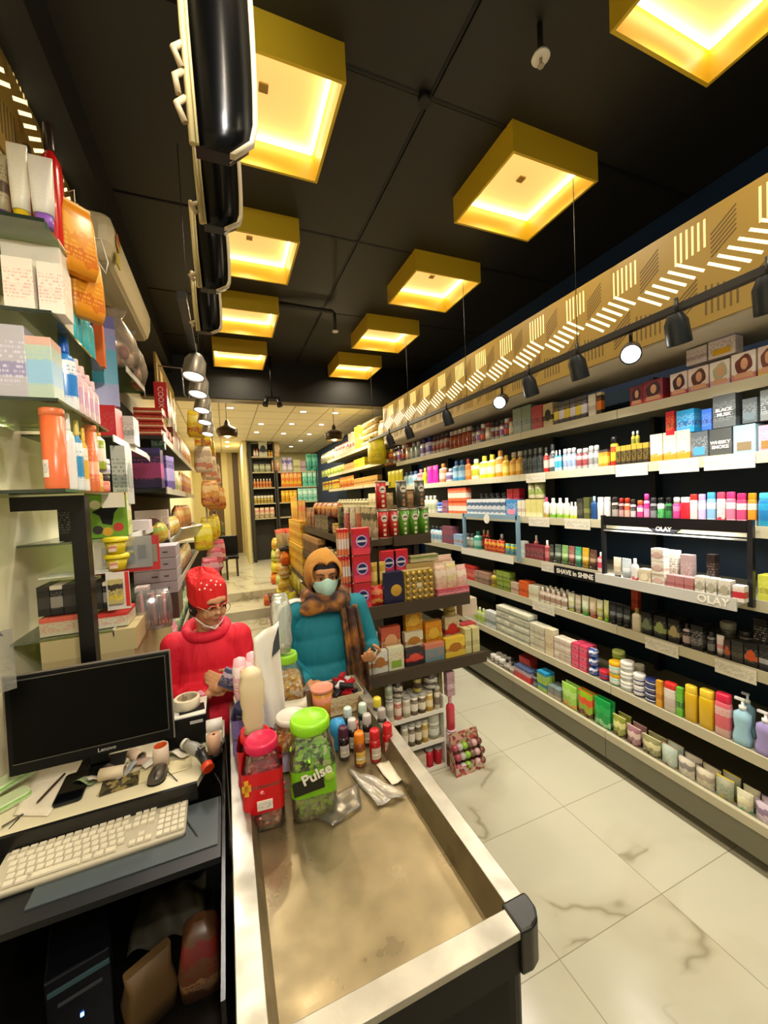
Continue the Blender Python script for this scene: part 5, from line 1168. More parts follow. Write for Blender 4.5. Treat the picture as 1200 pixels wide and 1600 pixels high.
# --- lower shelf cartons
SB = 'on lower shelf of brown display'
row('F', 2.335, .726, SB + ', front row', [
 (558,582,1,'boxw',36,('#d8d4c8','#a8a090','#b8742a'),'white biscuit carton, leftmost',{'d':.05}),
 (583,607,1,'boxw',35,('#dcd8cc','#a8a090','#a8682a'),'white biscuit carton with brown biscuit',{'d':.05}),
 (608,632,1,'boxb',36,('#d8d8b8','#c8784a','#8ab03a'),'cream carton with green figure',{'d':.05}),
 (635,663,1,'boxw',26,('#2a2a30','#c82a20','#d84a3a'),'dark carton with red heart shape',{'d':.05}),
 (665,696,1,'box',28,('#6a8a90','#c87a60','#d8a878','top'),'teal and coral carton',{'d':.05}),
 (697,727,1,'boxw',30,('#d8b83a','#e8d070','#a86a20'),'yellow carton with round nuts picture',{'d':.05}),
 (728,738,1,'box',38,('#c8c088','#d8d4a8','#a8a068'),'cream tall carton, left of pair',{'d':.09}),
 (739,750,1,'box',38,('#c4bc84','#d8d4a8','#a8a068'),'cream tall carton, right of pair',{'d':.09}),
], inset=.02, gap=.002)
row('F', 2.395, .81, SB + ', second row', [
 (582,592,1,'boxw',40,('#b8b8b0','#4a4a48','#3a3a38'),'grey white carton with black ring',{'d':.03}),
 (597,627,1,'boxw',42,('#c8583a','#3a2a24','#d8a070'),'coral orange carton with dark sides',{'d':.05}),
 (633,662,1,'boxw',28,('#d8d0b0','#e0dcc8','#b87a2a'),'white carton with fried nuts picture',{'d':.05}),
 (666,692,1,'boxw',38,('#d8901a','#4a2430','#d8b03a'),'orange yellow carton with purple sides',{'d':.05}),
 (697,719,1,'boxw',38,('#c8b890','#4a2a30','#b82a20'),'cream carton with red jewel and dark sides',{'d':.05}),
 (722,744,1,'box',22,('#b8343a','#e0c8a8','#8a2028'),'red carton under white one at right end',{'d':.07}),
], inset=.03, gap=.002)
row('F', 2.43, .915, SB + ', raised at the back', [
 (634,661,1,'boxw',38,('#d8981a','#5a2a30','#e8b83a'),'golden yellow carton with dark sides',{'d':.05}),
 (699,716,1,'cyl',11,('#b89a48','#c8a850','#d8c080','plain'),'gold rimmed tin of stack',{'rows':3}),
 (722,746,1,'box',13,('#c8b8a0','#d8ccb8','#b89a80','plain'),'pale biscuit carton topmost at right end',{'d':.08,'up':.045,'rows':2}),
], inset=.03, gap=.002)
put('box', .5, .06, .19, ('#2a2420','#6a6058','#a09880','text'), 1.1, 2.58, .726, 'dark packs stored at the back of the lower brown shelf', cat='box')
# --- middle shelf
SM = 'on middle shelf of brown display'
def cream_packs(x, y, z, n, lab):
    t = thing('biscuit_pack', lab, 'biscuit pack', (x, y, z), 0)
    solid('wrapper', MB().box(-.058, .058, -.02, .02, 0, .175), pack('#c0202a','#d83a4a','#8a3a90','low'), t, bevel=.006)
    dsk = MB(); Mx = Matrix.Translation((0, -.0205, .09)) @ Matrix.Rotation(PI/2, 4, 'X')
    dsk.lathe([(.038,0),(.038,.001)], 20, mi=0, M=Mx, smooth=False); dsk.lathe([(.031,0),(.031,.0018)], 20, mi=1, M=Mx, smooth=False)
    dsk.box(-.029, .029, -.0235, -.022, .083, .096, 2)
    solid('round_badge', dsk, [mat('#b8a8d8', .4), mat('#141c50', .4), mat('#c8c8d8', .4)], t)
    return t
names_z = ['bottom', 'middle', 'top']
for k_ in range(3):
    a = x_on(562, 2.38, 1.25)
    cream_packs(a+.02, 2.39-.01*k_, 1.157+.178*k_, 1, 'red biscuit pack with navy round badge, %s of the tall stack beside woman' % names_z[k_])
    for j in range(4):
        o = solid('biscuit_pack', MB().box(-.008, .008, -.03, .03, 0, .17), pack('#d87a4a','#d8d0c8','#c02a2a','band'), None, (a-.052-.018*j, 2.44, 1.157+.178*k_), bevel=.003)
        tag(o, 'slim orange and white biscuit pack, %s left of the %s badge pack' % (['first', 'second', 'third', 'fourth'][j], names_z[k_]), 'biscuit pack', 'slim biscuit packs stacked sideways')
for i, u in enumerate((611, 630)):
    cream_packs(x_on(u, 2.44, 1.45), 2.50, 1.33, 1, 'pink red biscuit pack with round badge, %s under snack cans' % ['left one', 'right one'][i])
put('box', .30, .12, .16, ('#3a2c1c','#5a4a30','#2a2014','plain'), 1.06, 2.56, 1.157, 'brown box carrying the upper biscuit packs')
row('F', 2.37, 1.157, SM, [
 (583,603,1,'pouch',32,('#c82a20','#e08a60','#d8a040'),'red foil pack under gold one',{'d':.05}),
 (633,679,1,'box',48,('#b0a068','#c8b878','#8a7a48','plain'),'large clear faced box of gold wrapped chocolates',{'d':.06}),
 (600,631,1,'box',50,('#1c1a3a','#3a386a','#2a2850','plain'),'navy box with yellow round picture',{'d':.06}),
], inset=.02)
for o in list(COL.objects):
    l = str(o.get('label', ''))
    if l.startswith('large clear faced box of gold'):
        bw = .26; 
        xs = [v.co.x for v in o.data.vertices]; zs = [v.co.z for v in o.data.vertices]; x0, x1, z1 = min(xs), max(xs), max(zs)
        for r_ in range(5):
            for c_ in range(5):
                if (r_, c_) == (2, 2): continue
                q = (x0+(x1-x0)*(c_+.5)/5, -.034, z1*(r_+.5)/5)
                solid('chocolate_ball', MB().ell(q, ((x1-x0)*.088,)*3, 10, 8), mat('#b89a48', .25, .6), o)
        solid('centre_label', MB().ell(((x0+x1)/2, -.034, z1/2), (.022,.004,.018), 14, 8), mat('#d8c8a8', .4), o)
        solid('gold_frame', MB().box(x0, x1, -.036, -.030, 0, .006).box(x0, x1, -.036, -.030, z1-.006, z1).box(x0, x0+.006, -.036, -.03, .006, z1-.006).box(x1-.006, x1, -.036, -.03, .006, z1-.006), mat('#a08a48', .4), o)
    if l.startswith('navy box with yellow round'):
        zs = max(v.co.z for v in o.data.vertices)
        solid('round_picture', MB().lathe([(.045,0),(.04,.002),(.001,.003)], 20, M=Matrix.Translation((.02,-.03,zs*.42)) @ Matrix.Rotation(PI/2, 4, 'X')), mat('#b8902a', .4), o)
        for a_, b_, r_ in ((-.05,.8,.02),(.03,.85,.03),(-.06,.55,.015)): solid('pale_spot', MB().lathe([(r_,0),(r_*.9,.0015)], 14, M=Matrix.Translation((a_,-.03,zs*b_)) @ Matrix.Rotation(PI/2, 4, 'X')), mat('#6a6088', .4), o)
for i in range(2):
    put('pouch', .045, .03, .16, ('#a88a30','#d8c070','#b89a40','band'), x_on(585+13*i, 2.42, 1.33), 2.42, 1.285, 'gold foil pack, %s above the red foil pack' % ['left one', 'right one'][i])
put('box', .36, .10, .10, ('#a8905a','#c8b080','#8a7440','plain'), 1.33, 2.52, 1.30, 'open kraft cardboard carton behind chocolate box')
put('box', .34, .12, .145, ('#8a7444','#b09a60','#6a5a34','plain'), 1.33, 2.53, 1.157, 'kraft carton underneath the open one')
put('box', .22, .05, .05, ('#a8a078','#5a7a3a','#c8c0a0','multi'), 1.30, 2.50, 1.401, 'pale printed strip box on top of kraft carton')
t = thing('sweet_bag_display', 'pink lettered carton with three pale bags of sweets standing in it', 'display carton', (x_on(708, 2.38, 1.2), 2.40, 1.157))
solid('carton', MB().box(-.13, .13, -.03, .05, 0, .055), pack('#b84a5a','#e0b8b8','#d88a98','text'), t, bevel=.002)
for i, (x, hh, c) in enumerate(((-.085,.19,'#d0b098'),(.0,.20,'#cfc08a'),(.085,.17,'#d8a8a0'))):
    for pn, m_ in build_parts('sack', .095, .05, hh, (c, '#e0d0c0', '#c89a88', 'multi')): link('sweet_bag' if pn == 'sack_body' else pn, m_, t, (x, .01, .03), .1*i-.1)
put('sack', .20, .08, .22, ('#c0a090','#d8c0b0','#b8887a'), x_on(690, 2.5, 1.3), 2.50, 1.20, 'pale pink large bag bulging behind the sweet bags')
# --- snack cans (stacked tubes)
def snack_can(x, y, z, col, lab, hgt=.205):
    t = thing('snack_can', lab, 'can', (x, y, z), group=None)
    solid('can_body', MB().lathe([(.038,.004),(.038,hgt-.012)], 20), mat(col, .3), t)
    solid('rim', MB().lathe([(.039,hgt-.012),(.039,hgt),(.034,hgt)], 20), mat('#b0a898', .35, .5), t)
    solid('base_rim', MB().lathe([(.036,0),(.039,.001),(.039,.006)], 20), mat('#b0a898', .35, .5), t)
    lb = MB(); lb.grid(lambda u, v: (.0388*math.sin((u-.5)*1.3*math.sin(PI*(.1+.8*v))**.7), -.0388*math.cos((u-.5)*1.3*math.sin(PI*(.1+.8*v))**.7), hgt*(.58+.24*v)), 8, 8, 0)
    lb.grid(lambda u, v: (.0392*math.sin((u-.5)*.8), -.0392*math.cos((u-.5)*.8), hgt*(.70+.045*v)-.012*abs(u-.5)), 8, 2, 1)
    solid('pale_oval_print', lb, [mat('#d8d0c4', .4), BLACK], t)
    wd_ = MB(); wd_.grid(lambda u, v: (.039*math.sin((u-.5)*.55), -.039*math.cos((u-.5)*.55), hgt*(.1+.42*v)), 6, 4)
    solid('side_print', wd_, pack('#d8c8a8', col, col, 'multi') if col != '#3c4038' else pack('#a87850','#3c4038','#7a5038','multi'), t)
yc = 2.62
Z3 = 1.577
for u, c, l in ((598,'#b01a18','red snack can, lower left'), (614,'#a81816','red snack can, lower row beside green'), (630,'#4a8a1c','green snack can, left of three'), (646,'#458418','green snack can, middle of three'), (662,'#488a1a','green snack can, right of three')):
    snack_can(x_on(u, yc, 1.68), yc, Z3, c, l + ' on the brown display top')
for u, c, l in ((595,'#b01a18','red snack can, upper one on top of the brown display'), (627,'#3c4038','dark grey snack can, upper row, left'), (655,'#3c4038','dark grey snack can, upper row, right')):
    snack_can(x_on(u, yc, 1.9), yc, Z3+.207, c, l)
put('pouch', .07, .03, .13, ('#8a6a48','#b89068','#6a4a30'), x_on(641, yc, 1.86), yc+.01, Z3+.207, 'brown snack packet between the dark grey cans')
put('pouch', .07, .03, .12, ('#a08858','#c8b080','#8a6a40'), x_on(610, yc, 1.86), yc+.03, Z3+.207, 'tan snack packet between red and grey cans')
row('R', .90, 1.60, 'on left edge of brown display top', [
 (527,535,1,'pouch',38,('#28382a','#4a5a48','#1a241c'),'dark green pack'), (536,544,1,'pouch',40,('#b83a4a','#d8c8b8','#c8a890','top'),'red and cream pack, first'),
 (545,553,1,'pouch',42,('#c8c0a8','#d8d0b8','#a89880'),'cream pack between red ones'), (554,562,1,'pouch',44,('#b84a34','#c8b898','#c8b898','top'),'red and cream pack, second'),
 (563,586,3,'pouch',46,('#b8ac88','#5a5a44','#d0c8a8'),'cream spice pack with dark wave')], inset=.01)
# ------------------------------------------------------------------ left face of the long centre run
t = thing('display_gondola', 'long brown shelf run at aisle centre loaded with yellow packs, behind the woman', 'display shelf', (.95, 3.45, 0))
solid('core', MB().box(.25, .5, .0, 3.0, 0, 1.75), mat('#2a2218', .7), t)
for z, x0 in ((.45,0),(.80,0),(1.16,.02),(1.50,.06)):
    s_ = solid('shelf', MB().box(x0+.012, .25, 0, 3.0, z-.03, z), mat('#4a3d28', .6), t); solid('edge_band', MB().box(x0, x0+.012, 0, 3.0, z-.06, z+.012), WOOD, s_)
solid('end_panel', MB().box(.0, .5, -.02, 0, 0, .78), PINE, t)
G = 'centre run behind the woman'
row('R', 1.01, 1.50, 'top of ' + G, [(515,526,1,'cyl',18,('#a8843a','#c8a850','#d8c080'),'golden tin'), (492,514,2,'box',26,('#2a1612','#c8c0b0','#4a2a20'),'dark brown coffee box with pale emblem'), (478,491,3,'pouch',32,('#8a4a34','#b87a58','#5a2a1c'),'reddish brown pouch'), (466,477,2,'pouch',40,('#c88a1c','#d85a1a','#e8b03a'),'amber pouch with red square'), (455,465,3,'pouch',44,('#d0981c','#e8c040','#b8781a'),'golden yellow pouch')], inset=.01)
row('R', 1.03, 1.68, 'stacked on ' + G, [(488,526,5,'sack',20,('#a84a24','#d8a050','#7a2a18'),'orange brown wafer bag')], inset=.03)
row('R', .97, 1.16, 'second level of ' + G, [(500,524,3,'bottle',26,('#a89a78','#c8b890','#6a5a40'),'brownish jar bottle'), (474,498,4,'box',30,('#5a3020','#c89a60','#8a5030','top'),'brown carton with tan top'), (453,472,7,'box',14,('#d8a01c','#e8c850','#b87014','multi'),'yellow noodle carton',{'d':.14,'rows':3})], inset=.01)
row('R', .95, .80, 'third level of ' + G, [(476,498,4,'box',24,('#4a2e1c','#c8a888','#6a4028'),'dark brown carton with pink tag'), (453,474,7,'box',14,('#d8a820','#e8c850','#b87014','multi'),'gold noodle carton',{'d':.14,'rows':3})], inset=.01)
row('R', .95, .45, 'fourth level of ' + G, [(470,500,3,'box',26,('#a89a48','#c8b868','#8a7c34','plain'),'olive yellow carton'), (450,469,3,'pouch',30,('#c8c020','#e0d850','#a8a018'),'yellow green pouch')], inset=.01)
# gift racks farther down the aisle
t = thing('display_rack', 'pale post rack with dark tilted shelf of flower packs at the aisle', 'rack', (.93, 6.9, .15))
solid('post', MB().box(.02, .12, 0, .06, 0, 1.05), mat('#a8a070', .6), t)
solid('tilted_shelf', MB().box(-.12, .3, -.22, .25, 0, .035), DARK, t, (0,0,.92), rot=(.15,0,0))
for j in range(7):
    for pn, m_ in build_parts('pouch', .13, .05, .30, [('#c8c898','#d87a68','#a8b070','top'),('#d8d0b0','#d86a58','#98a860','top')][j % 2]): link('flower_pack' if pn == 'pouch_body' else pn, m_, t, (-.08+.055*j, -.12+.04*(j % 3), .96), .2*(j % 3-1), rot=(-.1, .12*(j % 3-1), .2))
k = 0
for y in (6.7, 7.15, 7.7):
    for j, z in enumerate((.16, .38, .60, .82)):
        c = [('#c8d84a','#e0e8a0','#7aa028'),('#d8b03a','#e8d070','#b88020'),('#d8cca8','#c89a50','#a87a38'),('#d0601c','#e89a40','#c82a18'),('#e0d020','#e8e060','#b8b018')][k % 5]
        put('sack', .22, .14, .21, c, .84+.015*j, y, z if y < 7.25 else z+.15, '%s snack bag stacked beside the pale rack, %s pile, %s' % (['lime','golden','cream','orange','lemon'][k % 5], {6.7:'near',7.15:'middle',7.7:'far'}[y], ['bottom','second layer','third layer','top'][j]), .4+.3*k)
        k += 1
t = thing('snack_basket', 'pink printed bin full of lemon yellow snack bags at the step', 'bin', (.72, 5.9, 0))
bm_ = MB(); bm_._add([(-.14,-.16,0),(.14,-.16,0),(.14,.16,0),(-.14,.16,0),(-.2,-.2,.34),(.2,-.2,.34),(.2,.2,.5),(-.2,.2,.5)], [(3,2,1,0),(0,1,5,4),(1,2,6,5),(2,3,7,6),(3,0,4,7)])
solid('bin_wall', bm_, speckle(['#b89088','#8a5a54','#c8a898','#6a3a40'], 18, .6, .1), t, thick=.006)
for j in range(8): put('pouch', .11, .05, .20, ('#d8d020','#e8e060','#b8a818'), .60+.035*j, 5.82+.05*(j % 3), .30+.02*(j % 3), 'lemon yellow snack bag standing in the pink bin, %s' % NUM[j], .5*(j % 3)-.4)
for j in range(4): put('sack', .14, .1, .17, ('#d85a1c','#e89038','#c82a14'), .58+.09*j, 6.78+.05*(j % 2), .15, 'orange red snack bag behind pink bin, %s' % NUM[j], .3*j)
# ------------------------------------------------------------------ back room
RM = [(2.80, 'top'), (2.45, 'second'), (2.10, 'third'), (1.715, 'fourth'), (1.30, 'fifth'), (.85, 'sixth')]
for i, (a, b) in enumerate(((5.66, 6.9), (6.92, 8.2), (8.22, 9.5))):
    t = thing('shelving_unit', 'tall shelving with pale edges in the back room, right wall, %s' % ['nearest the gold fascia end', 'middle one', 'farthest one'][i], 'shelving unit', (2.6, a, .3))
    L = b-a-.004
    solid('back_panel', MB().box(.25, .28, 0, L, 0, 2.75), mat('#14171a', .6), t)
    solid('upright', MB().box(.2, .25, 0, .04, 0, 2.75), UPR, t)
    for z, n_ in RM:
        s_ = solid('shelf', MB().box(-.19, .25, 0, L, z-.33, z-.30), mat('#8b8772', .5), t); solid('price_rail', MB().box(-.2, -.19, 0, L, z-.35, z-.292), LIP, s_)
BR = 'in the back room right shelving'
row('R', 2.40, 2.80, 'top level ' + BR, [(590,600,1,'sack',30,('#c8b078','#d8c498','#a88a50'),'rice sack standing'), (563,589,1,'sack',10,('#c0a870','#d8c498','#a88a50'),'lying tan rice sack of pile',{'rows':4,'d':.3}), (553,562,2,'cyl',36,('#b8b83a','#c8c04a','#8aa02a'),'yellow green tall canister'), (543,552,2,'cyl',30,('#c8b89a','#c8c0b0','#8a6a5a'),'cream tall canister'), (522,542,4,'sack',18,('#d8c0b0','#d85a4a','#e0d8d0'),'white and red sugar bag'), (501,521,4,'sack',15,('#a8a080','#c8c0a0','#7a7a5a'),'grey green bag')], inset=.02)
row('R', 2.40, 2.45, 'second level ' + BR, [(553,570,3,'box',14,('#c8b020','#e0d040','#a8901a'),'yellow carton'), (538,552,3,'box',11,('#c89a60','#d8b888','#a8703a'),'tan carton'), (502,537,7,'pouch',11,('#a8b850','#c8d080','#6a8a2a'),'light green pack')], inset=.02)
row('R', 2.40, 2.10, 'third level ' + BR, [(553,590,4,'box',13,('#b8904a','#c8a868','#8a5a2a'),'brown carton'), (530,552,4,'pouch',17,('#c8702a','#d8a050','#8a3018'),'orange brown pack'), (503,529,5,'pouch',14,('#b8a02a','#8a3a24','#d8c850'),'mustard pack')], inset=.02)
row('R', 2.40, 1.715, 'fourth level ' + BR, [(575,592,3,'pouch',20,('#c8c0a0','#d8d0b8','#a8a080'),'cream tall pack'), (526,574,10,'bottle',10,('#c8c4a8','#d8d4c0','#8a8468'),'tiny cream bottle')], inset=.02)
put('sack', .3, .25, .42, ('#d0c01c','#e0d040','#b8a818'), 2.30, 5.85, 2.40, 'large bright yellow bag at the end of the gold fascia')
# rear wall unit
for i, (x0, x1) in enumerate(((.66, 1.28), (1.30, 2.40))):
    t = thing('shelving_unit', ['dark shelving unit beside the striped wall, at the very back', 'wide dark shelving unit at the back of store room'][i], 'shelving unit', (x0, 10.7, .3))
    W = x1-x0
    solid('carcass', MB().box(0, .05, 0, .4, 0, 3.14 if i == 0 else 2.4).box(W-.03, W, 0, .4, 0, 3.14 if i == 0 else 2.4).box(.05, W-.03, .38, .4, 0, 3.14 if i == 0 else 2.4), mat('#2a2620', .6), t)
    if i == 0: solid('side_face', MB().box(-.02, 0, 0, .4, 0, 3.14), mat('#3a362c', .6), t)
    for z in (3.06, 2.66, 2.25, 1.84, 1.45)[i:]: solid('shelf', MB().box(.05, W-.03, 0, .38, z-.33, z-.3), mat('#a8a080', .5), t)
RU = 'in dark shelving by the striped wall'
row('F', 10.7, 3.06, 'top level ' + RU, [(396,404,2,'bottle',12,('#c8a090','#c85a4a','#d8d0c0'),'small red white bottle'), (405,418,1,'boxw',24,('#b8b8a8','#8a8a80','#1a1a1c'),'pale box with black round emblem'), (419,427,2,'bottle',10,('#d8a82a','#d8c04a','#b87820'),'yellow small bottle'), (428,438,1,'sack',22,('#c8a878','#d8c098','#a8804a'),'tan bag')], inset=.02)
row('F', 10.7, 2.66, 'second level ' + RU, [(396,424,3,'sack',12,('#8a9070','#a8ac90','#5a6048'),'grey green bag'), (425,438,2,'sack',18,('#b88a60','#c8a888','#8a5a3a'),'brown bag')], inset=.02)
row('F', 10.7, 2.25, 'third level ' + RU, [(396,425,6,'bottle',14,('#b8804a','#c8c0a8','#a8582a'),'brown orange bottle')], inset=.02)
row('F', 10.7, 1.84, 'fourth level ' + RU, [(397,428,6,'jar',12,('#b8a050','#c8c4b0','#8a7a3a'),'glass jar with pale lid')], inset=.02)
row('F', 10.7, 1.45, 'fifth level ' + RU, [(398,430,4,'sack',16,('#c0b090','#b87868','#8a8468'),'pale mixed bag')], inset=.02)
RW2 = 'in wide dark shelving at the back'
row('F', 10.7, 2.66, 'top level ' + RW2, [(441,458,2,'sack',22,('#b8b0c8','#5a50a0','#d8d0d8'),'white and violet diaper pack'), (459,470,1,'box',18,('#a8a870','#c8c8a0','#6a7040'),'olive carton'), (471,478,2,'box',16,('#a88aa0','#c8b0c0','#6a4a70'),'mauve carton'), (479,498,2,'sack',26,('#3a9a88','#6ac0a8','#1a6a5a'),'teal green diaper pack')], inset=.02)
row('F', 10.7, 2.25, 'second level ' + RW2, [(440,472,5,'pouch',24,('#c86a2a','#d8a050','#c8a820'),'orange snack pack'), (473,498,3,'pouch',26,('#5ab8a0','#a8d8c8','#2a8a78'),'mint green pack')], inset=.02)
row('F', 10.7, 1.84, 'third level ' + RW2, [(440,465,4,'pouch',18,('#c89018','#e0c040','#a86a18'),'amber pack'), (466,498,4,'pouch',20,('#8ac8b8','#c0e0d8','#3a9a8a'),'pale mint pack')], inset=.02)
# table, chair and seated person far left
t = thing('office_chair', 'black chair at the far left by the striped wall', 'chair', (.05, 9.4, .3))
solid('backrest', MB().box(-.25, .17, .0, .05, .42, .86), BLACK, t, bevel=.02)
solid('seat', MB().box(-.25, .17, -.42, .02, .38, .45), BLACK, t, bevel=.015)
for (a, b) in ((-.22,-.38),(.13,-.38),(-.22,0),(.13,0)): solid('leg', MB().box(a-.02, a+.02, b-.02, b+.02, 0, .38), mat('#3a3424', .6), t)
t = thing('side_stool', 'dark brown stool in front of the black chair', 'stool', (-.16, 8.8, .3))
solid('seat', MB().box(-.2, .16, -.15, .15, .40, .46), mat('#2c261a', .6), t, bevel=.01)
for (a, b) in ((-.17,-.12),(.13,-.12),(-.17,.12),(.13,.12)): solid('leg', MB().box(a-.02, a+.02, b-.02, b+.02, 0, .40), mat('#2c261a', .6), t)
t = thing('desk', 'small white topped desk beside the seated person far back', 'desk', (-.40, 8.35, .3))
solid('top', MB().box(-.45, .15, -.2, .3, .88, .92), mat('#b8b8b0', .5), t); solid('panel', MB().box(-.43, .12, -.15, .25, 0, .88), DARK, t)
# ================================================================== CHECKOUT COUNTER
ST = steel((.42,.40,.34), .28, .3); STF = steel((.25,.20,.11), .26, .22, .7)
t = thing('checkout_counter', 'black checkout counter with sunken steel tray and pale metal rim', 'counter', (0, 0, 0))
x0, x1, y0, y1, zt = -.036, .614, .672, 2.06, .90
xi0, xi1, yi0, yi1 = .020, .564, .727, 2.0
bd = MB(); pr = rrect(x1-x0-.03, y1-y0-.03, .07, 6)
bd.prism([(x+(x0+x1)/2, y+(y0+y1)/2) for x, y in pr], .06, .80); bd.box(x0+.06, x1-.06, y0+.06, y1-.06, 0, .06)
solid('body', bd, mat('#060606', .5, spec=.15), t)
def ring(a, b, z0, z1):
    rm = MB()
    rm.box(a[0], b[0], a[2], a[3], z0, z1); rm.box(b[1], a[1], a[2]+.055, a[3], z0, z1); rm.box(b[0], a[1]-.05, a[2], b[2], z0, z1); rm.box(b[0], b[1], b[3], a[3], z0, z1)
    return rm
solid('rim', ring((x0, x1, y0, y1), (xi0, xi1, yi0, yi1), .882, .90), ST, t, bevel=.002)
solid('rim_skirt', ring((x0+.005, x1-.005, y0+.005, y1-.005), (xi0-.004, xi1+.004, yi0-.004, yi1+.004), .80, .882), mat('#050505', .45, spec=.2), t)
fl = MB(); fl._add([(xi0+.022,yi0+.02,.822),(xi1-.022,yi0+.02,.822),(xi1-.022,yi1-.02,.822),(xi0+.022,yi1-.02,.822),(xi0,yi0,.898),(xi1,yi0,.898),(xi1,yi1,.898),(xi0,yi1,.898)],
    [(0,1,2,3),(0,4,5,1),(1,5,6,2),(2,6,7,3),(3,7,4,0)])
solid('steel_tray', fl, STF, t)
cp = MB(); cp.loft([[(x1-.062+x, y0+.004+.05+y, z) for x, y in [(0,.012),(-.0,-.058),(.03,-.06),(.055,-.05),(.07,-.028),(.072,.0),(.07,.012)]] for z in (.80,.87,.904)], smooth=False)
solid('corner_cap', cp, mat('#151411', .3, bump=.25, bscale=45), t, bevel=.006)
ZT = .823
def base(u, v, z=ZT): return atz(u, v, z)
def px(u, v, z, n): q = atz(u, v, z); return n/F*depth(q.x, q.y, z)
def heap(mb, rx, ry, z0, z1, n, r, ln, mi=1, seed=1):
    rd = random.Random(seed)
    for _ in range(n):
        a = rd.uniform(0, 2*PI); rr = math.sqrt(rd.uniform(.35, 1)); z = rd.uniform(z0, z1)
        c = Vector((rx*rr*math.cos(a), ry*rr*math.sin(a), z)); d_ = Vector((rd.uniform(-1,1), rd.uniform(-1,1), rd.uniform(-1,1))).normalized()*ln
        mb.tube([tuple(c-d_), tuple(c-d_*.5), tuple(c+d_*.5), tuple(c+d_)], [r*.35, r, r, r*.35], 6, mi % 8)
    return mb
def candy_jar(label, u, v, w, h, lidc, labc, cols, square=False, z=ZT, dx=0, dy=0, lidw=.8, lab=(.15,.62), seed=3):
    q = base(u, v, z) if u else Vector((dx, dy, z))
    t = thing('candy_jar', label, 'jar', (q.x, q.y, z), -.1)
    r = w/2; rc = .35 if square else .98
    hb = h*.86
    prof = [(.90,0),(1,.03),(1,.35),(.97,.5),(1,.62),(.95,.74),(lidw*.92,.90),(lidw*.9,1)]
    solid('jar_wall', MB().loft([sec(w*a, w*a, r*a*rc, zz*hb, 5) for a, zz in prof], cap=False), clear('#f8f4ee', .35, .04, .03), t)
    core = MB().loft([sec(w*.86*a, w*.86*a, r*.8*a*rc, zz, 4) for a, zz in ((.9,.006),(1,.03),(1,hb*.60),(.8,hb*.78))])
    sw = solid('sweets', heap(core, r*.90, r*.90, .02, hb*.80, 90, .007, .018, 0, seed), speckle(cols, 70, .3, .5), t); sw['kind'] = 'stuff'
    if labc:
        lb = MB().loft([sec(w*1.012*a, w*1.012*a, r*a*rc, zz*hb, 5) for a, zz in ((1, lab[0]), (1, .35), (.975, .5), (.995, lab[1]))], cap=False)
        solid('jar_label', lb, labc, t)
    lr = r*lidw
    ld_ = MB().lathe([(lr*1.0,0),(lr*1.03,.003),(lr*1.03,h*.085),(lr*.97,h*.11),(lr*.90,h*.112),(lr*.88,h*.10),(.001,h*.098)], 40, (0,0,hb-.004))
    for k in range(40):
        a = 2*PI*k/40; ld_.box(-.0012,.0012,-.0015,.0015,.006,h*.08, M=Matrix.Translation((lr*1.03*math.cos(a), lr*1.03*math.sin(a), hb-.004)))
    solid('screw_lid', ld_, mat(lidc, .35), t)
    return t, r, hb
t, r, hb = candy_jar('clear jar with deep pink lid and red label full of pink sweets', 415, 1276, .128, .285, '#d21f4e', mat('#c80c1a', .35), ['#b81828','#d84a58','#e09a98','#8a0c1a'], True, lab=(.26,.80), seed=5)
for s_ in (1,):
    solid('barcode_label', MB().box(-.02, .028, -r*1.02-.002, -r*1.0, .075, .105), pack('#e8e0d8','#3a3a3a','#e8e0d8','text'), t)
    solid('yellow_print', MB().box(-.062, -.035, -r*1.02-.002, -r*1.0, .145, .165).box(-.055, -.042, -r*1.02-.002, -r*1.0, .13, .18), mat('#e0a020', .4), t)
t, r, hb = candy_jar('large clear jar with bright green lid reading Pulse, full of green sweets', 491, 1256, .150, .325, '#8fd420', mat('#74b414', .35), ['#7ac41a','#a0e030','#4a7a10','#90d820','#283010','#d0e0a0'], True, lidw=.86, lab=(.30,.62), seed=8)
bn = MB(); bn.box(-.055, .045, -r*1.02-.003, -r*1.0, .105, .15, M=Matrix.Rotation(-.12, 4, 'Y'))
solid('black_banner', bn, mat('#10140c', .4), t)
text('Pulse', .048, WHITE, t, (.008, -r*1.02-.0042, .158), (PI/2, -.3, 0), bold=.0012)
solid('fruit_print', MB().lathe([(.018,0),(.015,.002),(.001,.003)], 20, M=Matrix.Translation((.048, -r*1.02-.001, .142)) @ Matrix.Rotation(PI/2, 4, 'X')), mat('#9ac83a', .4), t)
t, r, hb = candy_jar('red labelled jar holding pale bag behind the pink lidded jar', 0, 0, .125, .24, '#c81a20', mat('#b81420', .35), ['#c83038','#d88a80','#8a1c20'], True, dx=.055, dy=1.47, lab=(.3,.97), seed=4)
t, r, hb = candy_jar('purple labelled jar at the counter edge with navy ring', 0, 0, .115, .26, '#1c2448', mat('#6a5a98', .4), ['#8a7ab0','#c8c0d8','#3a2a5a'], True, dx=.035, dy=1.66, lab=(.1,.95), seed=6)
t, r, hb = candy_jar('small jar with scarlet lid left of the pale bag', 0, 0, .075, .215, '#d81818', mat('#8a5a48', .4), ['#b06a50','#d8c0a0','#6a3020'], False, dx=.045, dy=1.545, lidw=1.0, lab=(.1,.5), seed=7)
t, r, hb = candy_jar('lilac jar filled with gold wrapped sweets behind green lid', 0, 0, .15, .20, '#d8d4c8', mat('#a8a0c0', .4), ['#d8a01c','#e8c850','#a86a18','#f0e0a0','#c87a1c'], True, dx=.20, dy=1.60, lidw=.8, lab=(.05,.5), seed=9)
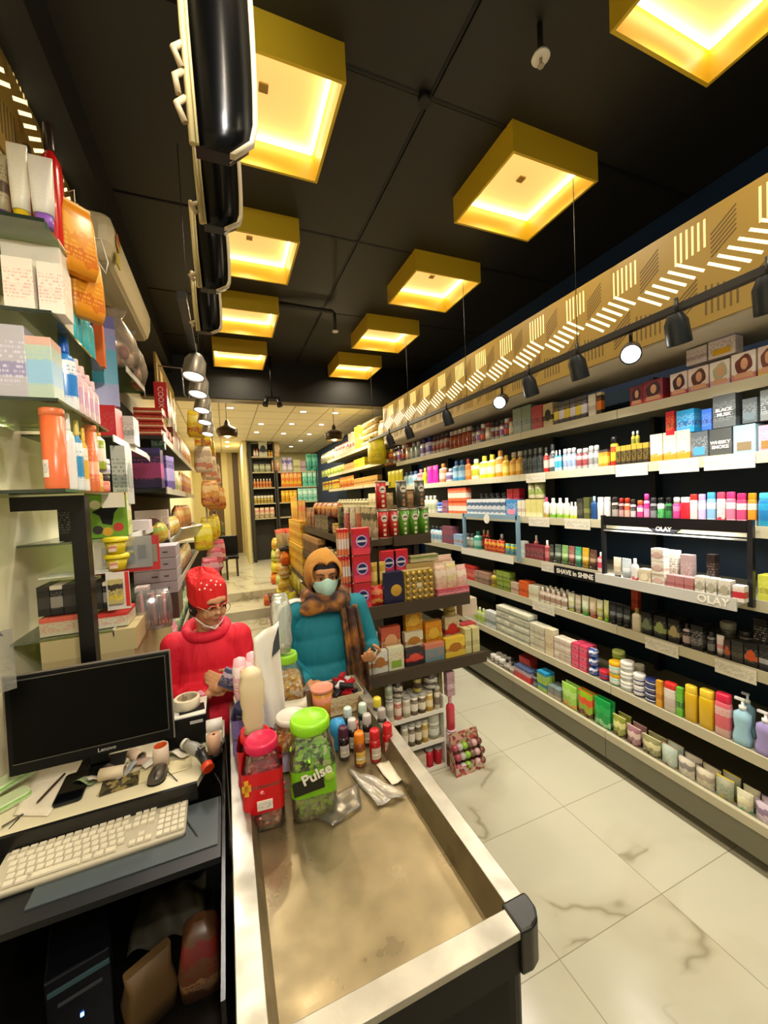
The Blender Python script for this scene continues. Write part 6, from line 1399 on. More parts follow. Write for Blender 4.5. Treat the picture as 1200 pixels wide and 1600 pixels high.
t, r, hb = candy_jar('tall clear jar with lime green lid in front of the woman', 0, 0, .16, .36, '#8cc828', mat('#d8d0b8', .4), ['#d8b848','#c88a2a','#e8e0d0'], True, dx=.225, dy=1.86, lidw=.62, lab=(.1,.3), seed=10)
t = thing('plastic_bag', 'tall translucent bag of white sweets standing on the lime green lid', 'bag', (.212, 1.86, .823+.358))
solid('clear_wrap', MB().loft([sec(.075,.07,.03,0), sec(.095,.08,.035,.05), sec(.085,.07,.03,.10), sec(.10,.08,.03,.16), sec(.085,.05,.02,.22), sec(.06,.02,.008,.27)]), clear('#f4f4e8', .7, .12, .30, .9), t)
# white sheet and pale bag at left of woman
t = thing('plastic_bag', 'cream plastic bag twisted upright on the red labelled jar', 'bag', (.052, 1.47, .823+.236))
solid('bag_body', MB().loft([sec(.085*a, .07*a, .03*a, z_) for a, z_ in ((.8,0),(.72,.02),(.9,.05),(.84,.08),(1.0,.11),(.95,.14),(1.05,.17),(.8,.2),(.85,.215),(.3,.23))]), mat('#d4c29c', .4, bump=1.0, bscale=45), t)
t = thing('paper_bag', 'upright white plastic sheet between the child and woman', 'bag', (.125, 1.70, .90))
pg_ = MB(); pg_.grid(lambda u, v: (-.045+.105*u+.004*math.sin(6*v), .010*math.sin(9*u+4*v), .0+.47*v-.05*(1-u)*v), 10, 14)
solid('sheet', pg_, mat('#e4e0d4', .35, bump=.3, bscale=12), t, thick=.002)
solid('dark_print', MB().prism([(0,0),(.035,.03),(.035,.13),(.01,.06)], 0, .002, M=Matrix.Translation((.02,-.02,.33)) @ Matrix.Rotation(PI/2, 4, 'X')), mat('#3a3c40', .5), t)
# small tubs, rolls
def tub(label, x, y, z, w, h, c1, c2, c3):
    t = thing('snack_cup', label, 'cup', (x, y, z))
    solid('cup_body', MB().lathe([(w*.42,0),(w*.5,h*.9)], 22), pack(c1, c2, c3, 'multi', .35), t)
    solid('lid', MB().lathe([(w*.53,h*.88),(w*.55,h*.9),(w*.55,h*.99),(w*.5,h),(w*.47,h*.975),(.001,h*.975)], 24, cap=False), mat(c2, .35), t)
    return t
tub('peach lidded snack cup with gold and orange print in front of the woman', .385, 1.86, .823, .10, .15, '#c8861c', '#d88a70', '#d85a2a')
tub('peach lidded snack cup with red rim at left among the jars', .055, 1.70, .823+.26, .065, .11, '#b87a24', '#d88a7a', '#d8a03a')
tub('small orange plastic cup between the cups', .315, 1.70, .823, .07, .10, '#c84a24', '#c85a30', '#d8702a')
for i, (x, y) in enumerate(((.02,1.80),(.075,1.84))):
    t = thing('sweet_roll', 'pink and white striped soft roll standing upright, %s of two' % ['left', 'right'][i], 'sweet roll', (x, y, .823+.20), group='pink striped rolls')
    solid('roll_body', MB().lathe([(.022,0),(.03,.02),(.032,.13),(.024,.18),(.001,.19)], 16), pack('#e0b0b8','#f0e0e0','#d88a9a','multi'), t)
t = thing('storage_tub', 'white tub under the pink striped rolls', 'tub', (.045, 1.84, .823)); solid('tub_body', MB().lathe([(.045,0),(.055,.19)], 20), mat('#d8d4d8', .4), t); solid('lid', MB().lathe([(.058,.185),(.058,.2),(.001,.2)], 20, cap=False), WHITE, t)
t = thing('toy_bottle', 'bright blue pear shaped plastic bottle beside the green lid', 'toy bottle', (.385, 1.58, .823))
solid('bottle_body', MB().lathe([(.016,0),(.02,.02),(.018,.05),(.032,.075),(.036,.10),(.028,.125),(.001,.135)], 22), mat('#2a90cc', .3), t)
# box of red bars and white sweets
t = thing('sweet_box', 'open carton of red and black chocolate bars at the far counter end', 'box', (.50, 1.93, .823))
cb_ = MB(); W_2, D_2 = .09, .10
for (a, b, c, d) in ((-W_2,W_2,-D_2,-D_2+.004),(-W_2,W_2,D_2-.004,D_2),(-W_2,-W_2+.004,-D_2,D_2),(W_2-.004,W_2,-D_2,D_2)): cb_.box(a, b, c, d, 0, .09)
cb_.box(-W_2, W_2, -D_2, D_2, 0, .003); solid('carton', cb_, pack('#c8bc98','#8a2a24','#b8a878','text'), t)
random.seed(5)
for j in range(14):
    o = solid('chocolate_bar', MB().box(-.035,.035,-.014,.014,0,.016), mat(['#b01420','#141218','#c8c4c4','#a81620'][j % 4], .3), None, (.50+random.uniform(-.045,.045), 1.93+random.uniform(-.07,.07), .905+.012*(j//4)), bevel=.003, rot=(random.uniform(-.2,.2), random.uniform(-.3,.3), random.uniform(0,3)))
    tag(o, '%s chocolate bar lying loose in the open carton at far end, %s' % (['red','black','white wrapped','dark red'][j % 4], ['bottom layer','second layer','third layer','top'][j//4]), 'chocolate bar', 'chocolate bars in the open carton')
for j in range(12):
    o = solid('wrapped_sweet', MB().ell((0,0,0), (.022,.016,.012), 10, 6), mat(['#d8dcd8','#8ab0b8','#c85a2a','#e0e0e0'][j % 4], .3), None, (.44+.028*(j % 4)+.008*(j//4), 1.62+.045*(j//4), .836+.012*(j % 2)), rot=(0, 0, j*.7))
    tag(o, 'small %s sweet on the steel tray behind sauce bottles, %s row, %s' % (['white','pale blue','orange','silver'][j % 4], ['near','middle','far'][j//4], NUM[j % 4]), 'sweet', 'loose sweets on the steel tray')
# sauce bottles
def sauce(label, u, v, w, h, body, capc, lab):
    q = base(u, v); t = thing('sauce_bottle', label, 'bottle', (q.x, q.y, ZT))
    w *= .9; hb = h*.7
    solid('bottle_body', MB().lathe([(w*.46,0),(w*.5,.004),(w*.5,hb*.8),(w*.42,hb)], 20), mat(body, .2, coat=.4), t)
    solid('cap', MB().lathe([(w*.42,hb),(w*.44,hb+.004),(w*.42,h*.96),(w*.36,h),(.001,h)], 20, cap=False), mat(capc, .3), t)
    lb = MB(); lb.grid(lambda a, z: (w*.507*math.sin((a-.5)*1.9), -w*.507*math.cos((a-.5)*1.9), h*(.12+.36*z)), 10, 1)
    solid('bottle_label', lb, pack(lab, '#5a5048', '#e0d8c0', 'text'), t)
sauce('small red bottle with red cap, left of the red pair', 587, 1187, .052, .125, '#a81018', '#c01820', '#c8b8a8')
sauce('small red bottle with red cap, right of the red pair', 607, 1177, .050, .125, '#a81018', '#c01820', '#b8a898')
sauce('small brown bottle with orange cap in front row', 563, 1194, .052, .13, '#7a3a10', '#e07a14', '#d8b050')
sauce('small purple black bottle with plum cap in front row', 538, 1184, .050, .13, '#1c1018', '#4a2038', '#c8c0b8')
sauce('small dark bottle with white cap behind the orange capped one', 552, 1170, .048, .13, '#1a1010', '#c8c0bc', '#b8b0a0')
sauce('small dark bottle with white cap behind the red pair', 575, 1162, .048, .13, '#1a1010', '#c0b8b4', '#b8b0a0')
sauce('small dark bottle with pale cap at the right rear', 598, 1152, .048, .13, '#201410', '#a8a09c', '#b8b0a0')
sauce('small teal black bottle with clear cap at rear left', 545, 1150, .048, .13, '#0c2420', '#c8d8d0', '#a8b8a8')
sauce('small teal black bottle with clear cap at the rear centre', 568, 1143, .048, .13, '#0c2420', '#c8d8c8', '#a8b8a8')
sauce('small teal black bottle with yellow star top at rear right', 591, 1133, .048, .13, '#0c2420', '#d8c83a', '#a8b8a8')
# card and film lying on tray
def sheet(name, label, cat, pts, z, mt, wob=.004, th=.0015):
    P = [atz(u, v, z) for u, v in pts]
    mb = MB(); n = 8
    def fn(u, v):
        a = P[0].lerp(P[1], u); b = P[3].lerp(P[2], u); q = a.lerp(b, v)
        return (q.x, q.y, z + wob*(.5+.5*math.sin(9*u+3*v)*math.cos(7*v-2*u)) + .001)
    mb.grid(fn, n, n); o = solid(name, mb, mt, thick=th); tag(o, label, cat); return o
sheet('cardboard_flap', 'white card flap lying in the steel tray before sauce bottles', 'card', [(588,1197),(618,1186),(646,1214),(612,1228)], .826, mat('#e4dcc8', .5), .008)
sheet('plastic_film', 'crumpled clear film lying in the steel tray', 'plastic film', [(543,1205),(585,1215),(635,1245),(590,1262)], .826, clear('#f0ece0', .15, .2, .22, .3), .014)
sheet('plastic_film', 'thin clear film spread in front of the green jar', 'plastic film', [(470,1268),(560,1225),(565,1262),(520,1292)], .826, clear('#f0ece0', .1, .2, .06, .3), .008)
# ================================================================== DESK, MONITOR, KEYBOARD
t = thing('cash_desk', 'low dark desk with cream worktop and open black front at lower left', 'desk', (-.86, 0, 0))
wt = MB(); wt.prism([(0.0,1.60),(.705,1.60),(.80,1.86),(.80,2.0),(0,2.0)], .825, .85)
solid('worktop', wt, mat('#d8cfae', .4), t)
solid('worktop_edge', MB().prism([(0,1.585),(.707,1.585),(.705,1.60),(0,1.60)], .79, .85), mat('#12110f', .35), t)
solid('keyboard_tray', MB().box(.0, .785, 1.31, 1.585, .755, .775), mat('#17181a', .4), t)
solid('grey_mat', MB().box(.28, .775, 1.36, 1.58, .775, .779), mat('#464f52', .35, bump=.4, bscale=70), t)
solid('back_panel', MB().box(0, .80, 1.96, 2.0, 0, .825), DARK, t)
solid('inner_shelf', MB().box(0, .79, .35, 1.96, .30, .32), mat('#0d0c0b', .25), t)
solid('side_panel', MB().box(.79, .80, .9, 1.96, 0, .80), mat('#171310', .25), t)
solid('front_panel', MB().box(0, .79, .34, .36, 0, .30), BLACK, t)
# monitor (leans slightly, turned towards camera)
t = thing('computer_monitor', 'black widescreen monitor, switched off, standing on the cash desk', 'monitor', (-.513, 1.80, .85))
MW, MH = .53, .36
m_ = solid('screen_housing', MB().box(-MW/2, MW/2, -.0, .03, 0, MH), mat('#070708', .45, spec=.2), t, (0,0,.075), bevel=.006, rot=(-.04,0,0))
solid('silver_bezel', MB().box(-MW/2-.003, MW/2+.003, .004, .014, MH-.001, MH+.004).box(MW/2-.001, MW/2+.004, .004, .014, 0, MH).box(-MW/2-.004, -MW/2+.001, .004, .014, 0, MH), mat('#8a8478', .35, .6), m_)
solid('screen', MB().box(-MW/2+.018, MW/2-.018, -.002, .0, .045, MH-.018), mat('#020202', .35, spec=.12), m_)
solid('bezel_line', MB().box(-MW/2+.014, MW/2-.014, -.003, -.001, .041, .044).box(-MW/2+.013, MW/2-.013, -.003, -.001, MH-.017, MH-.013).box(MW/2-.017, MW/2-.014, -.003, -.001, .044, MH-.017), mat('#5a5850', .3, .4), m_)
text('Lenovo', .02, mat('#9a9a98', .4), m_, (.035, -.003, .024), bold=.0003)
solid('stand', MB().box(-.03, .03, .03, .05, -.05, .15).box(-.08, .08, -.01, .11, -.074, -.062).box(-.03,.03,.03,.06,-.07,-.04), BLACK, t, (0,0,.075))
# keyboard
t = thing('keyboard', 'cream computer keyboard on the grey mat at lower left', 'keyboard', (-.445, 1.515, .781), .02)
KW, KD = .52, .165
solid('key_case', MB().loft([sec(KW,KD,.012,0), sec(KW,KD,.012,.012), sec(KW-.006,KD-.006,.01,.016)]), mat('#b8b09a', .4), t, rot=(.03,0,0))
rd = random.Random(2)
def key(x, y, w_, d_): solid('key', MB().loft([[(x+a*w_/2, y+b*d_/2, .0165) for a, b in ((-1,-1),(1,-1),(1,1),(-1,1))], [(x+a*w_*.44, y+b*d_*.42, .0225+.03*y+.002) for a, b in ((-1,-1),(1,-1),(1,1),(-1,1))]], smooth=False), mat('#d4ccb4', .45), t)
pit = .0232
for r_ in range(6):
    yy = .062-.0245*r_; xs = -KW/2+.018+(.0 if r_ < 2 else .006*r_)
    n_ = 14 - (1 if r_ > 2 else 0)
    if r_ == 5:
        for x_, w_ in ((-.235,.026),(-.205,.026),(-.175,.026),(-.095,.125),(-.015,.026),(.016,.026),(.047,.03)): key(x_, yy, w_, .02)
    else:
        for c_ in range(n_): key(xs+.010+c_*pit, yy, .0205, .0205 if r_ else .014)
    for c_ in range(3):
        if r_ in (0,1,2,5) or (r_ == 4 and c_ == 1): key(.105+c_*.0225, yy, .0195, .02 if r_ else .014)
    if r_:
        for c_ in range(4): key(.182+c_*.0215, yy, .019, .0205)
# phone, papers, pen, rolls
P = [(75,1271),(126,1262),(148,1199),(108,1204)]
c0 = sum((atz(u, v, .853) for u, v in P), Vector())/4; e1 = (atz(*P[3], .853)-atz(*P[0], .853)); ang = math.atan2(e1.y, e1.x)-PI/2
t = thing('mobile_phone', 'black smartphone lying on a paper on the desk', 'phone', (c0.x, c0.y, .854), ang)
solid('phone_body', MB().loft([sec(.084,.175,.012,0), sec(.086,.178,.013,.004), sec(.084,.175,.012,.009)]), mat('#15171c', .3, .4), t)
solid('screen', MB().loft([sec(.078,.168,.01,.009), sec(.077,.167,.01,.0095)]), mat('#05060a', .06), t)
sheet('paper_sheet', 'crumpled white printed sheet lying under the smartphone', 'paper', [(20,1275),(75,1276),(150,1172),(66,1188)], .852, pack('#dcd2bc','#a8a090','#e0d8c4','plain',.7), .003, .0008)
sheet('paper_sheet', 'pale paper strip lying along the worktop front edge', 'paper', [(150,1245),(300,1200),(300,1180),(170,1215)], .8515, mat('#cfc49c', .6), .001, .0008)
a, b = atz(57,1255,.862), atz(101,1209,.862)
o = solid('ballpoint_pen', MB().tube([tuple(a+Vector((0,0,0))), tuple(a.lerp(b,.08)), tuple(a.lerp(b,.6)), tuple(b)], [.0012,.004,.0045,.004], 10), mat('#3a2a1a', .3)); tag(o, 'thin brown ballpoint pen lying left of the phone', 'pen')
a, b = atz(3,1292,.86), atz(36,1272,.858); o = solid('pencil', MB().tube([tuple(a), tuple(b)], .003, 8), mat('#4a4438', .4)); tag(o, 'short dark pencil near the left edge of worktop', 'pencil')
def roll(label, u, v, r_, ln, az, col, inner=None, z=.85, up=False):
    q = atz(u, v, z+r_)
    t = thing('paper_roll', label, 'paper roll', (q.x, q.y, z+(0 if up else r_+.001)), az)
    M_ = None if up else Matrix.Rotation(PI/2, 4, 'Y') @ Matrix.Translation((0,0,-ln/2))
    solid('roll_outer', MB().lathe([(r_*.86,0),(r_,0),(r_*1.02,ln*.5),(r_,ln),(r_*.86,ln),(r_*.86,0)], 26, cap=False, M=M_), mat(col, .6), t)
    solid('roll_inner', MB().lathe([(r_*.84,.003),(r_*.84,ln*.99)], 26, cap=False, M=M_), mat(inner or '#a89c88', .6), t)
roll('curled cream paper roll right of the phone', 176, 1208, .022, .085, -.15, '#d0bfa0')
roll('curled pinkish paper roll behind the mouse', 213, 1180, .021, .07, -.9, '#c4ab92')
roll('upright paper roll with bright orange inside', 252, 1186, .028, .085, 0, '#ccb8a4', '#d85a1c', up=True)
t = thing('paper_heap', 'small heap of tags, foil and papers under the monitor screen', 'paper heap', (-.425, 1.775, .851))
rd = random.Random(4)
for j in range(9):
    solid('scrap', MB().grid(lambda u, v: ((u-.5)*.08, (v-.5)*.035, .008*math.sin(5*u+j)+.012), 5, 3), mat(['#8a9a70','#c8c0b0','#4a4438','#a8b0b4','#b89a8a','#d8d4c8'][j % 6], .4), t, (-.12+.045*j, rd.uniform(-.02,.03), .004*(j % 3)), rot=(rd.uniform(-.3,.3), rd.uniform(-.3,.3), rd.uniform(-.8,.8)), thick=.001)
t = thing('phone_case', 'dark patterned booklet under the curled paper rolls', 'booklet', (atz(190,1225,.855).x, atz(190,1225,.855).y, .851), .1)
solid('cover', MB().box(-.065,.055,-.03,.05,0,.006), speckle(['#4a4428','#8a7a48','#2a2418'], 60, .5, .1), t)
for i, (u, v, a_) in enumerate(((28,1225,.9),(14,1252,.7))):
    q = atz(u, v, .87)
    t = thing('tissue_pack', 'pale green wrapped packet at the left desk edge, %s' % ['upper one', 'lower one'][i], 'packet', (q.x-.02, q.y, .851+.028*(1-i)), a_)
    solid('pack_body', MB().loft([sec(.15,.065,.02,0), sec(.155,.07,.02,.012), sec(.15,.06,.02,.026)]), pack('#b8c89a','#7ab04a','#d8dcc0','multi'), t)
# mouse
q = atz(245, 1222, .851)
t = thing('computer_mouse', 'grey black computer mouse near the worktop edge', 'mouse', (q.x, q.y+.03, .851), -.1)
ms = MB(); ms.loft([sec(.060*a, .105*a, .028*a, z_) for a, z_ in ((.92,0),(1,.006),(.98,.014),(.84,.026),(.58,.034),(.2,.038))])
solid('mouse_body', ms, mat('#4a453c', .25, .3), t); solid('button_seam', MB().box(-.001,.001,-.05,-.0,.026,.035), BLACK, t); solid('dark_base', MB().loft([sec(.062,.107,.028,-.0), sec(.062,.107,.028,.004)]), BLACK, t)
pts = [atz(262,1205,.86), atz(277,1220,.852), atz(283,1250,.80), atz(292,1282,.785), atz(308,1306,.781), atz(316,1317,.76)]
o = solid('mouse_cable', MB().tube([tuple(p) for p in pts], .0018, 6), mat('#2a2824', .4)); tag(o, 'thin dark cable running from mouse over the grey mat', 'cable')
pts = [atz(30,1278,.853), atz(14,1295,.85), atz(22,1312,.80), atz(60,1308,.79), atz(95,1297,.79)]
o = solid('cable', MB().tube([tuple(p) for p in pts], .002, 6), BLACK); tag(o, 'black cable curling over the worktop edge at far left', 'cable')
# label printer with tape roll
t = thing('receipt_printer', 'black box printer with white top carrying a roll of tape', 'printer', (-.20, 1.955, .851))
solid('housing', MB().box(-.09, .075, -.115, .09, 0, .125), mat('#0a0a0a', .45, spec=.2), t, bevel=.006); solid('white_top', MB().box(-.088, .072, -.112, .088, .1255, .131), mat('#dcd8cc', .45), t)
solid('logo_plate', MB().box(.01, .06, -.1165, -.115, .095, .108), mat('#a8a8a4', .4), t)
q = (-.205, 1.93, .983)
t = thing('tape_roll', 'roll of cream adhesive tape standing on the white printer top', 'tape roll', q)
solid('tape', MB().lathe([(.050,0),(.0525,.002),(.0525,.043),(.050,.045),(.040,.045),(.040,0),(.050,0)], 36, cap=False), mat('#d4c8ac', .4), t)
solid('core', MB().lathe([(.0398,.001),(.0398,.0445)], 30, cap=False), speckle(['#b8a888','#8a7a60','#c8bca0'], 60, .6, .05), t)
o = solid('black_wallet', MB().box(-.05,.05,-.03,.03,0,.004), BLACK, None, (-.185,1.90,.9825), .1); tag(o, 'thin black card under the tape roll', 'card')
# right hand clutter: scanner, rolls
t = thing('barcode_scanner', 'grey and black handheld barcode scanner with orange trim', 'scanner', (atz(315,1180,.9).x, atz(315,1180,.9).y, .86))
hd = MB(); hd.tube([(-.055,.055,.065),(-.03,.035,.055),(.0,.01,.045)], [.018,.024,.022], 12); solid('scanner_head', hd, mat('#8a8880', .35), t)
hn = MB(); hn.tube([(-.01,.02,.05),(.01,-.02,.035),(.025,-.06,.02)], [.022,.018,.016], 12); solid('handle', hn, mat('#1c1b1a', .3), t)
solid('orange_trim', MB().tube([(.018,-.045,.026),(.027,-.065,.018)], [.021,.021], 14), mat('#c83a14', .35), t)
solid('head_cap', MB().tube([(-.06,.06,.067),(-.068,.067,.071)], [.0205,.018], 12), mat('#c8c4b8', .4), t)
o = solid('cable', MB().tube([tuple(atz(335,1208,.87)), tuple(atz(345,1225,.85)), tuple(atz(350,1255,.80)), tuple(atz(347,1290,.77)), tuple(atz(344,1320,.74))], .003, 6), BLACK); tag(o, 'coiled black scanner cable hanging beside the counter rim', 'cable')
q = atz(336,1184,.86); t = thing('paper_roll_stand', 'tan upright paper roll in black cup beside the scanner', 'paper roll', (q.x, q.y+.01, .851))
solid('black_cup', MB().lathe([(.026,0),(.03,.02),(.03,.03)], 20), BLACK, t); solid('roll', MB().lathe([(.026,.03),(.026,.10),(.006,.1)], 24), mat('#c49a7c', .5), t); solid('core', MB().lathe([(.006,.1),(.005,.1015)], 12), BLACK, t)
q = atz(335,1150,.9); t = thing('paper_roll_stand', 'white thermal paper roll lying on a white dispenser', 'paper roll', (q.x, q.y+.05, .851))
solid('dispenser', MB().box(-.035,.03,-.03,.03,0,.05), WHITE, t, bevel=.006); solid('roll', MB().lathe([(.024,-.032),(.024,.032)], 22, M=Matrix.Translation((0,0,.072)) @ Matrix.Rotation(PI/2, 4, 'Y')), mat('#dcd6d0', .5), t)
# under-desk things seen in the dark
q = atz(95, 1560, .55)
t = thing('computer_tower', 'black computer case with a glowing blue power light under the desk', 'computer', (q.x, q.y+.16, .32), .25)
solid('case', MB().box(-.075,.075,-.13,.2,0,.27), mat('#0a0b10', .25), t, bevel=.005); solid('silver_stripe', MB().box(-.07,.07,-.1325,-.13,.225,.238), mat('#4a6a72', .3, .5), t); solid('drive_slot', MB().box(-.05,.05,-.1325,-.13,.185,.193), mat('#3a3c40', .3), t)
solid('power_light', MB().box(-.004,.004,-.134,-.13,.12,.128), mat((.1,.25,1), .3, emit=8), t)
q = atz(235, 1560, .36)
t = thing('paper_bag', 'crumpled tan paper bag on dark shelf under the desk', 'bag', (q.x, q.y, .321), .5)
solid('bag_body', MB().loft([sec(.13,.09,.02,0), sec(.14,.10,.02,.06), sec(.12,.07,.02,.12), sec(.13,.03,.01,.17)]), mat('#5a4220', .6, bump=.8, bscale=18), t)
q = atz(265, 1400, .40)
t = thing('cloth', 'crumpled dark olive cloth on the shelf under the desk', 'cloth', (q.x, q.y, .321))
solid('cloth_body', MB().grid(lambda u, v: ((u-.5)*.24, (v-.5)*.22, .07*math.sin(PI*u)*math.sin(PI*v)+.015*math.sin(14*u+6*v)+.02), 16, 14), mat('#4a4434', .7), t, thick=.004)
q = atz(330, 1480, .40)
t = thing('plastic_bag', 'dark red and brown bag on the shelf under the desk by counter', 'bag', (q.x-.03, q.y, .321))
solid('bag_body', MB().loft([sec(.12,.14,.03,0), sec(.13,.16,.03,.08), sec(.1,.1,.02,.16), sec(.04,.03,.01,.2)]), pack('#5a3a24','#6a1c18','#8a6a48','multi'), t)
# blue and white packets hanging at the far left edge
t = thing('hanging_pouch', 'clear bag with grey top hanging at the left edge above monitor', 'bag', (-.77, 1.60, 1.50), .6)
solid('grey_corner', MB().prism([(-.07,0),(.09,-.02),(.03,.10),(-.07,.14)], -.003, .003, M=Matrix.Rotation(PI/2, 4, 'X')), mat('#3a382e', .5), t)
solid('blue_edged_card', MB().box(-.06,.05,-.004,.0,-.13,-.02), pack('#3a80b0','#d8d0d0','#c8404a','band'), t)
solid('clear_wrap', MB().box(-.07,.11,-.010,-.008,-.20,.0), clear('#f0f0e8', .6, .08, .12, .5), t)
t = thing('detergent_pouch', 'blue and white striped pouch at the left edge beside the monitor', 'pouch', (-.845, 1.60, 1.12), .6)
for pn, m_ in build_parts('pouch', .16, .05, .30, ('#c8c8d8','#1c5aa8','#5a90c8','multi')): link(pn, m_, t)
o = solid('yellow_ball', MB().ell((0,0,0), (.018,.018,.03), 14, 10), mat('#d8c81a', .4), None, (-.855, 1.72, 1.02)); tag(o, 'bright yellow rounded tag at the left edge beside the monitor', 'tag')
# ================================================================== PEOPLE
def cap_(mb, pts, rs, seg=14):
    mb.tube(pts, rs, seg)
    mb.ell(pts[0], (rs[0],)*3, seg, 8); mb.ell(pts[-1], (rs[-1],)*3, seg, 8)
    for p, r in zip(pts[1:-1], rs[1:-1]): mb.ell(p, (r,)*3, seg, 8)
def hand(mb, W, fwd, palm, k=1.0, curl=.6):
    """hand from wrist W, pointing fwd, palm facing palm; five fingers curled toward the palm"""
    f = Vector(fwd).normalized(); n = Vector(palm).normalized(); n = (n - f*n.dot(f)).normalized(); s_ = f.cross(n)
    W = Vector(W)
    for i in range(4):
        a = (i-1.5)*.019*k
        b0 = W + s_*a*.6 + f*.012*k; b1 = W + s_*a + f*.085*k
        mb.tube([tuple(b0), tuple(b1)], [.014*k, .0125*k], 10); mb.ell(b1, (.0125*k,)*3, 10, 7)
        L = [.075,.086,.08,.062][i]*k; p = b1; d = f.copy(); pts = [tuple(p)]
        for j, fr in enumerate((.42, .32, .26)):
            d = (d + n*curl*(.55+.35*j)).normalized(); p = p + d*L*fr; pts.append(tuple(p))
        cap_(mb, pts, [.0105*k, .0098*k, .009*k, .0078*k], 10)
    mb.ell(W + f*.05*k, (.034*k, .034*k, .034*k), 12, 8)
    b = W + f*.02*k - s_*.03*k; pts = [tuple(b), tuple(b + (f*.6 - s_*.7 + n*.3).normalized()*.035*k), tuple(b + (f*.9 - s_*.5 + n*.7).normalized()*.066*k), tuple(b + (f*1.0 - s_*.2 + n*1.0).normalized()*.088*k)]
    cap_(mb, pts, [.014*k, .0125*k, .0108*k, .009*k], 10)
def head(mb, M, k=1.0):
    def e(c, r): mb.ell((0,0,0), tuple(x*k for x in r), 22, 16, M=M @ Matrix.Translation(Vector(c)*k))
    e((0,.012,.022),(.077,.094,.098)); e((0,-.012,-.035),(.062,.074,.078)); e((0,-.035,-.078),(.036,.044,.034))
    e((.034,-.06,-.028),(.026,.026,.03)); e((-.034,-.06,-.028),(.026,.026,.03)); e((0,-.062,.04),(.055,.03,.03))
    e((0,-.088,.004),(.0085,.014,.024)); e((0,-.098,-.016),(.0125,.014,.011)); e((.011,-.09,-.02),(.008,.009,.007)); e((-.011,-.09,-.02),(.008,.009,.007))
    e((0,-.082,-.048),(.021,.010,.0065)); e((0,-.080,-.058),(.018,.010,.007))
    e((.077,.012,-.005),(.009,.017,.027)); e((-.077,.012,-.005),(.009,.017,.027))
def face_parts(t, M, k, lid=0):
    for s_ in (-1, 1):
        solid('eye', MB().ell((0,0,0), (.0112*k,.0076*k,.0044*k), 14, 10, M=M @ Matrix.Translation(Vector((s_*.031,-.0812,.012))*k)), mat('#c8bfb0', .3), t)
        solid('iris', MB().ell((0,0,0), (.0054*k,.003*k,.0052*k), 12, 8, M=M @ Matrix.Translation(Vector((s_*.031+.001,-.0876,.0105))*k)), mat('#1c100a', .2), t)
        solid('eyebrow', MB().tube([tuple(M @ (Vector((s_*x, y, z))*k)) for x, y, z in ((.013,-.091,.030),(.03,-.089,.035),(.046,-.077,.030))], [.0026*k,.0032*k,.0018*k], 8), mat('#3a2418', .7), t)
        solid('eyelid', MB().tube([tuple(M @ (Vector((s_*x, y, z))*k)) for x, y, z in ((.018,-.0875,.0145),(.025,-.0895,.018),(.033,-.0893,.0185),(.044,-.082,.0135))], [.0018*k,.0028*k,.0028*k,.0018*k], 6), mat('#6a4028', .6), t)
    lip = MB(); lip.ell((0,0,0), (.020*k,.006*k,.0045*k), 14, 8, M=M @ Matrix.Translation(Vector((0,-.0905,-.050))*k)); lip.ell((0,0,0), (.017*k,.006*k,.005*k), 14, 8, M=M @ Matrix.Translation(Vector((0,-.0885,-.058))*k))
    solid('lips', lip, mat('#9a5448', .5), t)
from mathutils.bvhtree import BVHTree
def snap(pts, me, off=.004):
    bv = BVHTree.FromPolygons([v.co for v in me.vertices], [tuple(p.vertices) for p in me.polygons]); out = []
    for p in pts:
        c_, n_, i_, d_ = bv.find_nearest(Vector(p)); out.append(tuple(c_+n_*off))
    return out
def wrinkle(c, sc=9, st=.5, rough=.75):
    k = ('wr', c, sc, st)
    if k in MATS: return MATS[k]
    mt = mat(c, rough, key=k); nt = mt.node_tree; N = nt.nodes.new; L = nt.links.new; b = nt.nodes['Principled BSDF']
    tc = N('ShaderNodeTexCoord'); mp = N('ShaderNodeMapping'); mp.inputs['Scale'].default_value = (1,1,.28); L(tc.outputs['Object'], mp.inputs[0])
    n = N('ShaderNodeTexNoise'); n.inputs['Scale'].default_value = sc; n.inputs['Distortion'].default_value = 1.2; L(mp.outputs[0], n.inputs['Vector'])
    bp = N('ShaderNodeBump'); bp.inputs['Strength'].default_value = st; bp.inputs['Distance'].default_value = .03; L(n.outputs['Fac'], bp.inputs['Height']); L(bp.outputs[0], b.inputs['Normal'])
    return mt
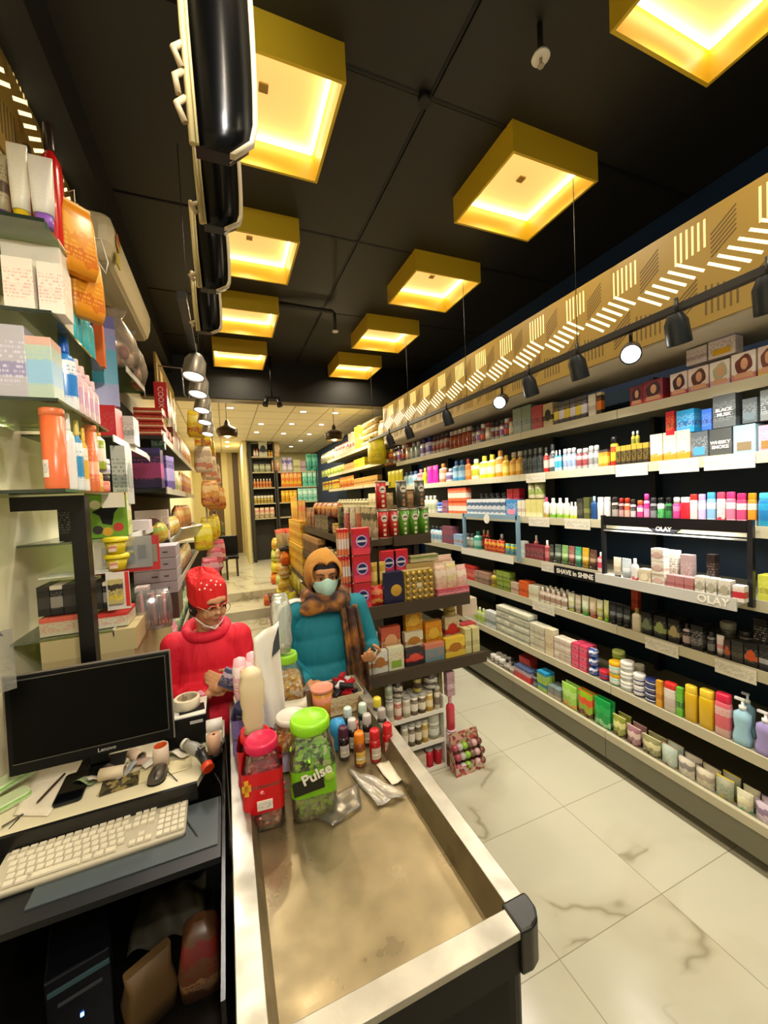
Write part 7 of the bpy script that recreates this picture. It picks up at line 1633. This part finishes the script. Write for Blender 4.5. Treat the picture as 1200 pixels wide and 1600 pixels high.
def scarf_cloth():
    mt = bpy.data.materials.new('patterned_scarf'); mt.use_nodes = True; nt = mt.node_tree; N = nt.nodes.new; L = nt.links.new; b = nt.nodes['Principled BSDF']; b.inputs['Roughness'].default_value = .8
    tc = N('ShaderNodeTexCoord'); sp = N('ShaderNodeSeparateXYZ'); L(tc.outputs['Object'], sp.inputs[0])
    n = N('ShaderNodeTexNoise'); n.inputs['Scale'].default_value = 11; n.inputs['Detail'].default_value = 3; n.inputs['Distortion'].default_value = .8; L(tc.outputs['Object'], n.inputs['Vector'])
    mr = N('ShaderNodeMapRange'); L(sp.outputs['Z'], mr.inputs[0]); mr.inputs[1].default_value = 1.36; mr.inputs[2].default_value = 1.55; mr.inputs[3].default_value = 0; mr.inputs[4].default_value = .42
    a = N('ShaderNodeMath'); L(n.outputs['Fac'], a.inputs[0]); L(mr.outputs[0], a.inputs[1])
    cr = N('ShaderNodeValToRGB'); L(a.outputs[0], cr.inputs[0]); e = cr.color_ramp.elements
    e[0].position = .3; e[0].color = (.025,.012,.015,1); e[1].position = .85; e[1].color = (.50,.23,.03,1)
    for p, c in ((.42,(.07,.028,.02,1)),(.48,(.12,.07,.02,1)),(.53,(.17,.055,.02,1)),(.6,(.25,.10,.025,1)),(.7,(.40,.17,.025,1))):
        q = e.new(p); q.color = c
    L(cr.outputs[0], b.inputs['Base Color'])
    bp = N('ShaderNodeBump'); bp.inputs['Strength'].default_value = .4; bp.inputs['Distance'].default_value = .01; L(n.outputs['Fac'], bp.inputs['Height']); L(bp.outputs[0], b.inputs['Normal'])
    return mt
# ------------------------------------------------------------------ woman
WX, WY = .500, 2.24
SK = mat('#c68c5c', .55)
t = thing('person', 'person in teal sweater, brown and ochre headscarf and pale face mask holding a small item', 'person', (WX, WY, 0), .0)
HM = Matrix.Translation((-.005, -.06, 1.455)) @ Matrix.Rotation(-.05, 4, 'Z') @ Matrix.Rotation(.20, 4, 'X')
b = MB(); head(b, HM, 1.06)
cap_(b, [(-.0,-.02,1.37),(0,0,1.27)], [.052,.058])
b.ell((0,.02,1.12),(.17,.10,.19), 20, 14); b.ell((0,.02,.90),(.15,.11,.15), 20, 14)
for s_ in (-1, 1):
    cap_(b, [(s_*.085,.02,.82),(s_*.09,.01,.46),(s_*.09,.03,.08)], [.085,.058,.042])
    cap_(b, [(s_*.09,.04,.04),(s_*.10,-.12,.03)], [.035,.03])
RS, RE, RW_ = (.195,.0,1.235), (.265,-.03,.99), (.205,-.225,1.02)      # arm at the right of the photo
LS, LE, LW_ = (-.215,.0,1.245), (-.255,-.0,.98), (-.14,-.16,.90)
cap_(b, [RS, RE, RW_], [.05,.038,.026]); cap_(b, [LS, LE, LW_], [.05,.038,.026])
hand(b, (.20,-.235,1.022), (-.35,-.75,.05), (-.3,.1,1), .95, .75)
hand(b, (-.13,-.17,.898), (.5,-.6,-.1), (.2,.1,-1), .92, .4)
link('body', baked(b, .005, SK, 1), t)
face_parts(t, HM, 1.06)
c = MB()
c.ell((0,.01,1.14),(.192,.125,.165), 24, 16); c.ell((0,.01,1.03),(.190,.135,.20), 24, 16); c.ell((0,.01,.87),(.205,.15,.16), 24, 16); c.ell((0,.015,1.215),(.15,.095,.08), 20, 12)
cap_(c, [(RS[0]-.05,RS[1],RS[2]+.01), RS, RE, (.222,-.18,1.012)], [.07,.072,.058,.043]); cap_(c, [(LS[0]+.05,LS[1],LS[2]+.01), LS, LE, (-.155,-.14,.91)], [.07,.072,.058,.043])
swt = baked(c, .007, wrinkle('#08788a', 8, .6), 3); link('sweater', swt, t)
st = MB()
for k in range(3):
    o_ = .017*(k-1)
    raw = [(-.085,-.05+o_,1.36), (-.12,-.05+o_,1.36), (-.16,-.05+o_,1.36), (-.20,-.05+o_,1.35), (-.25,-.05+o_,1.32), (-.30,-.05+o_,1.25), (-.32,-.05+o_,1.18), (-.32,-.04+o_,1.10), (-.33,-.04+o_,1.04)]
    st.tube(snap(raw, swt, .005), .0065, 6)
solid('shoulder_stripes', st, mat('#d8dcd4', .6), t)
cf = MB(); cf.tube([(.216,-.188,1.013),(.207,-.215,1.018)], [.041,.036], 16); solid('sleeve_cuff', cf, mat('#055866', .7), t)
tr_ = MB()
for s_ in (-1, 1): cap_(tr_, [(s_*.085,.02,.80),(s_*.09,.01,.46),(s_*.09,.03,.10)], [.105,.08,.065])
link('trousers', baked(tr_, .01, mat('#14121a', .8), 1), t)
for s_ in (-1, 1): solid('shoe', MB().loft([[(x+s_*.10, y-.04, z) for x, y, z in sec(.09*a, .25*a, .04, zz)] for a, zz in ((.95,0),(1,.02),(.9,.06),(.5,.09))]), mat('#1c1a18', .5), t)
# headscarf hood
SC = scarf_cloth()
hd = MB(); nu, nv = 48, 22
def hood(u, v):
    ph = 2*PI*u; cx, cz = math.cos(ph), math.sin(ph)
    th0 = R_(43) if cz > 0 else R_(43)+R_(16)*(-cz)
    th0 = R_(39)*abs(cx)+ (R_(39) if cz > 0 else R_(62))*abs(cz); 
    th = th0 + (PI-th0)*v
    fold = 1 + .022*math.sin(4*th+2*cx+1.5) + .018*math.sin(9*v+3*ph) + .015*math.sin(5*ph+4*v)
    r_ = Vector((.104*fold, .122*fold, .137*fold))
    p = Vector((r_.x*math.sin(th)*cx, -r_.y*math.cos(th)+.012-.016*(1-v)**6, r_.z*math.sin(th)*cz+.003))
    return HM @ p
hd.grid(hood, nu, nv); solid('headscarf_hood', hd, SC, t, thick=.006)
us = MB(); us.grid(lambda u, v: HM @ Vector((.086*math.sin((u-.5)*2.2)*(1-.12*v), -.0895*math.cos((u-.5)*2.2)*(1-.09*v), .052+.028*v+.006*math.cos((u-.5)*4))), 16, 4)
solid('under_cap', us, mat('#120c14', .8), t, thick=.003)
wr = MB()
for k, (z, rx, ry, th_, yo) in enumerate(((1.345,.098,.095,.030,-.035),(1.315,.112,.105,.034,-.03),(1.285,.125,.112,.034,-.02),(1.255,.128,.112,.03,-.015))):
    pts = [((rx+.006*math.sin(3*a+k))*math.cos(a), yo+(ry+.008*math.sin(2*a+k*1.7))*math.sin(a), z+.016*math.sin(a+k)-.012*math.sin(a)) for a in [2*PI*j/26 for j in range(27)]]
    wr.tube(pts, [th_*(1+.2*math.sin(j*1.1+k)) for j in range(27)], 10)
wr.ell((0,-.03,1.30),(.10,.09,.07), 20, 12)
link('scarf_wrap', baked(wr, .006, SC, 2), t)
dr = MB()
def drape(u, v):
    x = .115+.045*v + (u-.5)*(.10+.035*v); f_ = .016*math.sin(u*13+2*v)+.008*math.sin(u*29)
    z = 1.27-.50*v
    y = -.128-.026*math.sin(PI*min(1, v*1.2))-f_+.05*abs(u-.5)**2
    return (x, y, z)
dr.grid(drape, 30, 24); solid('scarf_end', dr, SC, t, thick=.008)
# mask
mk = MB()
def maskf(u, v):
    a = (u-.5)*2.45; w_ = math.sin(PI*v)
    r_ = .096+.010*math.cos(a)*w_+.018*math.exp(-(a/.35)**2)*(.25+.75*w_)
    top = -.002-.014*abs(2*u-1)**1.5+.020*math.exp(-(a/.3)**2); bot = -.098+.052*abs(2*u-1)**1.6
    z = bot+(top-bot)*v
    tp = 1-.16*(1-v)
    return HM @ (Vector((r_*.84*math.sin(a)*tp, -r_*1.0*math.cos(a)*(1-.10*(1-v))-.006+.014*(1-math.cos(a)), z))*1.06)
mk.grid(maskf, 30, 14); solid('face_mask', mk, mat('#a8cfc4', .7, bump=.15, bscale=120), t, thick=.003)
o = solid('small_package', MB().box(-.016,.016,-.012,.012,-.02,.03), speckle(['#c8d0b8','#2a2a28','#8a9a60'], 60, .3, .1), None, (WX+.172, WY-.325, 1.055), bevel=.003, rot=(.2,.5,.3)); tag(o, 'tiny shiny packet held between fingers of the person in teal', 'packet')
# ------------------------------------------------------------------ child
KX, KY = -.125, 2.24
SK2 = mat('#c08a60', .55)
t = thing('person', 'child in red hoodie, scarlet knitted cap and round glasses behind the monitor', 'person', (KX, KY, 0), .0)
HM = Matrix.Translation((.020, -.045, 1.375)) @ Matrix.Rotation(.50, 4, 'Z') @ Matrix.Rotation(.24, 4, 'X')
b = MB(); head(b, HM, 1.0)
cap_(b, [(.0,-.02,1.30),(0,0,1.20)], [.045,.052])
b.ell((0,.02,1.05),(.16,.10,.19), 20, 14); b.ell((0,.02,.85),(.14,.11,.14), 20, 14)
for s_ in (-1, 1):
    cap_(b, [(s_*.08,.02,.76),(s_*.085,.01,.43),(s_*.085,.03,.07)], [.08,.055,.04]); cap_(b, [(s_*.085,.04,.035),(s_*.095,-.10,.028)], [.032,.028])
RS, RE, RW_ = (.150,.0,1.165), (.19,-.04,.93), (.105,-.20,.985)
LS, LE, LW_ = (-.150,.0,1.165), (-.19,-.03,.93), (.0,-.215,.98)
cap_(b, [RS, RE, RW_], [.045,.036,.025]); cap_(b, [LS, LE, LW_], [.045,.036,.025])
hand(b, (.105,-.205,.992), (-.65,-.15,.45), (-.2,.9,-.1), .86, .6)
hand(b, (.008,-.222,.985), (.75,-.05,.45), (.2,.9,.2), .86, .6)
link('body', baked(b, .005, SK2, 1), t)
face_parts(t, HM, 1.0)
c = MB()
c.ell((0,.01,1.08),(.170,.12,.155), 24, 16); c.ell((0,.01,.95),(.18,.135,.20), 24, 16); c.ell((0,.01,.78),(.185,.145,.14), 24, 16); c.ell((0,.01,1.155),(.13,.09,.07), 20, 12)
cap_(c, [(RS[0]-.05,0,RS[2]), RS, RE, (.135,-.175,.98)], [.068,.072,.062,.045]); cap_(c, [(LS[0]+.05,0,LS[2]), LS, LE, (-.02,-.195,.975)], [.068,.072,.062,.045])
hdy = baked(c, .007, wrinkle('#d00a28', 9, .7), 3); link('hoodie', hdy, t)
hdm = MB()
pts = [(.095*math.cos(a), .012+.085*math.sin(a), 1.225+.018*math.sin(a)) for a in [2*PI*j/24 for j in range(25)]]
hdm.tube(pts, [.028+.016*max(0, math.sin(2*PI*j/24)) for j in range(25)], 10)
link('hood', baked(hdm, .006, wrinkle('#d01030', 9, .4), 2), t)
pr_ = MB()    # plain printed patch on the chest
gp = [[(-.045+.062*math.cos(2*PI*i/20)*r_, -.3, 1.05+.055*math.sin(2*PI*i/20)*r_) for i in range(20)] for r_ in (.05, .35, .7, 1)]
pr_.loft([snap(g, hdy, .002) for g in gp], cap=False)
solid('chest_print', pr_, speckle(['#d890a8','#e0c8c0','#c80a24','#e0a8b8','#8a1a30'], 38, .6, .0), t)
tr_ = MB()
for s_ in (-1, 1): cap_(tr_, [(s_*.08,.02,.74),(s_*.085,.01,.43),(s_*.085,.03,.09)], [.10,.075,.06])
link('trousers', baked(tr_, .01, mat('#2a1418', .8), 1), t)
for s_ in (-1, 1): solid('shoe', MB().loft([[(x+s_*.095, y-.03, z) for x, y, z in sec(.085*a, .22*a, .04, zz)] for a, zz in ((.95,0),(1,.02),(.9,.05),(.5,.08))]), mat('#2a2624', .5), t)
ht = MB()
def hat(u, v):
    ph = 2*PI*u; z = .028-.012*math.sin(ph)*0+.15*v
    r_ = (1-.06*v) * (math.cos(PI/2*max(0, (v-.55)/.45)**1.5) if v > .55 else 1)
    rib = 1+.012*math.sin(ph*14)*(1 if v < .85 else 0)
    x = .090*rib*max(r_, .001)*math.cos(ph) - .02*v*v; y = .018+.106*rib*max(r_, .001)*math.sin(ph) + .035*v**2
    zz = z + .022*math.sin(ph)*(1-v) + .01*math.sin(3*ph+8*v)
    return HM @ Vector((x, y, zz-.006))
ht.grid(hat, 56, 18); solid('knitted_cap', ht, wrinkle('#cc0c10', 26, .5), t, thick=.006)
pl = MB()
for j in range(9):
    u, v = (.62+.045*(j % 5)+.02*(j//5)), .62+.1*(j//5)+.05*(j % 2); pl.ell(tuple(hat(u, v)), (.0055,)*3, 8, 6)
solid('pearl_beads', pl, mat('#e8d8d0', .3), t)
hr = MB()
for s_ in (-1, 1): hr.loft([[tuple(HM @ Vector((s_*(.080+.006*math.cos(a)), .02+.035*math.sin(a)-.02*v_, .03-.075*v_))) for a in [2*PI*j/10 for j in range(10)]] for v_ in (0, .5, 1)])
hr.ell((0,0,0), (.082,.08,.08), 20, 12, M=HM @ Matrix.Translation((0,.035,-.005)))
solid('hair', hr, mat('#1a100c', .7), t)
gl = MB()
for s_ in (-1, 1):
    gl.tube([tuple(HM @ Vector((s_*.034+.026*math.cos(a), -.104+.10*abs(s_*.034+.026*math.cos(a))**1.5, .006+.025*math.sin(a)))) for a in [2*PI*j/24 for j in range(25)]], .0021, 6)
    gl.tube([tuple(HM @ Vector(p)) for p in ((s_*.06,-.098,.012),(s_*.078,-.05,.014),(s_*.084,.01,.01))], .0018, 6)
gl.tube([tuple(HM @ Vector(p)) for p in ((-.009,-.106,.012),(0,-.108,.015),(.009,-.106,.012))], .0018, 6)
solid('glasses', gl, mat('#c0a888', .25, .5), t)
ms_ = MB(); ms_.tube([tuple(HM @ Vector(p)) for p in ((-.084,.012,-.02),(-.078,-.03,-.055),(-.045,-.06,-.088),(0,-.078,-.112),(.045,-.06,-.088),(.078,-.03,-.055),(.084,.012,-.02))], .003, 6)
ms_.grid(lambda u, v: HM @ Vector((.048*math.sin((u-.5)*2.4), -.062*math.cos((u-.5)*2.4)-.012*v, -.115+.018*v)), 12, 3)
solid('lowered_mask', ms_, mat('#d8c8c0', .6), t, thick=.002)
o = solid('snack_packet', build_parts('pouch', .09, .03, .12, ('#5a5a88','#b8a8c0','#1c1c30','multi'))[0][1] and MB().box(-.04,.04,-.008,.008,-.05,.05), pack('#4a4a70','#c8b8c8','#1a1a2c','multi'), None, (KX+.10, KY-.285, 1.06), bevel=.004, rot=(.2,.5,-.2)); tag(o, 'navy and lilac packet held in the child hands', 'packet')
# small seated person far back
t = thing('person', 'person with dark hair and olive top sitting far back beside the striped wall', 'person', (-.30, 10.6, .3))
b = MB(); M0 = Matrix.Translation((.02,-.1,1.30)) @ Matrix.Rotation(.5, 4, 'X'); head(b, M0, 1.0); cap_(b, [(0,-.05,1.2),(0,0,1.12)], [.05,.055]); b.ell((0,0,.95),(.17,.11,.2), 16, 10); b.ell((0,0,.7),(.16,.13,.14), 16, 10)
for s_ in (-1, 1):
    cap_(b, [(s_*.19,0,1.08),(s_*.22,-.08,.86),(s_*.1,-.25,.93)], [.05,.04,.03]); hand(b, (s_*.1,-.25,.935), (-s_*.3,-.8,0), (0,.1,-1), .9, .4)
    cap_(b, [(s_*.09,0,.55),(s_*.1,-.4,.5),(s_*.1,-.4,.06)], [.08,.06,.045]); cap_(b, [(s_*.1,-.4,.035),(s_*.1,-.52,.03)], [.035,.03])
link('body', baked(b, .008, SK2, 1), t)
c = MB(); c.ell((0,0,.96),(.19,.13,.2), 16, 10); c.ell((0,0,.74),(.18,.15,.16), 16, 10)
for s_ in (-1, 1): cap_(c, [(s_*.17,0,1.08),(s_*.22,-.08,.86),(s_*.12,-.22,.925)], [.065,.055,.042])
link('top', baked(c, .012, mat('#4a4c24', .8), 1), t)
solid('hair', MB().ell((0,0,0), (.092,.105,.105), 18, 12, M=M0 @ Matrix.Translation((0,.03,.035))), mat('#14100e', .6), t)
o = thing('office_chair', 'stool under the seated person far back', 'chair', (-.30, 10.63, .3)); solid('seat', MB().box(-.2,.2,-.2,.2,.42,.47), DARK, o); [solid('leg', MB().box(a-.015,a+.015,b_-.015,b_+.015,0,.42), DARK, o) for a in (-.17,.17) for b_ in (-.17,.17)]
# ================================================================== clean-up of labels
for lab, obs in SEEN.items():
    pass
def shorten(l):
    w_ = l.replace(' ,', ',').split()
    if len(w_) <= 16: return l
    for a, b in (('right-wall shelf', 'right-wall shelf'), (' from the camera', ''), ('with pale shelf edges ', ''), (' with ', ' with '), ('in the ', 'in '), ('on the ', 'on '), ('of the ', 'of '), (' the ', ' ')):
        l = l.replace(a, b)
        if len(l.split()) <= 16: return l
    w_ = l.split()
    return ' '.join(w_[:16]).rstrip(',')
cnt = {}
for o in COL.objects:
    if 'label' in o.keys() and not o.parent:
        l = shorten(o['label']); o['label'] = l; cnt.setdefault(l, []).append(o)
dup = {k: v for k, v in cnt.items() if len(v) > 1}
for k, v in dup.items():
    print('DUP', len(v), k)
for o in COL.objects:
    if not o.parent and o.type in ('MESH', 'EMPTY') and 'label' not in o.keys() and o.get('kind') != 'structure': print('NOLABEL', o.name)
